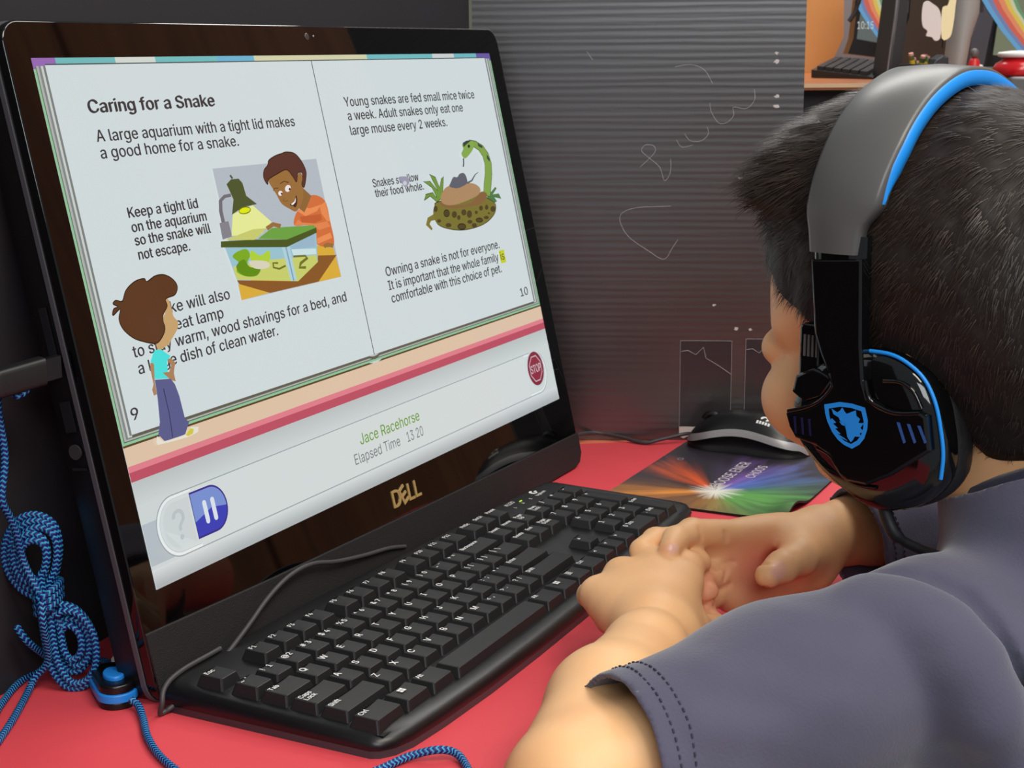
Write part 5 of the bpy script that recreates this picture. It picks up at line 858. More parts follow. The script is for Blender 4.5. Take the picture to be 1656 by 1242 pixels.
def add_key(mb, x, y, wd, l):
    hgt = 2 if l.endswith('|') else 1
    l = l.rstrip('|')
    X0, Y0 = x * U, y * U
    if y == -4:
        Y0 += bow(x + wd / 2) * (1 if x < 14.5 else 0.6)
    W, H = wd * U - 6.0, hgt * U - 5.2
    zr = {1.222: 0.3, 0: 0.5, -1: 0.0, -2: -0.4, -3: -0.5, -4: -0.3}[y]
    r0 = rrect(X0 - 2.5, Y0 - 2.4, X0 + W + 2.6, Y0 + H + 2.4, 1.0, 2)
    r1 = rrect(X0 - 0.3, Y0 - 0.2, X0 + W + 0.3, Y0 + H + 0.3, 1.1, 2)
    r2 = rrect(X0 + 0.25, Y0 + 0.25, X0 + W - 0.25, Y0 + H - 0.2, 1.0, 2)
    n = len(r0)
    cup = lambda px: (0.0 if wd > 3 else 0.55 * (2 * (px - X0) / W - 1) ** 2)
    G = [[FK(*r0[i], -7.3), FK(*r1[i], -0.3 + zr), FK(*r2[i], zr)] for i in range(n)]
    mb.grid(G, 0, False, closed_u=True)
    nx = 7
    T = [[FK(X0 + 0.25 + (W - 0.5) * i / (nx - 1), Y0 + 0.25 + (H - 0.45) * j, zr - 0.55 + cup(X0 + W * i / (nx - 1)) + (0.55 if wd > 3 else 0)) for j in (0, 1)] for i in range(nx)]
    mb.grid(T, 0, True)
    zt = zr + 0.07
    ty = Y0 + H - 5.0
    if l == '#win':
        q = X0 + W / 2 - 3
        for a in (0, 1):
            for b in (0, 1):
                mb.add([FK(q + a * 2.4, ty + b * 2.1 - 1, zt), FK(q + a * 2.4 + 2.1, ty + b * 2.1 - 1, zt), FK(q + a * 2.4 + 2.1, ty + b * 2.1 + 0.8, zt), FK(q + a * 2.4, ty + b * 2.1 + 0.8, zt)], [(0, 1, 2, 3)], 1)
    elif l == '#menu':
        for k in range(4):
            mb.add([FK(X0 + 2, ty + k * 1.2 - 1, zt), FK(X0 + 6.5, ty + k * 1.2 - 1, zt), FK(X0 + 6.5, ty + k * 1.2 - 0.4, zt), FK(X0 + 2, ty + k * 1.2 - 0.4, zt)], [(0, 1, 2, 3)], 1)
    elif l in ('#up', '#down', '#left', '#right'):
        a0 = {'#up': 90, '#down': 270, '#left': 180, '#right': 0}[l]
        mb.add([FK(X0 + 3 + 1.6 * math.cos(math.radians(a0 + k * 120)), ty + 1 + 1.6 * math.sin(math.radians(a0 + k * 120)), zt) for k in range(3)], [(0, 1, 2)], 1)
    elif l:
        for li, part in enumerate(l.split('\n')):
            if len(part) == 1:
                mb.text(part, FK, X0 + 1.4, ty + 0.4, zt, 6.0, None, 'L', 0.05, 1)
            elif ' ' in part:
                a, b = part.split(' ')
                mb.text(a, FK, X0 + 0.9, ty + 0.6, zt, 5.2, None, 'L', 0.05, 1)
                mb.text(b, FK, X0 + 6.4, ty + 0.6, zt, 5.2, None, 'L', 0.05, 1)
            else:
                mb.text(part, FK, X0 + 0.9, ty + 1.2 - li * 3.9, zt, 4.3, None, 'L', 0.05, 1)


far = sorted(range(len(KEYS)), key=lambda i: -KEYS[i][0] + 0.2 * KEYS[i][1])[:len(KEYS) - 100]
rest = MB()
for i, k in enumerate(KEYS):
    if i in far:
        add_key(rest, *k)
    else:
        b = MB()
        add_key(b, *k)
        b.build('key', [m_key, m_leg_w], kb)
ks = rest.build('key', [m_key, m_leg_w], kb)
ks['kind'] = 'stuff'
pr_ = MB()
dk = lambda x, y: 12.75 + max(0.0, (y + 79) * math.tan(al))
FT = lambda x, y, z: np.array([x - 1, y - 1, dk(x, y) + z])
pr_.text('K120', FT, 370, 37.5, 0.0, 5.0, None, 'L', 0.03)
for k in range(3):
    pr_.text(('1', 'A', 'S')[k], FT, 369 + k * 13, 30, 0.0, 3.6, None, 'L', 0.02)
# round maker mark with the letters beside it
pr_.add([FT(412 + 3.6 * math.cos(a), 37.0 + 3.4 * math.sin(a), 0) for a in np.linspace(0.9, 5.9, 18)] + [FT(412.6 + 1.8 * math.cos(a), 36.8 + 1.7 * math.sin(a), 0) for a in np.linspace(5.6, 1.2, 14)], [list(range(32))])
pr_.add([FT(413.5, 36, 0), FT(417, 36, 0), FT(417, 37.6, 0), FT(413.5, 37.6, 0)], [(0, 1, 2, 3)])
pr_.text('logitech', FT, 406, 29.6, 0.0, 4.0, None, 'L', 0.03)
pr_.build('printed_marks', m_leg_w, kb)
m_led = mat('status_light', (120, 190, 60), 0.4)
_bb = m_led.node_tree.nodes['Principled BSDF']
_bb.inputs['Emission Color'].default_value = (*lin((190, 220, 60)), 1)
_bb.inputs['Emission Strength'].default_value = 0.7
MB().prism([(384.5, 34.4), (388, 34.4), (388, 35.4), (384.5, 35.4)], 0, 0.5, FT).build('status_light', m_led, kb)
m_cord = mat('grey_cord', (62, 60, 62), 0.5)
kc = MB()
kc.tube(spline(PATHS['kcord'][:-1] + [(-13.5, 52.0, 2.0), (-17.0, 52.6, 2.2)] + PATHS['kcord2'][1:], 6), 1.5, 8)
kc.build('cord', m_cord, kb)

# ------------------------------------------------------------------ mouse pad
def padcol(nt, c, b):
    s = sep(nt, c)
    x = mth(nt, 'SUBTRACT', s[0], 0.518 - 0.566)
    y = mth(nt, 'SUBTRACT', s[1], -0.076 + 0.075)
    ang = mth(nt, 'DIVIDE', mth(nt, 'ARCTAN2', y, x), 2 * math.pi)
    ang = mth(nt, 'ADD', ang, 0.5)
    r = mth(nt, 'SQRT', mth(nt, 'ADD', mth(nt, 'MULTIPLY', x, x), mth(nt, 'MULTIPLY', y, y)))
    cmb = nt.nodes.new('ShaderNodeCombineXYZ')
    nt.links.new(mth(nt, 'MULTIPLY', ang, 26.0), cmb.inputs[0])
    nt.links.new(mth(nt, 'MULTIPLY', r, 10.0), cmb.inputs[1])
    n = nt.nodes.new('ShaderNodeTexNoise')
    n.inputs['Scale'].default_value = 1.6
    n.inputs['Detail'].default_value = 6
    nt.links.new(cmb.outputs[0], n.inputs['Vector'])
    fall = nt.nodes.new('ShaderNodeMapRange')
    for i, v in enumerate((0.115, 0.03, 0.0, 1.0)):
        fall.inputs[i + 1].default_value = v
    nt.links.new(mth(nt, 'ADD', r, mth(nt, 'MULTIPLY', mth(nt, 'SUBTRACT', n.outputs['Fac'], 0.5), 0.16)), fall.inputs[0])
    core = nt.nodes.new('ShaderNodeMapRange')
    for i, v in enumerate((0.022, 0.004, 0.0, 1.0)):
        core.inputs[i + 1].default_value = v
    nt.links.new(mth(nt, 'ADD', r, mth(nt, 'MULTIPLY', mth(nt, 'SUBTRACT', n.outputs['Fac'], 0.5), 0.05)), core.inputs[0])
    cr = nt.nodes.new('ShaderNodeValToRGB')
    st = [(0.0, (150, 104, 50)), (0.06, (150, 130, 70)), (0.13, (96, 158, 74)), (0.28, (92, 164, 78)), (0.34, (70, 120, 96)), (0.39, (74, 106, 170)), (0.43, (92, 116, 206)), (0.475, (124, 92, 176)), (0.53, (70, 58, 92)),
          (0.575, (44, 38, 46)), (0.62, (232, 96, 40)), (0.66, (190, 80, 40)), (0.70, (60, 44, 44)), (0.76, (120, 76, 46)), (0.83, (236, 150, 56)), (0.90, (120, 78, 50)), (1.0, (150, 104, 50))]
    while len(cr.color_ramp.elements) < len(st):
        cr.color_ramp.elements.new(0.5)
    for e, (p, cc) in zip(cr.color_ramp.elements, st):
        e.position = p
        e.color = (*lin(cc), 1)
    nt.links.new(ang, cr.inputs[0])
    m1 = nt.nodes.new('ShaderNodeMix')
    m1.data_type = 'RGBA'
    m1.inputs[6].default_value = (*lin((44, 38, 48)), 1)
    nt.links.new(fall.outputs[0], m1.inputs[0])
    nt.links.new(cr.outputs[0], m1.inputs[7])
    m2 = nt.nodes.new('ShaderNodeMix')
    m2.data_type = 'RGBA'
    nt.links.new(core.outputs[0], m2.inputs[0])
    nt.links.new(m1.outputs[2], m2.inputs[6])
    m2.inputs[7].default_value = (*lin((236, 236, 226)), 1)
    return m2.outputs[2]


m_pad = bpy.data.materials.new('pad_print')
m_pad.use_nodes = True
_nt = m_pad.node_tree
_b = _nt.nodes['Principled BSDF']
_b.inputs['Roughness'].default_value = 0.42
_tc = _nt.nodes.new('ShaderNodeTexCoord')
_nt.links.new(padcol(_nt, _tc.outputs['Object'], _b), _b.inputs['Base Color'])
m_padb = mat('pad_rubber', (18, 16, 17), 0.8)
pad = thing('mouse_pad', (566, -75, 0), 'thin mouse pad printed with a rainbow coloured light burst', 'mouse pad')


def padz(x, y):
    dx, dy = x - 466, y + 152
    return 0.4 + 9.0 * math.exp(-((x - 486) / 26) ** 2 - (dy / 17) ** 2)


NX, NY = 41, 31
top = [[(466 + 196 * i / (NX - 1), -152 + 154 * j / (NY - 1)) for j in range(NY)] for i in range(NX)]
MB().grid([[(x, y, padz(x, y) + 1.8) for x, y in row] for row in top], flip=False).build('printed_face', m_pad, pad)
b = MB().grid([[(x, y, padz(x, y)) for x, y in row] for row in top], flip=True)
edge = top[0] + [r[-1] for r in top[1:]] + top[-1][::-1][1:] + [r[0] for r in top[::-1][1:]]
b.grid([[(x, y, padz(x, y)), (x, y, padz(x, y) + 1.78)] for x, y in edge], smooth=False)
b.build('rubber_backing', m_padb, pad)
FPd = frame((0, 0, 0), (1, 0, 0), (0, 1, 0), (0, 0, 1))
pt = MB()
pt.text('CHOOSE ENER', FPd, 521, -75.5, 2.3, 13.5, 93, 'L', 0.02)
pt.text('CHOOS', FPd, 569, -92, 2.3, 11.5, 40, 'L', 0.02)
pt.build('lettering', mat('pad_lettering', (204, 196, 200), 0.5), pad)
pt = MB()
pt.add([FPd(601 + q[0], -15 + q[1], 2.3) for q in ell(0, 0, 4, 3, 16)] + [FPd(601 + q[0], -15 + q[1], 2.3) for q in ell(0, 0, 2.4, 1.7, 16)], [(i, (i + 1) % 16, (i + 1) % 16 + 16, i + 16) for i in range(16)])
pt.build('small_mark', mat('pad_small_mark', (120, 116, 122), 0.5), pad)

# ------------------------------------------------------------------ mouse
mdir = np.array([0.035, 0.999, 0])
FM = frame((661, -57, 2.3), np.array([0.999, -0.035, 0]), mdir, (0, 0, 1))
m_mtop = mat('mouse_black', (20, 20, 21), 0.36, bump=(2200, 0.1, 0.0003))
m_mbody = mat('mouse_body', (9, 9, 10), 0.45)
m_mband = mat('mouse_silver_band', (156, 156, 158), 0.38, 0.35)
mouse = thing('mouse', (661, -57, 2.3), 'black computer mouse with a grey wave band on the pad', 'mouse')
NS = 41


def msec(s):
    y = -57 + 114 * s
    q = abs(2 * s - 1)
    w_ = 29.5 * (1 - q ** 3.2) ** 0.42 * (1 - 0.06 * math.sin(math.pi * s) ** 4) + 0.01
    h = 34 * (1 - abs((s - 0.47) / 0.53) ** 2.5) ** 0.62 if s >= 0.47 else 34 * (1 - abs((s - 0.47) / 0.47) ** 2.2) ** 0.66
    zb = 5 + 15 * max(0, math.sin(math.pi * (0.06 + 0.98 * s))) ** 1.3 * (0.55 + 0.45 * s)
    zb = min(zb, 0.62 * h)
    return y, w_, max(h, 0.02), zb


def mpt(s, a, off=0.0):
    y, w_, h, zb = msec(s)
    return ((w_ + off) * math.copysign(abs(math.cos(a)) ** 0.78, math.cos(a)), y, (h + off) * abs(math.sin(a)) ** 0.8)


def mang(s, z):
    h = msec(s)[2]
    return math.asin(min(1, max(0, z / h)) ** (1 / 0.8))


S_ = [0.5 - 0.5 * math.cos(math.pi * (0.02 + 0.96 * i / (NS - 1))) for i in range(NS)]
sh, lo, bd = [], [], []
for s in S_:
    zb = msec(s)[3]
    t = min(6.0, 0.34 * msec(s)[2])
    a1, a0 = mang(s, zb + t), mang(s, zb)
    sh.append([FM(*mpt(s, a1 + (math.pi - 2 * a1) * k / 20)) for k in range(21)])
    bd.append([[FM(*mpt(s, sgn(a0 + (a1 - a0) * k / 4), 0.35)) for k in range(5)] for sgn in (lambda a: a, lambda a: math.pi - a)])
    lo.append([[FM(mpt(s, sgn(a0))[0] * (1 - 0.10 * math.sin(math.pi * k / 6)) if k < 6 else mpt(s, sgn(a0))[0] * 0.96, mpt(s, sgn(a0))[1], zb * (1 - k / 6)) for k in range(7)] for sgn in (lambda a: a, lambda a: math.pi - a)])
MB().grid(sh, flip=True).build('top_shell', m_mtop, mouse)
MB().grid([q[0] for q in bd], flip=True).grid([q[1] for q in bd]).build('wave_band', m_mband, mouse)
MB().grid([q[0] for q in lo]).grid([q[1] for q in lo], flip=True).build('body', m_mbody, mouse)
MB().tube([FM(0, 57 * 0.62 + 7 * math.cos(a), 21 + 7 * math.sin(a)) for a in np.linspace(0.3, math.pi - 0.3, 12)], 3.2, 10).build('scroll_wheel', m_mbody, mouse)
lm = MB()


def on_mouse(u_, v_, off=0.15):
    s = 0.5 + v_ / 114
    a = math.pi / 2 + u_ / 30.0
    return FM(*mpt(s, a, off))


cir = [(9 + 4.0 * math.cos(a), -19 + 4.0 * math.sin(a)) for a in np.linspace(0.9, 5.9, 18)] + [(9.4 + 1.8 * math.cos(a), -19 + 1.8 * math.sin(a)) for a in np.linspace(5.6, 1.2, 14)]
lm.add([on_mouse(x, y) for x, y in cir], [list(range(32))])
for k in range(5):
    lm.add([on_mouse(*q) for q in ((14, -25 + 2.6 * k), (14, -23.2 + 2.6 * k), (18, -23.2 + 2.6 * k), (18, -25 + 2.6 * k))], [(0, 1, 2, 3)])
lm.build('maker_mark', m_leg_w, mouse)
MB().tube(spline([(556, 140, 10)] + PATHS['mcord'][:-2] + [(648, 22, 5), (661, 4, 9), (661.5, -4, 10)], 8), 1.7, 8).build('cord', mat('mouse_cord', (58, 56, 60), 0.5), mouse)

# ------------------------------------------------------------------ braided headphone cable with its inline control
def braid(nt, uvs):
    s = sep(nt, uvs)
    u8 = mth(nt, 'MULTIPLY', s[0], 4.0)
    tri = mth(nt, 'PINGPONG', u8, 0.5)
    v = mth(nt, 'FRACT', mth(nt, 'ADD', mth(nt, 'MULTIPLY', s[1], 1 / 2.6), tri))
    return v


m_braid = bpy.data.materials.new('blue_braid')
m_braid.use_nodes = True
_nt = m_braid.node_tree
_b = _nt.nodes['Principled BSDF']
_b.inputs['Roughness'].default_value = 0.5
_uv = _nt.nodes.new('ShaderNodeUVMap')
_v = braid(_nt, _uv.outputs[0])
_cr = _nt.nodes.new('ShaderNodeValToRGB')
_cr.color_ramp.interpolation = 'CONSTANT'
for e, (p, c) in zip(_cr.color_ramp.elements, ((0.0, (12, 24, 108)), (0.6, (52, 160, 208)))):
    e.position = p
    e.color = (*lin(c), 1)
_nt.links.new(_v, _cr.inputs[0])
_nt.links.new(_cr.outputs[0], _b.inputs['Base Color'])
_bp = _nt.nodes.new('ShaderNodeBump')
_bp.inputs['Strength'].default_value = 0.6
_bp.inputs['Distance'].default_value = 0.0004
_nt.links.new(mth(_nt, 'SINE', mth(_nt, 'MULTIPLY', _v, 6.283)), _bp.inputs['Height'])
_nt.links.new(_bp.outputs['Normal'], _b.inputs['Normal'])
hc = thing('headphone_cable', (-16, 120, 0), 'blue braided cable bundled beside the computer with a small inline control', 'cable')
la, lb = np.array(PATHS['loopA']), np.array(PATHS['loopB'])
nBv = np.array([-0.882, -0.472, 0])
eR = np.array([0.45, -0.89, 0])
coil = MB()
for k in range(5):
    d = (k - 2) * 1.6
    cA, cB = la.mean(0), lb.mean(0)
    sc_ = 1.0 - 0.13 * k
    A_ = cA + (la - cA) * sc_ + nBv * d + eR * (1.6 * ((k * 7) % 3 - 1))
    B_ = cB + (lb - cB) * (1.0 - 0.15 * ((k + 2) % 5)) + nBv * d + eR * (1.6 * ((k * 5) % 3 - 1))
    B_[:, 2] = np.maximum(B_[:, 2], 2.4)
    coil.tube(spline(list(A_) + list(B_), 8, True), 2.1, 10, closed=True)
coil.build('coil', m_braid, hc)
wa = np.array(PATHS['waist'])
wc = wa.mean(0)
wr = MB()
for k in range(3):
    p = []
    for i in range(20):
        a = 2 * math.pi * i / 20
        p.append(wc + (wa[1] - wc) * 1.05 * math.cos(a) + nBv * 12.5 * math.sin(a) + np.array([0, 0, (k - 1) * 4.1]))
    wr.tube(spline(p, 2, True), 2.1, 10, closed=True)
wr.build('wrap', m_braid, hc)
cbm = MB()
tl = [tuple(wc + nBv * 14 + np.array([0, 0, 3])), tuple(np.array(PATHS['tail_up'][1]) + nBv * 8), (-18, 130, 20), (-20.5, 139, 8)] + PATHS['tail'][1:] + [(-160, 60, 2.2), (-190, 95, 2.2), (-150, 128, 2.2), (-110, 126, 2.2)] + PATHS['back2']
cbm.tube(spline(tl, 8), 2.1, 10)
upp = [tuple(wc + nBv * 9)] + [tuple(np.array(q) + nBv * 13) for q in PATHS['up'][1:5]] + PATHS['up'][5:]
upp = [(x, min(y, 136.5), z) for x, y, z in upp]
cbm.tube(spline(upp[:-1] + [(-34, 122, 176), (-24, 117, 184)], 8), 2.1, 10)
cbm.tube(spline(PATHS['back'], 8), 2.1, 10)
cbm.tube(spline(PATHS['front'] + [(-90, -180, 2.2), (-60, -240, 2.2)], 8), 2.1, 10)
cbm.build('cable', m_braid, hc)
m_ctl = mat('control_black', (12, 12, 13), 0.3)
m_blue = mat('blue_gloss', (34, 130, 220), 0.35)
ct = np.array([2.0, 95.0, 0])
ax_ = np.array(PATHS['front'][0]) - np.array(PATHS['back2'][-1])
ax_[2] = 0
ax_ /= np.linalg.norm(ax_)
FC = frame(ct + np.array([-9, -1.5, 0.3]), ax_, (-ax_[1], ax_[0], 0), (0, 0, 1))
MB().prism(rrect(-20, -10.5, 20, 10.5, 10, 6), 0, 4, FC, 0, True, 1.0).build('control_base', m_ctl, hc)
MB().prism(rrect(-20.6, -11.2, 20.6, 11.2, 10.6, 6), 4, 8.5, FC, 0, True, 0.8).build('blue_rim', m_blue, hc)
cbx = MB().prism(rrect(-19, -9.8, 19, 9.8, 9.5, 6), 8.4, 13.5, FC, 0, True, 1.5).build('control_top', m_ctl, hc)
MB().prism(ell(3, 0, 8.5, 6.0, 24), 13.4, 16.0, FC, 0, True, 1.2).build('button', m_blue, hc)
m_plug = mat('plug_rubber', (24, 24, 26), 0.5)
pg = MB()
FU = frame((-14, 114.6, 188), (-0.93, 0.33, -0.12), (0.33, 0.93, 0), (0, 0, 1))
pg.prism(rrect(-9, -7.5, 9, 7.5, 3, 3), 6, 34, lambda x, y, z: FU(z, x * 0.55, y), 0, True, 2.5)
pg.build('plug', m_plug, hc)
MB().box((2, 0, 0), (12, 4.5, 12), FU).build('plug_shell', m_port, hc)
# white paper scraps at the foot of the computer
ps = MB().prism([(-7, 0), (0, 3), (6, 24), (3, 34), (-1, 20), (-8, 10)], 0, 0.6, frame((20, 108, 1), (0.7, -0.7, 0), (0, 0, 1), (-0.7, -0.7, 0))).build(
    'paper_scrap', mat('scrap_white', (190, 186, 180), 0.8), org=(20, 108, 1))
tag(ps, 'small torn white paper scrap standing beside the left foot of the computer', 'paper')

# ------------------------------------------------------------------ signed-distance sculpting
class Sdf:
    """list of soft-blended primitives; positions in millimetres"""

    def __init__(self):
        self.p = []

    def cone(self, a, b, ra, rb, k=6.0, cut=False):
        a, b = np.array(a, float), np.array(b, float)
        lo = np.minimum(a - ra, b - rb)
        hi = np.maximum(a + ra, b + rb)

        def f(P):
            ab = b - a
            t = np.clip(((P - a) @ ab) / (ab @ ab + 1e-9), 0, 1)
            return np.linalg.norm(P - (a + t[..., None] * ab), axis=-1) - (ra + (rb - ra) * t)
        self.p.append((f, lo, hi, k, cut))
        return self

    def ell(self, c, r, k=6.0, M=None, cut=False):
        c, r = np.array(c, float), np.array(r, float)
        R = np.eye(3) if M is None else np.array(M, float)
        ext = np.sqrt(((R.T * r) ** 2).sum(1))

        def f(P):
            q = (P - c) @ R.T
            k0 = np.linalg.norm(q / r, axis=-1)
            k1 = np.linalg.norm(q / (r * r), axis=-1)
            return k0 * (k0 - 1) / (k1 + 1e-9)
        self.p.append((f, c - ext, c + ext, k, cut))
        return self

    def at(self, P, grow=0.0):
        d = np.full(P.shape[:-1], 1e3)
        for f, lo, hi, k, cut in self.p:
            d = self.mix(d, f(P) - (0 if cut else grow), k, cut)
        return d

    @staticmethod
    def mix(d, e, k, cut):
        if cut:
            h = np.clip(k - np.abs(d + e), 0, None) / k
            return np.maximum(d, -e) + h * h * k * 0.25
        h = np.clip(k - np.abs(d - e), 0, None) / k
        return np.minimum(d, e) - h * h * k * 0.25

    def grid(self, lo, hi, res, grow=0.0):
        lo, hi = np.array(lo, float), np.array(hi, float)
        n = np.ceil((hi - lo) / res).astype(int) + 1
        D = np.full(n, 60.0, np.float32)
        ax = [lo[i] + res * np.arange(n[i]) for i in range(3)]
        for f, l, h, k, cut in self.p:
            m = 14 + k + max(0.0, grow)
            i0 = np.clip(np.floor((l - m - lo) / res).astype(int), 0, n)
            i1 = np.clip(np.ceil((h + m - lo) / res).astype(int) + 1, 0, n)
            if (i1 <= i0).any():
                continue
            s = tuple(slice(a, b) for a, b in zip(i0, i1))
            P = np.stack(np.meshgrid(*[ax[i][s[i]] for i in range(3)], indexing='ij'), -1)
            D[s] = self.mix(D[s], (f(P) - (0 if cut else grow)), k, cut)
        return D, lo, res


def surface_net(D, lo, res):
    n = np.array(D.shape)
    ins = D < 0
    c = np.zeros(n - 1, np.int8)
    offs = [(i, j, k) for i in (0, 1) for j in (0, 1) for k in (0, 1)]
    for o in offs:
        c += ins[o[0]:n[0] - 1 + o[0], o[1]:n[1] - 1 + o[1], o[2]:n[2] - 1 + o[2]]
    act = np.argwhere((c > 0) & (c < 8))
    vals = {o: D[act[:, 0] + o[0], act[:, 1] + o[1], act[:, 2] + o[2]].astype(float) for o in offs}
    acc = np.zeros((len(act), 3))
    cnt = np.zeros(len(act))
    for o in offs:
        for a in range(3):
            if o[a]:
                continue
            q = list(o)
            q[a] = 1
            v0, v1 = vals[o], vals[tuple(q)]
            cr = (v0 < 0) != (v1 < 0)
            t = np.where(cr, v0 / np.where(cr, v0 - v1, 1), 0)
            p = np.tile(np.array(o, float), (len(act), 1))
            p[:, a] = t
            acc += p * cr[:, None]
            cnt += cr
    V = (act + acc / cnt[:, None]) * res + lo
    idx = np.full(n - 1, -1, np.int64)
    idx[act[:, 0], act[:, 1], act[:, 2]] = np.arange(len(act))
    F = []
    for a in range(3):
        b, c_ = (a + 1) % 3, (a + 2) % 3
        sl0 = [slice(1, n[i] - 1) for i in range(3)]
        sl0[a] = slice(0, n[a] - 1)
        sl1 = list(sl0)
        sl1[a] = slice(1, n[a])
        A0, A1 = ins[tuple(sl0)], ins[tuple(sl1)]
        for flip in (0, 1):
            e = np.argwhere(A0 & ~A1 if not flip else ~A0 & A1)
            st = np.ones(3, int)
            st[a] = 0
            e = e + st
            q = []
            for db, dc in ((1, 1), (0, 1), (0, 0), (1, 0)):
                k = e.copy()
                k[:, b] -= db
                k[:, c_] -= dc
                q.append(idx[k[:, 0], k[:, 1], k[:, 2]])
            q = np.stack(q, 1)
            F.append(q[:, ::-1] if flip else q)
    return V, np.concatenate(F)


def relax(V, F, it=2, lam=0.5):
    e = np.concatenate([F[:, [0, 1]], F[:, [1, 2]], F[:, [2, 3]], F[:, [3, 0]]])
    for _ in range(it):
        s = np.zeros_like(V)
        c = np.zeros(len(V))
        for a, b in ((0, 1), (1, 0)):
            for k in range(3):
                s[:, k] += np.bincount(e[:, a], V[e[:, b], k], len(V))
            c += np.bincount(e[:, a], minlength=len(V))
        V = V + lam * (s / np.maximum(c, 1)[:, None] - V)
    return V


def np_mesh(name, V, F, mats, parent, mi=None, smooth=True):
    org = np.array(ORG[parent.name])
    me = bpy.data.meshes.new(name)
    V = (V - org) * MM
    k = F.shape[1]
    me.vertices.add(len(V))
    me.vertices.foreach_set('co', V.astype(np.float32).ravel())
    me.loops.add(F.size)
    me.loops.foreach_set('vertex_index', F.astype(np.int32).ravel())
    me.polygons.add(len(F))
    me.polygons.foreach_set('loop_start', np.arange(0, F.size, k, dtype=np.int32))
    me.polygons.foreach_set('loop_total', np.full(len(F), k, np.int32))
    if mi is not None:
        me.polygons.foreach_set('material_index', mi.astype(np.int32))
    me.polygons.foreach_set('use_smooth', np.full(len(F), smooth))
    for m in mats:
        me.materials.append(m)
    me.update(calc_edges=True)
    me.validate()
    o = bpy.data.objects.new(name, me)
    C.objects.link(o)
    o.parent = parent
    ORG[o.name] = tuple(org)
    return o


def vnoise(P, s, seed=0):
    """smooth value noise"""
    rs = np.random.RandomState(seed)
    T = rs.rand(32, 32, 32)
    q = P / s
    i = np.floor(q).astype(int)
    f = q - i
    f = f * f * (3 - 2 * f)
    o = 0
    for a in (0, 1):
        for b in (0, 1):
            for c in (0, 1):
                wgt = (f[..., 0] if a else 1 - f[..., 0]) * (f[..., 1] if b else 1 - f[..., 1]) * (f[..., 2] if c else 1 - f[..., 2])
                o = o + wgt * T[(i[..., 0] + a) % 32, (i[..., 1] + b) % 32, (i[..., 2] + c) % 32]
    return o * 2 - 1


# ------------------------------------------------------------------ the child
E0 = np.array([194.4, -325.1, 178.0])       # midpoint between the ears
HS = 1.12                                   # size of this head
_a, _n = math.radians(73.5), math.radians(1.0)
HF0 = np.array([math.cos(_a), math.sin(_a), 0.0])
HL = np.array([-math.sin(_a), math.cos(_a), 0.0])      # towards the left ear
HF = HF0 * math.cos(_n) - np.array([0, 0, math.sin(_n)])   # where the face points, nodding a little
HU = HF0 * math.sin(_n) + np.array([0, 0, math.cos(_n)])
HM = np.array([HF, HL, HU])
hd = lambda x, y, z: E0 + (HF * x + HL * y + HU * z) * HS
to_head = lambda P: (P - E0) @ HM.T / HS

def skin_mat():
    m = mat('skin', (240, 190, 138), 0.5, spec=0.4, sss=0.12, bump=(420, 0.10, 0.0006), var=(26, (236, 181, 129)))
    nt = m.node_tree
    b_ = nt.nodes['Principled BSDF']
    src = b_.inputs['Base Color'].links[0].from_socket
    at = nt.nodes.new('ShaderNodeVertexColor')
    at.layer_name = 'Palm'
    mx = nt.nodes.new('ShaderNodeMix')
    mx.data_type = 'RGBA'
    nt.links.new(at.outputs[0], mx.inputs[0])
    nt.links.new(src, mx.inputs[6])
    mx.inputs[7].default_value = (*lin((222, 136, 110)), 1)
    nt.links.new(mx.outputs[2], b_.inputs['Base Color'])
    return m


skin = skin_mat()
m_nail = mat('finger_nail', (236, 182, 158), 0.3)
m_lip = mat('lip', (196, 112, 98), 0.45)
m_hair = mat('dark_brown_hair', (30, 22, 18), 0.55, spec=0.25)
m_shirt = mat('slate_blue_cotton', (82, 81, 100), 0.9, spec=0.15, sheen=0.35, bump=(700, 0.35, 0.0007), var=(16, (89, 87, 106)))
m_stitch = mat('stitch_thread', (58, 58, 76), 0.9)
m_collar = mat('collar_rib', (44, 46, 66), 0.9, sheen=0.2, bump=(900, 0.4, 0.0006))

kid = thing('person', (200, -400, -290), 'person in a slate blue T-shirt and headset, hands folded on the red desk', 'person')
B = Sdf()
# head
B.ell(hd(-2, 0, 50), HS * np.array((91, 71, 78)), 8, HM)
B.ell(hd(46, 0, 42), HS * np.array((49, 59, 40)), 14, HM)
B.ell(hd(-26, 0, 30), HS * np.array((66, 66, 66)), 10, HM)
B.ell(hd(36, 0, -6), HS * np.array((50, 51, 50)), 16, HM)
B.cone(hd(0, 44, -16), hd(52, 14, -44), 14, 13, 14).cone(hd(0, -44, -16), hd(52, -14, -44), 14, 13, 14)
B.ell(hd(64, 0, -46), HS * np.array((13, 16, 11)), 12, HM)
for s in (1, -1):
    B.ell(hd(61, s * 37, -9), HS * np.array((25, 20, 22)), 14, HM)
    B.cone(hd(84, s * 10, 30), hd(68, s * 44, 27), 9, 9, 12)
    B.ell(hd(98, s * 28, 14), HS * np.array((15, 13, 9)), 8, HM, True)
    B.ell(hd(79, s * 31, 14), HS * np.array((11.5, 13.5, 10.5)), 4, HM)
    B.ell(hd(-6, s * 72, 0), HS * np.array((17, 6, 27)), 5, HM)
B.cone(hd(86, 0, 16), hd(89, 0, -2), 6, 8, 10)
B.ell(hd(88, 8, -4), HS * np.array((7, 6, 6)), 6, HM).ell(hd(88, -8, -4), HS * np.array((7, 6, 6)), 6, HM)
B.cone(hd(82, 13, -26), hd(82, -13, -26), 6, 6, 7)
B.cone(hd(80, 11, -33), hd(80, -11, -33), 6, 6, 6)
B.cone(hd(94, 22, -29.5), hd(94, -22, -29.5), 6.2, 6.2, 2.5, True)
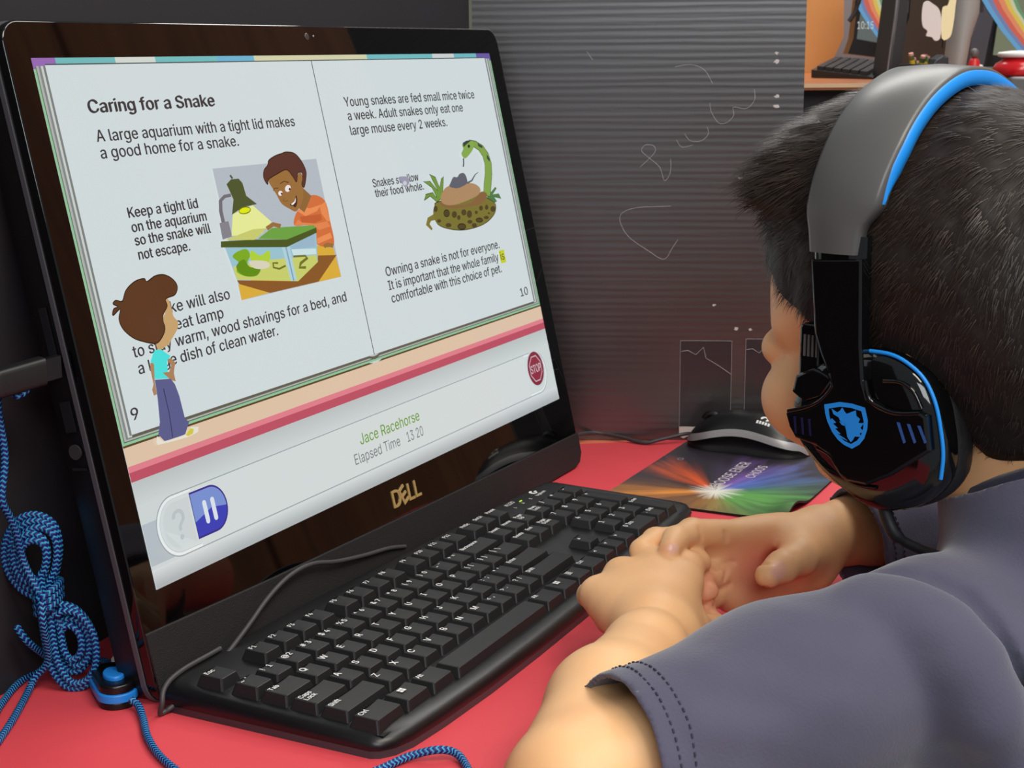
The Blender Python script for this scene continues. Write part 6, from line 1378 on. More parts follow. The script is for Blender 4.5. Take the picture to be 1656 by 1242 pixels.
# neck and trunk
NB = np.array([190, -374, 104.0])
CN = np.array([186, -372, 143.0])
cn_n = np.array([0, 0, math.cos(math.radians(25))]) + HF0 * math.sin(math.radians(25))
B.cone(hd(-20, 0, -14), NB, 45, 48, 18)
TL_ = np.array([0.90, -0.44, 0])
TF_ = np.array([0.44, 0.90, 0])
TM = np.array([TL_, TF_, (0, 0, 1)])
B.ell((206, -392, 18), (108, 66, 88), 26, TM)
B.ell((200, -402, -60), (98, 72, 90), 20, TM)
SLp, SRp = np.array([100, -335, 66.0]), np.array([314, -424, 94.0])
B.cone(NB + [0, 0, -36], SLp, 38, 32, 26).cone(NB + [0, 0, -20], SRp, 40, 36, 26)
# arms
EL, WL = np.array([-58, -212, 33.0]), np.array([122, -180.5, 37.0])
B.cone(SLp, EL, 36, 29, 14)
B.cone(EL, (20, -197, 38), 30, 30.5, 10).cone((20, -197, 38), (92, -186, 38), 30.5, 22, 10).cone((92, -186, 38), WL, 22, 19.5, 8)
ER, WR = np.array([418, -276, 34.0]), np.array([300, -226, 48.0])
B.cone(SRp, ER, 38, 30, 14)
B.cone(ER, (350, -246, 46), 29, 26, 10).cone((350, -246, 46), WR, 26, 20, 10)
# left hand, lying over the fingers of the right one
KI, KM, KR, KP = np.array([190.5, -172, 53.0]), np.array([181, -154.5, 56.0]), np.array([165, -141.5, 52.5]), np.array([148.5, -133.5, 45.0])
for K, ra in ((KI, 13), (KM, 12.5), (KR, 12), (KP, 11)):
    B.cone(WL + (K - WL) * 0.12, WL + (K - WL) * 0.78, 16.5, ra, 12)
    B.cone(WL + (K - WL) * 0.6, K, 12, 9.6, 9)
def finger(S, pts, rad, k=3.0, k0=6.0):
    for i in range(len(pts) - 1):
        S.cone(pts[i], pts[i + 1], rad[i], rad[i + 1], k0 if i == 0 else k)
finger(B, [KI, (211, -171, 50), (218, -164, 33), (205, -157, 24)], (9.4, 8.4, 7.4, 6.6))
finger(B, [KM, (204, -148, 50), (212, -143, 34), (200, -146, 24)], (9.2, 8.4, 7.6, 6.8))
finger(B, [KR, (188, -131, 44), (197, -130, 30), (188, -138, 22)], (9, 8, 7.2, 6.6))
finger(B, [KP, (166, -121, 37), (176, -122, 26), (170, -130, 19)], (8.4, 7.2, 6.4, 5.8))
finger(B, [WL + [8, -8, -6], (158, -187, 29), (184, -188, 19), (198, -189.5, 17)], (15, 11.5, 9.2, 8.0), 4, 12)
# right hand, palm towards the chest
RM = [np.array(q, float) for q in ((249, -189, 59.5), (246, -184.5, 49.5), (243, -181, 38.5), (241, -179, 26.5))]
for K, ra in zip(RM, (11.5, 12, 12, 12)):
    B.cone(WR + (K - WR) * 0.1, WR + (K - WR) * 0.8, 15.5, ra, 10)
    B.cone(WR + (K - WR) * 0.6, K, 12, 9.6, 8)
B.cone((284, -222, 30), (246, -184, 20), 14, 11, 12)
B.ell((268, -216, 44), (18, 14, 17), 10)
B.ell((250, -212, 44), (20, 9, 11), 6, None, True)
finger(B, [RM[0], (216, -166, 67.5), (195, -163.5, 69), (178, -166.5, 68)], (9.3, 8.3, 7.4, 6.3))
finger(B, [RM[1], (222, -157, 60), (204, -147.5, 63), (184, -146, 63)], (9.2, 8.5, 7.8, 6.8))
finger(B, [RM[2], (216, -172, 36), (202, -181, 36)], (9.3, 8.6, 7.6))
finger(B, [RM[3], (214, -174, 24), (200, -182, 22)], (8.6, 7.8, 7.0))
finger(B, [(278, -222, 47), (250, -223, 50), (228, -219, 49.5), (214, -215, 48)], (14, 11.2, 9.4, 7.9), 4, 10)

# creases of palms, knuckles and fingers
cr = lambda pts, r=1.3, k=1.6: [B.cone(pts[i], pts[i + 1], r, r, k, True) for i in range(len(pts) - 1)]
PN_ = np.array([-0.62, -0.74, 0.26])


def on_body(q, d):
    q, d = np.array(q, float), np.array(d, float) / np.linalg.norm(d)
    t = np.linspace(40, -30, 141)
    Q = q + d * t[:, None]
    v = B.at(Q)
    k = int(np.argmax(v < 0))
    return Q[k]


def crease(pts, d=PN_, r=1.2, k=1.6, lift=0.5):
    cr([on_body(q, d) + np.array(d) * lift for q in spline(pts, 4)], r, k)


crease([(229, -181, 66), (231, -180, 59)])
crease([(232, -182, 43), (228, -180, 34)], r=1.0)
crease([(214, -168, 70), (217, -167, 61)], (-0.5, -0.75, 0.4))
crease([(199, -176, 45), (224, -180, 45), (238, -184, 45)], r=1.4)
crease([(199, -180, 30), (222, -182, 31), (238, -186, 32)], r=1.3)
lo_, hi_ = (-104, -500, -84), (492, -96, 306)
D, lo_, rs_ = B.grid(lo_, hi_, 1.25)
D[:, :, :1] = 5
V, F = surface_net(D, lo_, rs_)
V = relax(V, F, 1, 0.5)
ctr = V[F].mean(1)
mi = np.zeros(len(F), int)


def paint(c, r, k, M=None):
    q = (ctr - np.array(c, float)) @ (np.eye(3) if M is None else np.array(M)).T
    mi[np.linalg.norm(q / np.array(r), axis=1) < 1] = k


hl = to_head(ctr)
mi[(hl[:, 0] > 76) & (np.abs(hl[:, 1]) < 19) & (hl[:, 2] < -21) & (hl[:, 2] > -37)] = 2
paint((172.5, -171.5, 71), (5.4, 4.2, 4.0), 1)
paint((214, -221.5, 52), (7.5, 4.0, 4.8), 1)
body = np_mesh('body', V, F, [skin, m_nail, m_lip], kid, mi)
pk = np.zeros(len(V))
for c_, r_p, k_ in (((242, -202, 42), (30, 20, 22), 0.9), ((205, -180, 36), (18, 14, 14), 0.8), ((178, -166, 68), (9, 6, 7), 0.5), ((217, -216, 46), (10, 8, 9), 0.5), ((196, -189, 16), (10, 9, 9), 0.4)):
    q_ = np.linalg.norm((V - np.array(c_)) / np.array(r_p), axis=1)
    pk = np.maximum(pk, k_ * np.clip(1.25 - q_, 0, 1) ** 0.8)
ca = body.data.color_attributes.new('Palm', 'FLOAT_COLOR', 'POINT')
ca.data.foreach_set('color', np.repeat(pk[:, None], 4, 1).astype(np.float32).ravel())
for s in (1, -1):
    MB().ball(hd(82.5, s * 30.5, 14), 9.5).build('eye', mat('eye_dark', (40, 28, 24), 0.15), kid)

# ---- hair: a cap following the hairline, and short strands over it
PHI = np.radians([0, 30, 50, 62, 76, 95, 112, 130, 150, 165, 180])
ZMN = np.array([54, 46, 30, 10, -8, -4, -14, -36, -50, -53, -54.0])


def thick(q):
    phi = np.abs(np.arctan2(q[..., 1], q[..., 0] + 4))
    zm = np.interp(phi, PHI, ZMN)
    a = np.clip((q[..., 2] - zm) / 9.0, 0, 1)
    a = a * a * (3 - 2 * a)
    top = np.clip((q[..., 2] - 20) / 70, 0, 1)
    front = np.clip((q[..., 0] + 10) / 80, 0, 1) * np.clip((q[..., 2] - 50) / 40, 0, 1)
    T = 6.0 + 5.0 * top + 9 * front + 6 * np.clip((q[..., 0] - 5) / 40, 0, 1) * np.clip((q[..., 2] - 80) / 30, 0, 1) + 11 * np.clip((q[..., 0] - 45) / 30, 0, 1) * np.clip(1 - np.abs(q[..., 2] - 97) / 32, 0, 1)
    low = np.clip((q[..., 2] - zm) / 55, 0, 1)
    return -3.5 + a * (3.5 + T * (0.35 + 0.65 * low))


Hd = Sdf()
Hd.p = B.p[:5]
hl0, hh0 = hd(0, 0, 0) - [125, 125, 78], hd(0, 0, 0) + [125, 125, 160]
D, hl_, hr_ = Hd.grid(hl0, hh0, 2.0)
gx = [hl_[i] + hr_ * np.arange(D.shape[i]) for i in range(3)]
P = np.stack(np.meshgrid(*gx, indexing='ij'), -1)
q = to_head(P)
D2 = D - thick(q) - 1.0 * vnoise(P, 9.0, 4) - 0.5 * vnoise(P, 4.5, 5)
D2 = np.maximum(D2, -(D + 4))
V, F = surface_net(D2, hl_, hr_)
V = relax(V, F, 1, 0.5)
hair = np_mesh('hair', V, F, [m_hair], kid)
fc = V[F].mean(1)
nrm = np.cross(V[F[:, 2]] - V[F[:, 0]], V[F[:, 3]] - V[F[:, 1]])
area_f = np.linalg.norm(nrm, axis=1) / 2
nrm /= np.linalg.norm(nrm, axis=1)[:, None] + 1e-9
qc = to_head(fc)
outw = ((fc - hd(-2, 0, 40)) * nrm).sum(1) > 0
thk = thick(qc)
ok = outw & (thk > -0.5)
rs = np.random.RandomState(11)
N = 42000
pick = rs.choice(np.where(ok)[0], N, p=area_f[ok] / area_f[ok].sum())
root = fc[pick] + rs.uniform(-1, 1, (N, 3)) * 0.9
nn = nrm[pick]
root -= nn * 2.2
qr = to_head(root)
whorl = hd(-62, 14, 104)
flow = root - whorl
flow[:, 2] -= 18
frontness = np.clip((qr[:, 0] - 20) / 50, 0, 1)[:, None] * np.clip((qr[:, 2] - 60) / 30, 0, 1)[:, None]
flow = flow / np.linalg.norm(flow, axis=1)[:, None] + 0.5 * frontness * HF + np.array([0, 0, -0.35])
cl1 = np.stack([vnoise(root, 8, 20 + k) for k in range(3)], 1)
cl2 = np.stack([vnoise(root, 3.2, 30 + k) for k in range(3)], 1)
flow = flow + 0.42 * cl1 + 0.26 * cl2 + 0.14 * rs.randn(N, 3)
flow -= nn * (flow * nn).sum(1)[:, None]
flow /= np.linalg.norm(flow, axis=1)[:, None] + 1e-9
lift = (0.36 + 0.12 * rs.rand(N) + 0.25 * frontness[:, 0])[:, None]
d0 = flow + nn * lift
d0 /= np.linalg.norm(d0, axis=1)[:, None]
Ln = (9 + 6 * np.clip(qr[:, 2] / 90, 0, 1) + 7 * frontness[:, 0]) * rs.uniform(0.65, 1.15, N) * np.clip(0.35 + (thk[pick] + 1) / 6, 0.35, 1)
sidev = np.cross(d0, nn)
sidev /= np.linalg.norm(sidev, axis=1)[:, None] + 1e-9
K = 4
W0 = 0.26
VV = np.zeros((N, K + 1, 2, 3))
for k in range(K + 1):
    t = k / K
    p = root + d0 * (Ln * t)[:, None] - nn * (Ln * 0.20 * t * t)[:, None] + np.array([0, 0, -1.0]) * (Ln * 0.08 * t * t)[:, None]
    wdt = W0 * (1 - 0.85 * t)
    VV[:, k, 0] = p - sidev * wdt
    VV[:, k, 1] = p + sidev * wdt
base = (np.arange(N) * (K + 1) * 2)[:, None]
FF = np.concatenate([np.concatenate([base + 2 * k, base + 2 * k + 1, base + 2 * k + 3, base + 2 * k + 2], 1) for k in range(K)])
st = np_mesh('strands', VV.reshape(-1, 3), FF, [mat('hair_strand', (47, 36, 28), 0.4, spec=0.33)], hair)
st['kind'] = 'stuff'

# ---- T-shirt
Sh = Sdf()
HEML = np.array([-40, -224, 37.0])
HEMR = np.array([312, -241, 42.0])
Sh.ell((208, -396, 12), (116, 76, 96), 26, TM)
Sh.ell((200, -408, -60), (112, 86, 100), 22, TM)
Sh.ell((196, -424, -150), (114, 92, 90), 22, TM)
Sh.cone(CN - cn_n * 34, CN + cn_n * 10, 64, 57, 16)
Sh.cone(NB + [6, -12, -36], SLp + [0, -4, -2], 46, 42, 20).cone(NB + [2, -2, -18], SRp + [0, -4, 2], 48, 46, 26)
Sh.cone(SLp, (35, -284, 53), 45, 45, 12).cone((35, -284, 53), HEML, 45, 41, 20).cone(HEML, HEML + (HEML - SLp) * 0.25, 41, 41, 10)
EX = np.array([400, -318, 52.0])
Sh.cone(SRp, EX, 48, 46, 16).cone(EX, HEMR, 44, 33, 18).cone(HEMR, HEMR + (HEMR - EX) * 0.4, 33, 33, 8)
Sh.cone((104, -356, 44), (112, -374, -60), 44, 52, 24)
# folds of the cloth
fold = lambda pts, r, k=8.0, cut=False: [Sh.cone(pts[i], pts[i + 1], r, r, k, cut) for i in range(len(pts) - 1)]
fold([(-10, -262, 76), (30, -290, 84), (66, -312, 92)], 5.0, 14)
fold([(66, -310, 92), (62, -328, 92), (58, -346, 86), (54, -358, 74), (54, -370, 54), (66, -384, 24), (80, -392, -10)], 12.0, 18)
fold([(84, -308, 108), (79, -334, 109), (77, -352, 103), (73, -365, 92), (72, -377, 70), (94, -384, 29)], 4.5, 5, True)
fold([(-38, -262, 66), (-14, -286, 60), (20, -312, 52)], 4.0, 12)
fold([(-30, -250, 70), (-6, -270, 70), (30, -296, 68)], 3.5, 14)
lo2, hi2 = (-104, -532, -236), (470, -186, 196)
D, lo2, r2 = Sh.grid(lo2, hi2, 2.0)
gx = [lo2[i] + r2 * np.arange(D.shape[i]) for i in range(3)]
P = np.stack(np.meshgrid(*gx, indexing='ij'), -1).astype(np.float32)
D = D - 2.2 * vnoise(P, 46.0, 7) - 1.0 * vnoise(P * np.array([1, 0.7, 1.4]), 20.0, 8)
aL = (HEML - SLp) / np.linalg.norm(HEML - SLp)
hemL = (P - HEML) @ aL
nL = aL + np.array([0.0, 0.0, 0.22])
nL /= np.linalg.norm(nL)
hemL = np.where((P - (HEML + SLp) / 2) @ aL > 0, (P - HEML) @ nL, -50)
aR = (HEMR - EX) / np.linalg.norm(HEMR - EX)
hemR = np.where((P - (HEMR + EX) / 2) @ aR > 0, (P - HEMR) @ aR, -50)
hemR = np.where(np.linalg.norm(P - HEMR, axis=-1) < 130, hemR, -50)
neck = np.where(np.linalg.norm(P - CN, axis=-1) < 69, (P - CN) @ cn_n, -50)
cutf = np.maximum(np.maximum(hemL, hemR), neck)
tabl = np.where(P[..., 1] > -275, 2.5 - P[..., 2], -50)
Dc = np.maximum(np.maximum(D, cutf), tabl)
V, F = surface_net(Dc, lo2, r2)
ii = np.clip(np.round((V[F].mean(1) - lo2) / r2).astype(int), 0, np.array(D.shape) - 1)
keep = (D[ii[:, 0], ii[:, 1], ii[:, 2]] > cutf[ii[:, 0], ii[:, 1], ii[:, 2]] - 0.4)
V = relax(V, F, 2, 0.5)
F = F[keep]
used = np.unique(F)
remap = np.zeros(len(V), int)
remap[used] = np.arange(len(used))
V, F = V[used], remap[F]
ee = np.sort(np.concatenate([F[:, [0, 1]], F[:, [1, 2]], F[:, [2, 3]], F[:, [3, 0]]]), 1)
eu, cnt_ = np.unique(ee, axis=0, return_counts=True)
be = eu[cnt_ == 1]
for _ in range(14):                      # even out the cut edges
    s_ = np.zeros_like(V)
    c_n = np.zeros(len(V))
    for a_, b_ in ((0, 1), (1, 0)):
        np.add.at(s_, be[:, a_], V[be[:, b_]])
        np.add.at(c_n, be[:, a_], 1)
    mk = c_n > 0
    V[mk] = 0.5 * V[mk] + 0.5 * s_[mk] / c_n[mk][:, None]
shirt = np_mesh('t_shirt', V, F, [m_shirt], kid)
so = shirt.modifiers.new('cloth_thickness', 'SOLIDIFY')
so.thickness = 2.4 * MM
so.offset = -1
# two rows of hem stitching and the neck rib


def on_shirt(o, d, far=90.0):
    t = np.linspace(far, 10, 161)
    Q = o + d * t[:, None]
    v = Sh.at(Q) - 2.2 * vnoise(Q, 46.0, 7) - 1.0 * vnoise(Q * np.array([1, 0.7, 1.4]), 20.0, 8)
    k = int(np.argmax(v < 0))
    return Q[k] if v[k] < 0 else None


def stitch_rows(c, ax, offs, n, name):
    u_ = np.cross(ax, [0, 0, 1.0])
    u_ /= np.linalg.norm(u_)
    v_ = np.cross(u_, ax)
    sm = MB()
    for off in offs:
        pr = None
        for k in range(2 * n):
            a = math.pi * k / n
            q = on_shirt(c - ax * off, u_ * math.cos(a) + v_ * math.sin(a))
            if q is not None and pr is not None and k % 2 and np.linalg.norm(q - pr) < 6 and q[2] > 4:
                up_ = (q - c) / np.linalg.norm(q - c) * 0.45
                sm.tube([pr + up_, (pr + q) / 2 + up_ * 1.5, q + up_], 0.5, 5)
            pr = q
    sm.build(name, m_stitch, shirt)


stitch_rows(HEML, nL, (9, 16), 78, 'hem_stitching')
stitch_rows(HEMR, aR, (8, 14), 60, 'hem_stitching')
G = []
cu = np.cross(cn_n, HF0)
cv = np.cross(cu, cn_n)
for k in range(48):
    a = 2 * math.pi * k / 48
    dirn = cu * math.cos(a) + cv * math.sin(a)
    G.append([CN + dirn * r_ + cn_n * h_ for r_, h_ in ((57.5, -13), (59.2, -6), (57.5, 1), (54.0, 3.5), (52.0, 1), (53, -8))])
MB().grid(G, closed_u=True).build('collar', m_collar, shirt)

# trousers and shoes, out of the photograph's frame below the desk
Tr = Sdf()
Tr.ell((196, -424, -215), (112, 92, 70), 20, TM)
for s, kn in ((-1, (120, -190, -290)), (1, (330, -290, -290))):
    hip = np.array([196, -424, -230]) + TL_ * 58 * s
    Tr.cone(hip, kn, 66, 50, 20).cone(kn, np.array(kn) + [0, -20, -200], 50, 42, 10)
D, l3, r3 = Tr.grid((20, -540, -520), (420, -120, -140), 5.0)
V, F = surface_net(D, l3, r3)
np_mesh('trousers', V, F, [mat('dark_denim', (40, 44, 60), 0.85)], kid)
m_shoe = mat('shoe_black', (24, 24, 26), 0.5)
for kn in ((120, -190, -290), (330, -290, -290)):
    sh_ = Sdf().cone((kn[0] - 6, kn[1] - 30, -520), (kn[0] + 20, kn[1] + 70, -535), 36, 30, 8)
    D, l3, r3 = sh_.grid((kn[0] - 70, kn[1] - 90, -562), (kn[0] + 90, kn[1] + 130, -460), 5.0)
    D[:, :, :1] = 5
    V, F = surface_net(D, l3, r3)
    np_mesh('shoe', V, F, [m_shoe], kid)
stool = thing('stool', (196, -430, -560), 'round wooden stool the person sits on at the desk', 'stool')
MB().lathe([(0, 0), (150, 0), (154, 8), (150, 24), (0, 26)], (196, -430, -336), 40).build('seat', mat('stool_wood', (150, 104, 64), 0.5), stool)
for k in range(4):
    a = math.pi / 4 + k * math.pi / 2
    MB().tube([(196 + 110 * math.cos(a), -430 + 110 * math.sin(a), -332), (196 + 140 * math.cos(a), -430 + 140 * math.sin(a), -560)], 12, 10).build('leg', mat('stool_leg', (70, 70, 72), 0.4, 0.6), stool)

# ------------------------------------------------------------------ headset
HC0 = np.array([194.4, -325.1, 170.9])
hf, hl_v = np.array([0.259, 0.966, 0.0]), np.array([-0.966, 0.259, 0.0])
FH = frame(HC0, hf, hl_v, (0, 0, 1))
m_gblk = mat('headset_gloss_black', (8, 8, 9), 0.07, spec=0.6)
m_satin = mat('headset_satin_grey', (84, 84, 83), 0.36, spec=0.5)
m_pad_l = mat('ear_cushion_leather', (20, 19, 21), 0.5, bump=(160, 0.5, 0.0015))
m_hblue = mat('headset_blue', (20, 140, 232), 0.45)
m_hblue2 = mat('headset_blue_dark', (36, 84, 150), 0.4)
m_red = bpy.data.materials['red_table_paper']
hs_ = thing('headset', HC0 + [0, 0, 60], 'black gaming headset with blue trim worn on the head of the person', 'headset')


def arc(t):
    """headband centre line: t -1 (right ear) .. 1 (left ear) -> lateral, height"""
    A = [(-91, 78), (-90, 96), (-85, 115), (-72, 136), (-50, 152), (-22, 162.5), (2, 165.5), (24, 163.5), (50, 154), (71, 139), (84, 121), (90, 102), (91, 84)]
    return A


ap = spline(arc(0), 6)
tg = np.gradient(ap, axis=0)
tg /= np.linalg.norm(tg, axis=1)[:, None]
no = np.c_[-tg[:, 1], tg[:, 0]]
no *= np.sign((no * (ap - [0, 60])).sum(1))[:, None]


def band(x0f, x1f, d0, d1, i0=0, i1=None, m=0, rnd=2.0):
    G = []
    i1 = len(ap) if i1 is None else i1
    for i in range(i0, i1):
        s = min(1.0, (ap[i][1] - 84) / 50.0)
        x0, x1 = x0f(s), x1f(s)
        row = []
        prof = [(x0 + rnd, d0), (x1 - rnd, d0), (x1, d0 + rnd * 0.7), (x1, d1 - rnd * 0.7), (x1 - rnd, d1), ((x0 + x1) / 2, d1 + 1.2), (x0 + rnd, d1), (x0, d1 - rnd * 0.7), (x0, d0 + rnd * 0.7), (x0 + rnd, d0)]
        for x, d in prof:
            p = ap[i] + no[i] * d
            row.append(FH(x, p[0], p[1]))
        G.append(row)
    mb = MB().grid(G)
    mb.add(G[0][:-1], [list(range(len(G[0]) - 1))[::-1]])
    mb.add(G[-1][:-1], [list(range(len(G[0]) - 1))])
    return mb


w0 = lambda s: float(np.interp(s, (0, 0.26, 0.46, 1.0), (13.5, 12.0, 4.0, 0.0)))
w1 = lambda s: float(np.interp(s, (0, 0.2, 0.4, 1.0), (39.0, 40.0, 42.5, 41.5)))
hb = band(w0, w1, -4.0, 6.5)
hbo = hb.build('headband', m_satin, hs_)
band(lambda s: w0(s) + 3, lambda s: 38.0, -11.0, -3.8, 14, len(ap) - 14, rnd=3).build('headband_cushion', m_pad_l, hs_)
# blue strip let into the rear edge of the band
G = []
for i in range(8, len(ap) - 8):
    s = min(1.0, (ap[i][1] - 84) / 50.0)
    e = min(1.0, min(i - 8, len(ap) - 9 - i) / 5.0)
    d0, d1 = 1.2 - 4.4 * e, 1.5 + 2.9 * e
    row = []
    for x, d in ((w0(s) - 0.2, d0), (w0(s) - 1.2, d0 + 0.5), (w0(s) - 1.4, (d0 + d1) / 2), (w0(s) - 1.2, d1 - 0.5), (w0(s) + 0.3, d1 + 0.4)):
        p = ap[i] + no[i] * d
        row.append(FH(x, p[0], p[1]))
    G.append(row)
MB().grid(G, flip=True).build('blue_strip', m_hblue, hbo)
HOUS = [(9.5, 37.9), (-3.8, 37.4), (-13.7, 33.8), (-22.8, 26.9), (-29.1, 15.8), (-32.6, 2.7), (-34.3, -9.1), (-33.4, -21.5), (-26.9, -31.9), (-17.4, -38.5), (-7.6, -41.7), (4.2, -41.8), (16.5, -37.1), (29.1, -29.7), (40.2, -20.3), (47.9, -10.2), (50.9, 2.3), (46.9, 14.1), (40.1, 23.1), (29.9, 32.3)]
PLATE = [(37.4, 80.4), (34.0, 43.8), (30.1, 33.5), (25.6, 24.7), (22.9, 18.9), (29.5, 10.1), (38.1, 5.0), (48.8, 1.5), (46.7, -5.3), (42.9, -10.5), (30.4, -12.9), (23.9, -15.9), (16.9, -25.2), (12.3, -28.1), (2.1, -28.1), (-10.9, -20.8), (-23.4, -10.9), (-30.5, -5.1), (-29.0, 3.7), (-27.7, 11.0), (-23.8, 12.5), (-12.6, 10.8), (-4.4, 12.0), (3.1, 15.5), (5.7, 22.8), (7.6, 40.8), (9.4, 82.7)]
SHIELD = [(26.5, 9.3), (18.0, 11.8), (11, 12.0), (4.0, 11.0), (2.2, 5), (2.3, 0.5), (3.7, -4.3), (6.2, -7.8), (10.2, -10.6), (14.6, -9.4), (18.2, -7.3), (21.6, -3.8), (24.4, 1.0), (25.8, 5)]


def cup(sd):
    F_ = lambda x, z, y: FH(x, y * sd, z)
    fl = 1 if sd > 0 else -1
    o = spline(HOUS, 3, True)
    c = o.mean(0)
    body_ = MB()
    rings = []
    for sc_, y in ((0.97, 72), (1.0, 76), (1.0, 84), (0.985, 88.5), (0.94, 91.5), (0.86, 93.2), (0.7, 94.0), (0.4, 94.2)):
        rings.append([F_(*(c + (p - c) * sc_), y) for p in o])
    G = [[rings[k][i] for k in range(len(rings))] for i in range(len(o))]
    body_.grid(G, closed_u=True, flip=(sd < 0))
    body_.add(rings[-1], [list(range(len(o)))])
    ob = body_.build('ear_cup', m_gblk, hs_)
    # cushion: a padded ring
    G = []
    for i, p in enumerate(o):
        row = []
        for a in np.linspace(0, 2 * math.pi, 13):
            q = c + (p - c) * (0.97 + 0.07 * math.cos(a)) + np.array([-1.5, -0.5])
            if math.cos(a) < 0:
                q = c + (p - c) * (0.9 + 0.35 * math.cos(a))
            wv = 0.5 * math.sin(i * 2.3) * max(0, math.cos(a))
            row.append(F_(q[0] + 2.0, q[1], 67.0 + 9.5 * math.sin(a) + wv))
        G.append(row)
    MB().grid(G, closed_u=True).build('ear_cushion', m_pad_l, ob)
    MB().tube([F_(x, z, 90.0) for x, z in spline([(7.5, 37.3), (-4, 37.0), (-13.5, 33.6), (-22.2, 27.0), (-28.3, 16.4), (-31.9, 3), (-33.6, -8.5), (-33.0, -20)], 6)], 1.05, 8).build('blue_line', m_hblue, ob)
    pl = MB().prism(PLATE, 90, 98.0, F_, 0, False, 1.6).build('front_plate', m_gblk, ob)
    # raised ridges and recess lips
    MB().tube([F_(x, z, 97.0) for x, z in spline([(5.4, 24), (2.5, 15.0), (-4.4, 11.5), (-12.6, 10.2), (-24.0, 12.0)], 6)], 1.3, 8).tube(
        [F_(x, z, 94.5) for x, z in spline([(-3, 24.5), (-12, 25), (-19, 21.5), (-23.5, 14)], 6)], 1.0, 8).tube(
        [F_(x, z, 96.6) for x, z in spline([(25.6, 24.7), (23.2, 18.9), (29.5, 10.6), (38.1, 5.6), (48.0, 2.2)], 6)], 1.2, 8).tube(
        [F_(x, z, 94.5) for x, z in spline([(32, -14.5), (24, -17.5), (16.5, -26.5), (8, -29.5), (-2, -29)], 6)], 1.0, 8).build('ridge', m_gblk, ob)
    em = MB()
    S = np.array(SHIELD)
    sc_c = S.mean(0)
    inner = sc_c + (S - sc_c) * 0.80
    n = len(S)
    for ring0, ring1, z in ((S, inner, 98.45),):
        em.add([F_(*p, z) for p in ring0] + [F_(*p, z) for p in ring1], [(i, (i + 1) % n, (i + 1) % n + n, i + n) for i in range(n)])
    E_ = lambda l: [(26.4 - (x - 285) * 24.2 / 297, 9.6 - (y - 470) * 20.5 / 297 + 2.0 * (x - 285) / 297) for x, y in l]
    em.poly(E_([(335, 500), (375, 525), (395, 510), (408, 485), (425, 515), (440, 530), (500, 500), (505, 540), (530, 560), (520, 590), (555, 590), (535, 625), (560, 650), (530, 665), (545, 690), (500, 690), (490, 715), (475, 735), (450, 700), (440, 650), (425, 600), (400, 590), (385, 560), (350, 540)]), F_, 98.5)
    em.poly(E_([(340, 570), (370, 600), (350, 610), (385, 640), (365, 645), (405, 680), (385, 682), (440, 715), (455, 728), (400, 705), (350, 640), (330, 590)]), F_, 98.5)
    em.poly(E_([(390, 590), (430, 600), (438, 622), (410, 615)]), F_, 98.5)
    em.build('shield_emblem', m_hblue, ob)
    sl = MB()
    for k in range(3):
        x0 = -12.8 - 5.4 * k
        sl.poly([(x0, 6.4), (x0 - 1.8, 6.5), (x0 - 5.4, -2.6 + 0.9 * k), (x0 - 4.2, -3.6 + 0.9 * k)], F_, 98.2)
    sl.build('side_slits', m_hblue2, ob)
    s2 = MB()
    for k in range(3):
        x0 = 44 - 4.2 * k
        s2.poly([(x0, 0.5), (x0 - 1.5, 0.9), (x0 - 2.4, -8), (x0 - 1.2, -8)], F_, 98.2)
    s2.build('front_slits', mat('slit_deep_blue', (14, 26, 66), 0.3), ob)
    # slider arm between the plate and the band
    sa = MB()
    G = []
    for t in np.linspace(0, 1, 9):
        z = 42 + (93 - 42) * t
        y = 97.2 - 3.4 * t
        x0, x1 = 8.2 + 1.6 * t, 34.2 + 4.2 * t
        G.append([F_(x, z, yy) for x, yy in ((x0, y - 7), (x0, y - 1), (x0 + 1.5, y), ((x0 + x1) / 2, y + 0.9), (x1 - 1.5, y), (x1, y - 1), (x1, y - 7), (x0, y - 7))])
    sa.grid(G, flip=(sd > 0))
    sa.build('slider_arm', m_gblk, ob)
    # hinge block in front of the arm with its ribs
    hg = MB().prism(rrect(35, 19, 47, 47, 3, 3), 76, 90, F_, 0, True, 1.5)
    hg.build('hinge_block', m_gblk, ob)
    rb = MB()
    for k in range(4):
        rb.box((36.5 + 2.3 * k, 90.3, 36), (1.0, 1.2, 11), lambda x, y, z: FH(x, y * sd, z))
    rb.build('hinge_rib', m_satin, ob)
    MB().prism([(24, 22), (36, 26), (46, 21), (48, 12), (40, 7), (30, 11)], 84, 94.5, F_, 0, True, 2.0).build('hinge_knob', m_gblk, ob)
    return ob


cl_ = cup(1)
cup(-1)
MB().tube(spline([FH(0, 84, -38), FH(-3, 84, -47), FH(-8, 82, -56), FH(-14, 70, -64), FH(-16, 52, -72)], 6), [3.4] * 13 + [2.6] * 12, 10).build('cable_relief', mat('relief_rubber', (14, 14, 15), 0.5), cl_)

# ------------------------------------------------------------------ the stations across the room
er = np.array([0.45064, -0.89270, 0])
ef = np.array([0.89193, 0.45217, 0])
er /= np.linalg.norm(er)
ef = np.array([-er[1], er[0], 0])
c0 = np.array([-622.0, -470.2, 0])
FG = lambda r, z, d: c0 + er * r + ef * d + np.array([0, 0, z])


def slab(name, m, parent, key, th_, mb=None):
    d, poly = FAR[key]
    poly = [(x, max(z, DZ + 0.2)) for x, z in poly]
    b = MB().prism(poly, d + th_, d, FG)
    return b.build(name, m, parent)


def far_thing(name, key, lab, cat, group=None):
    d, poly = FAR[key]
    P = np.array(poly)
    return thing(name, FG(P[:, 0].mean(), P[:, 1].min(), d), lab, cat, group)


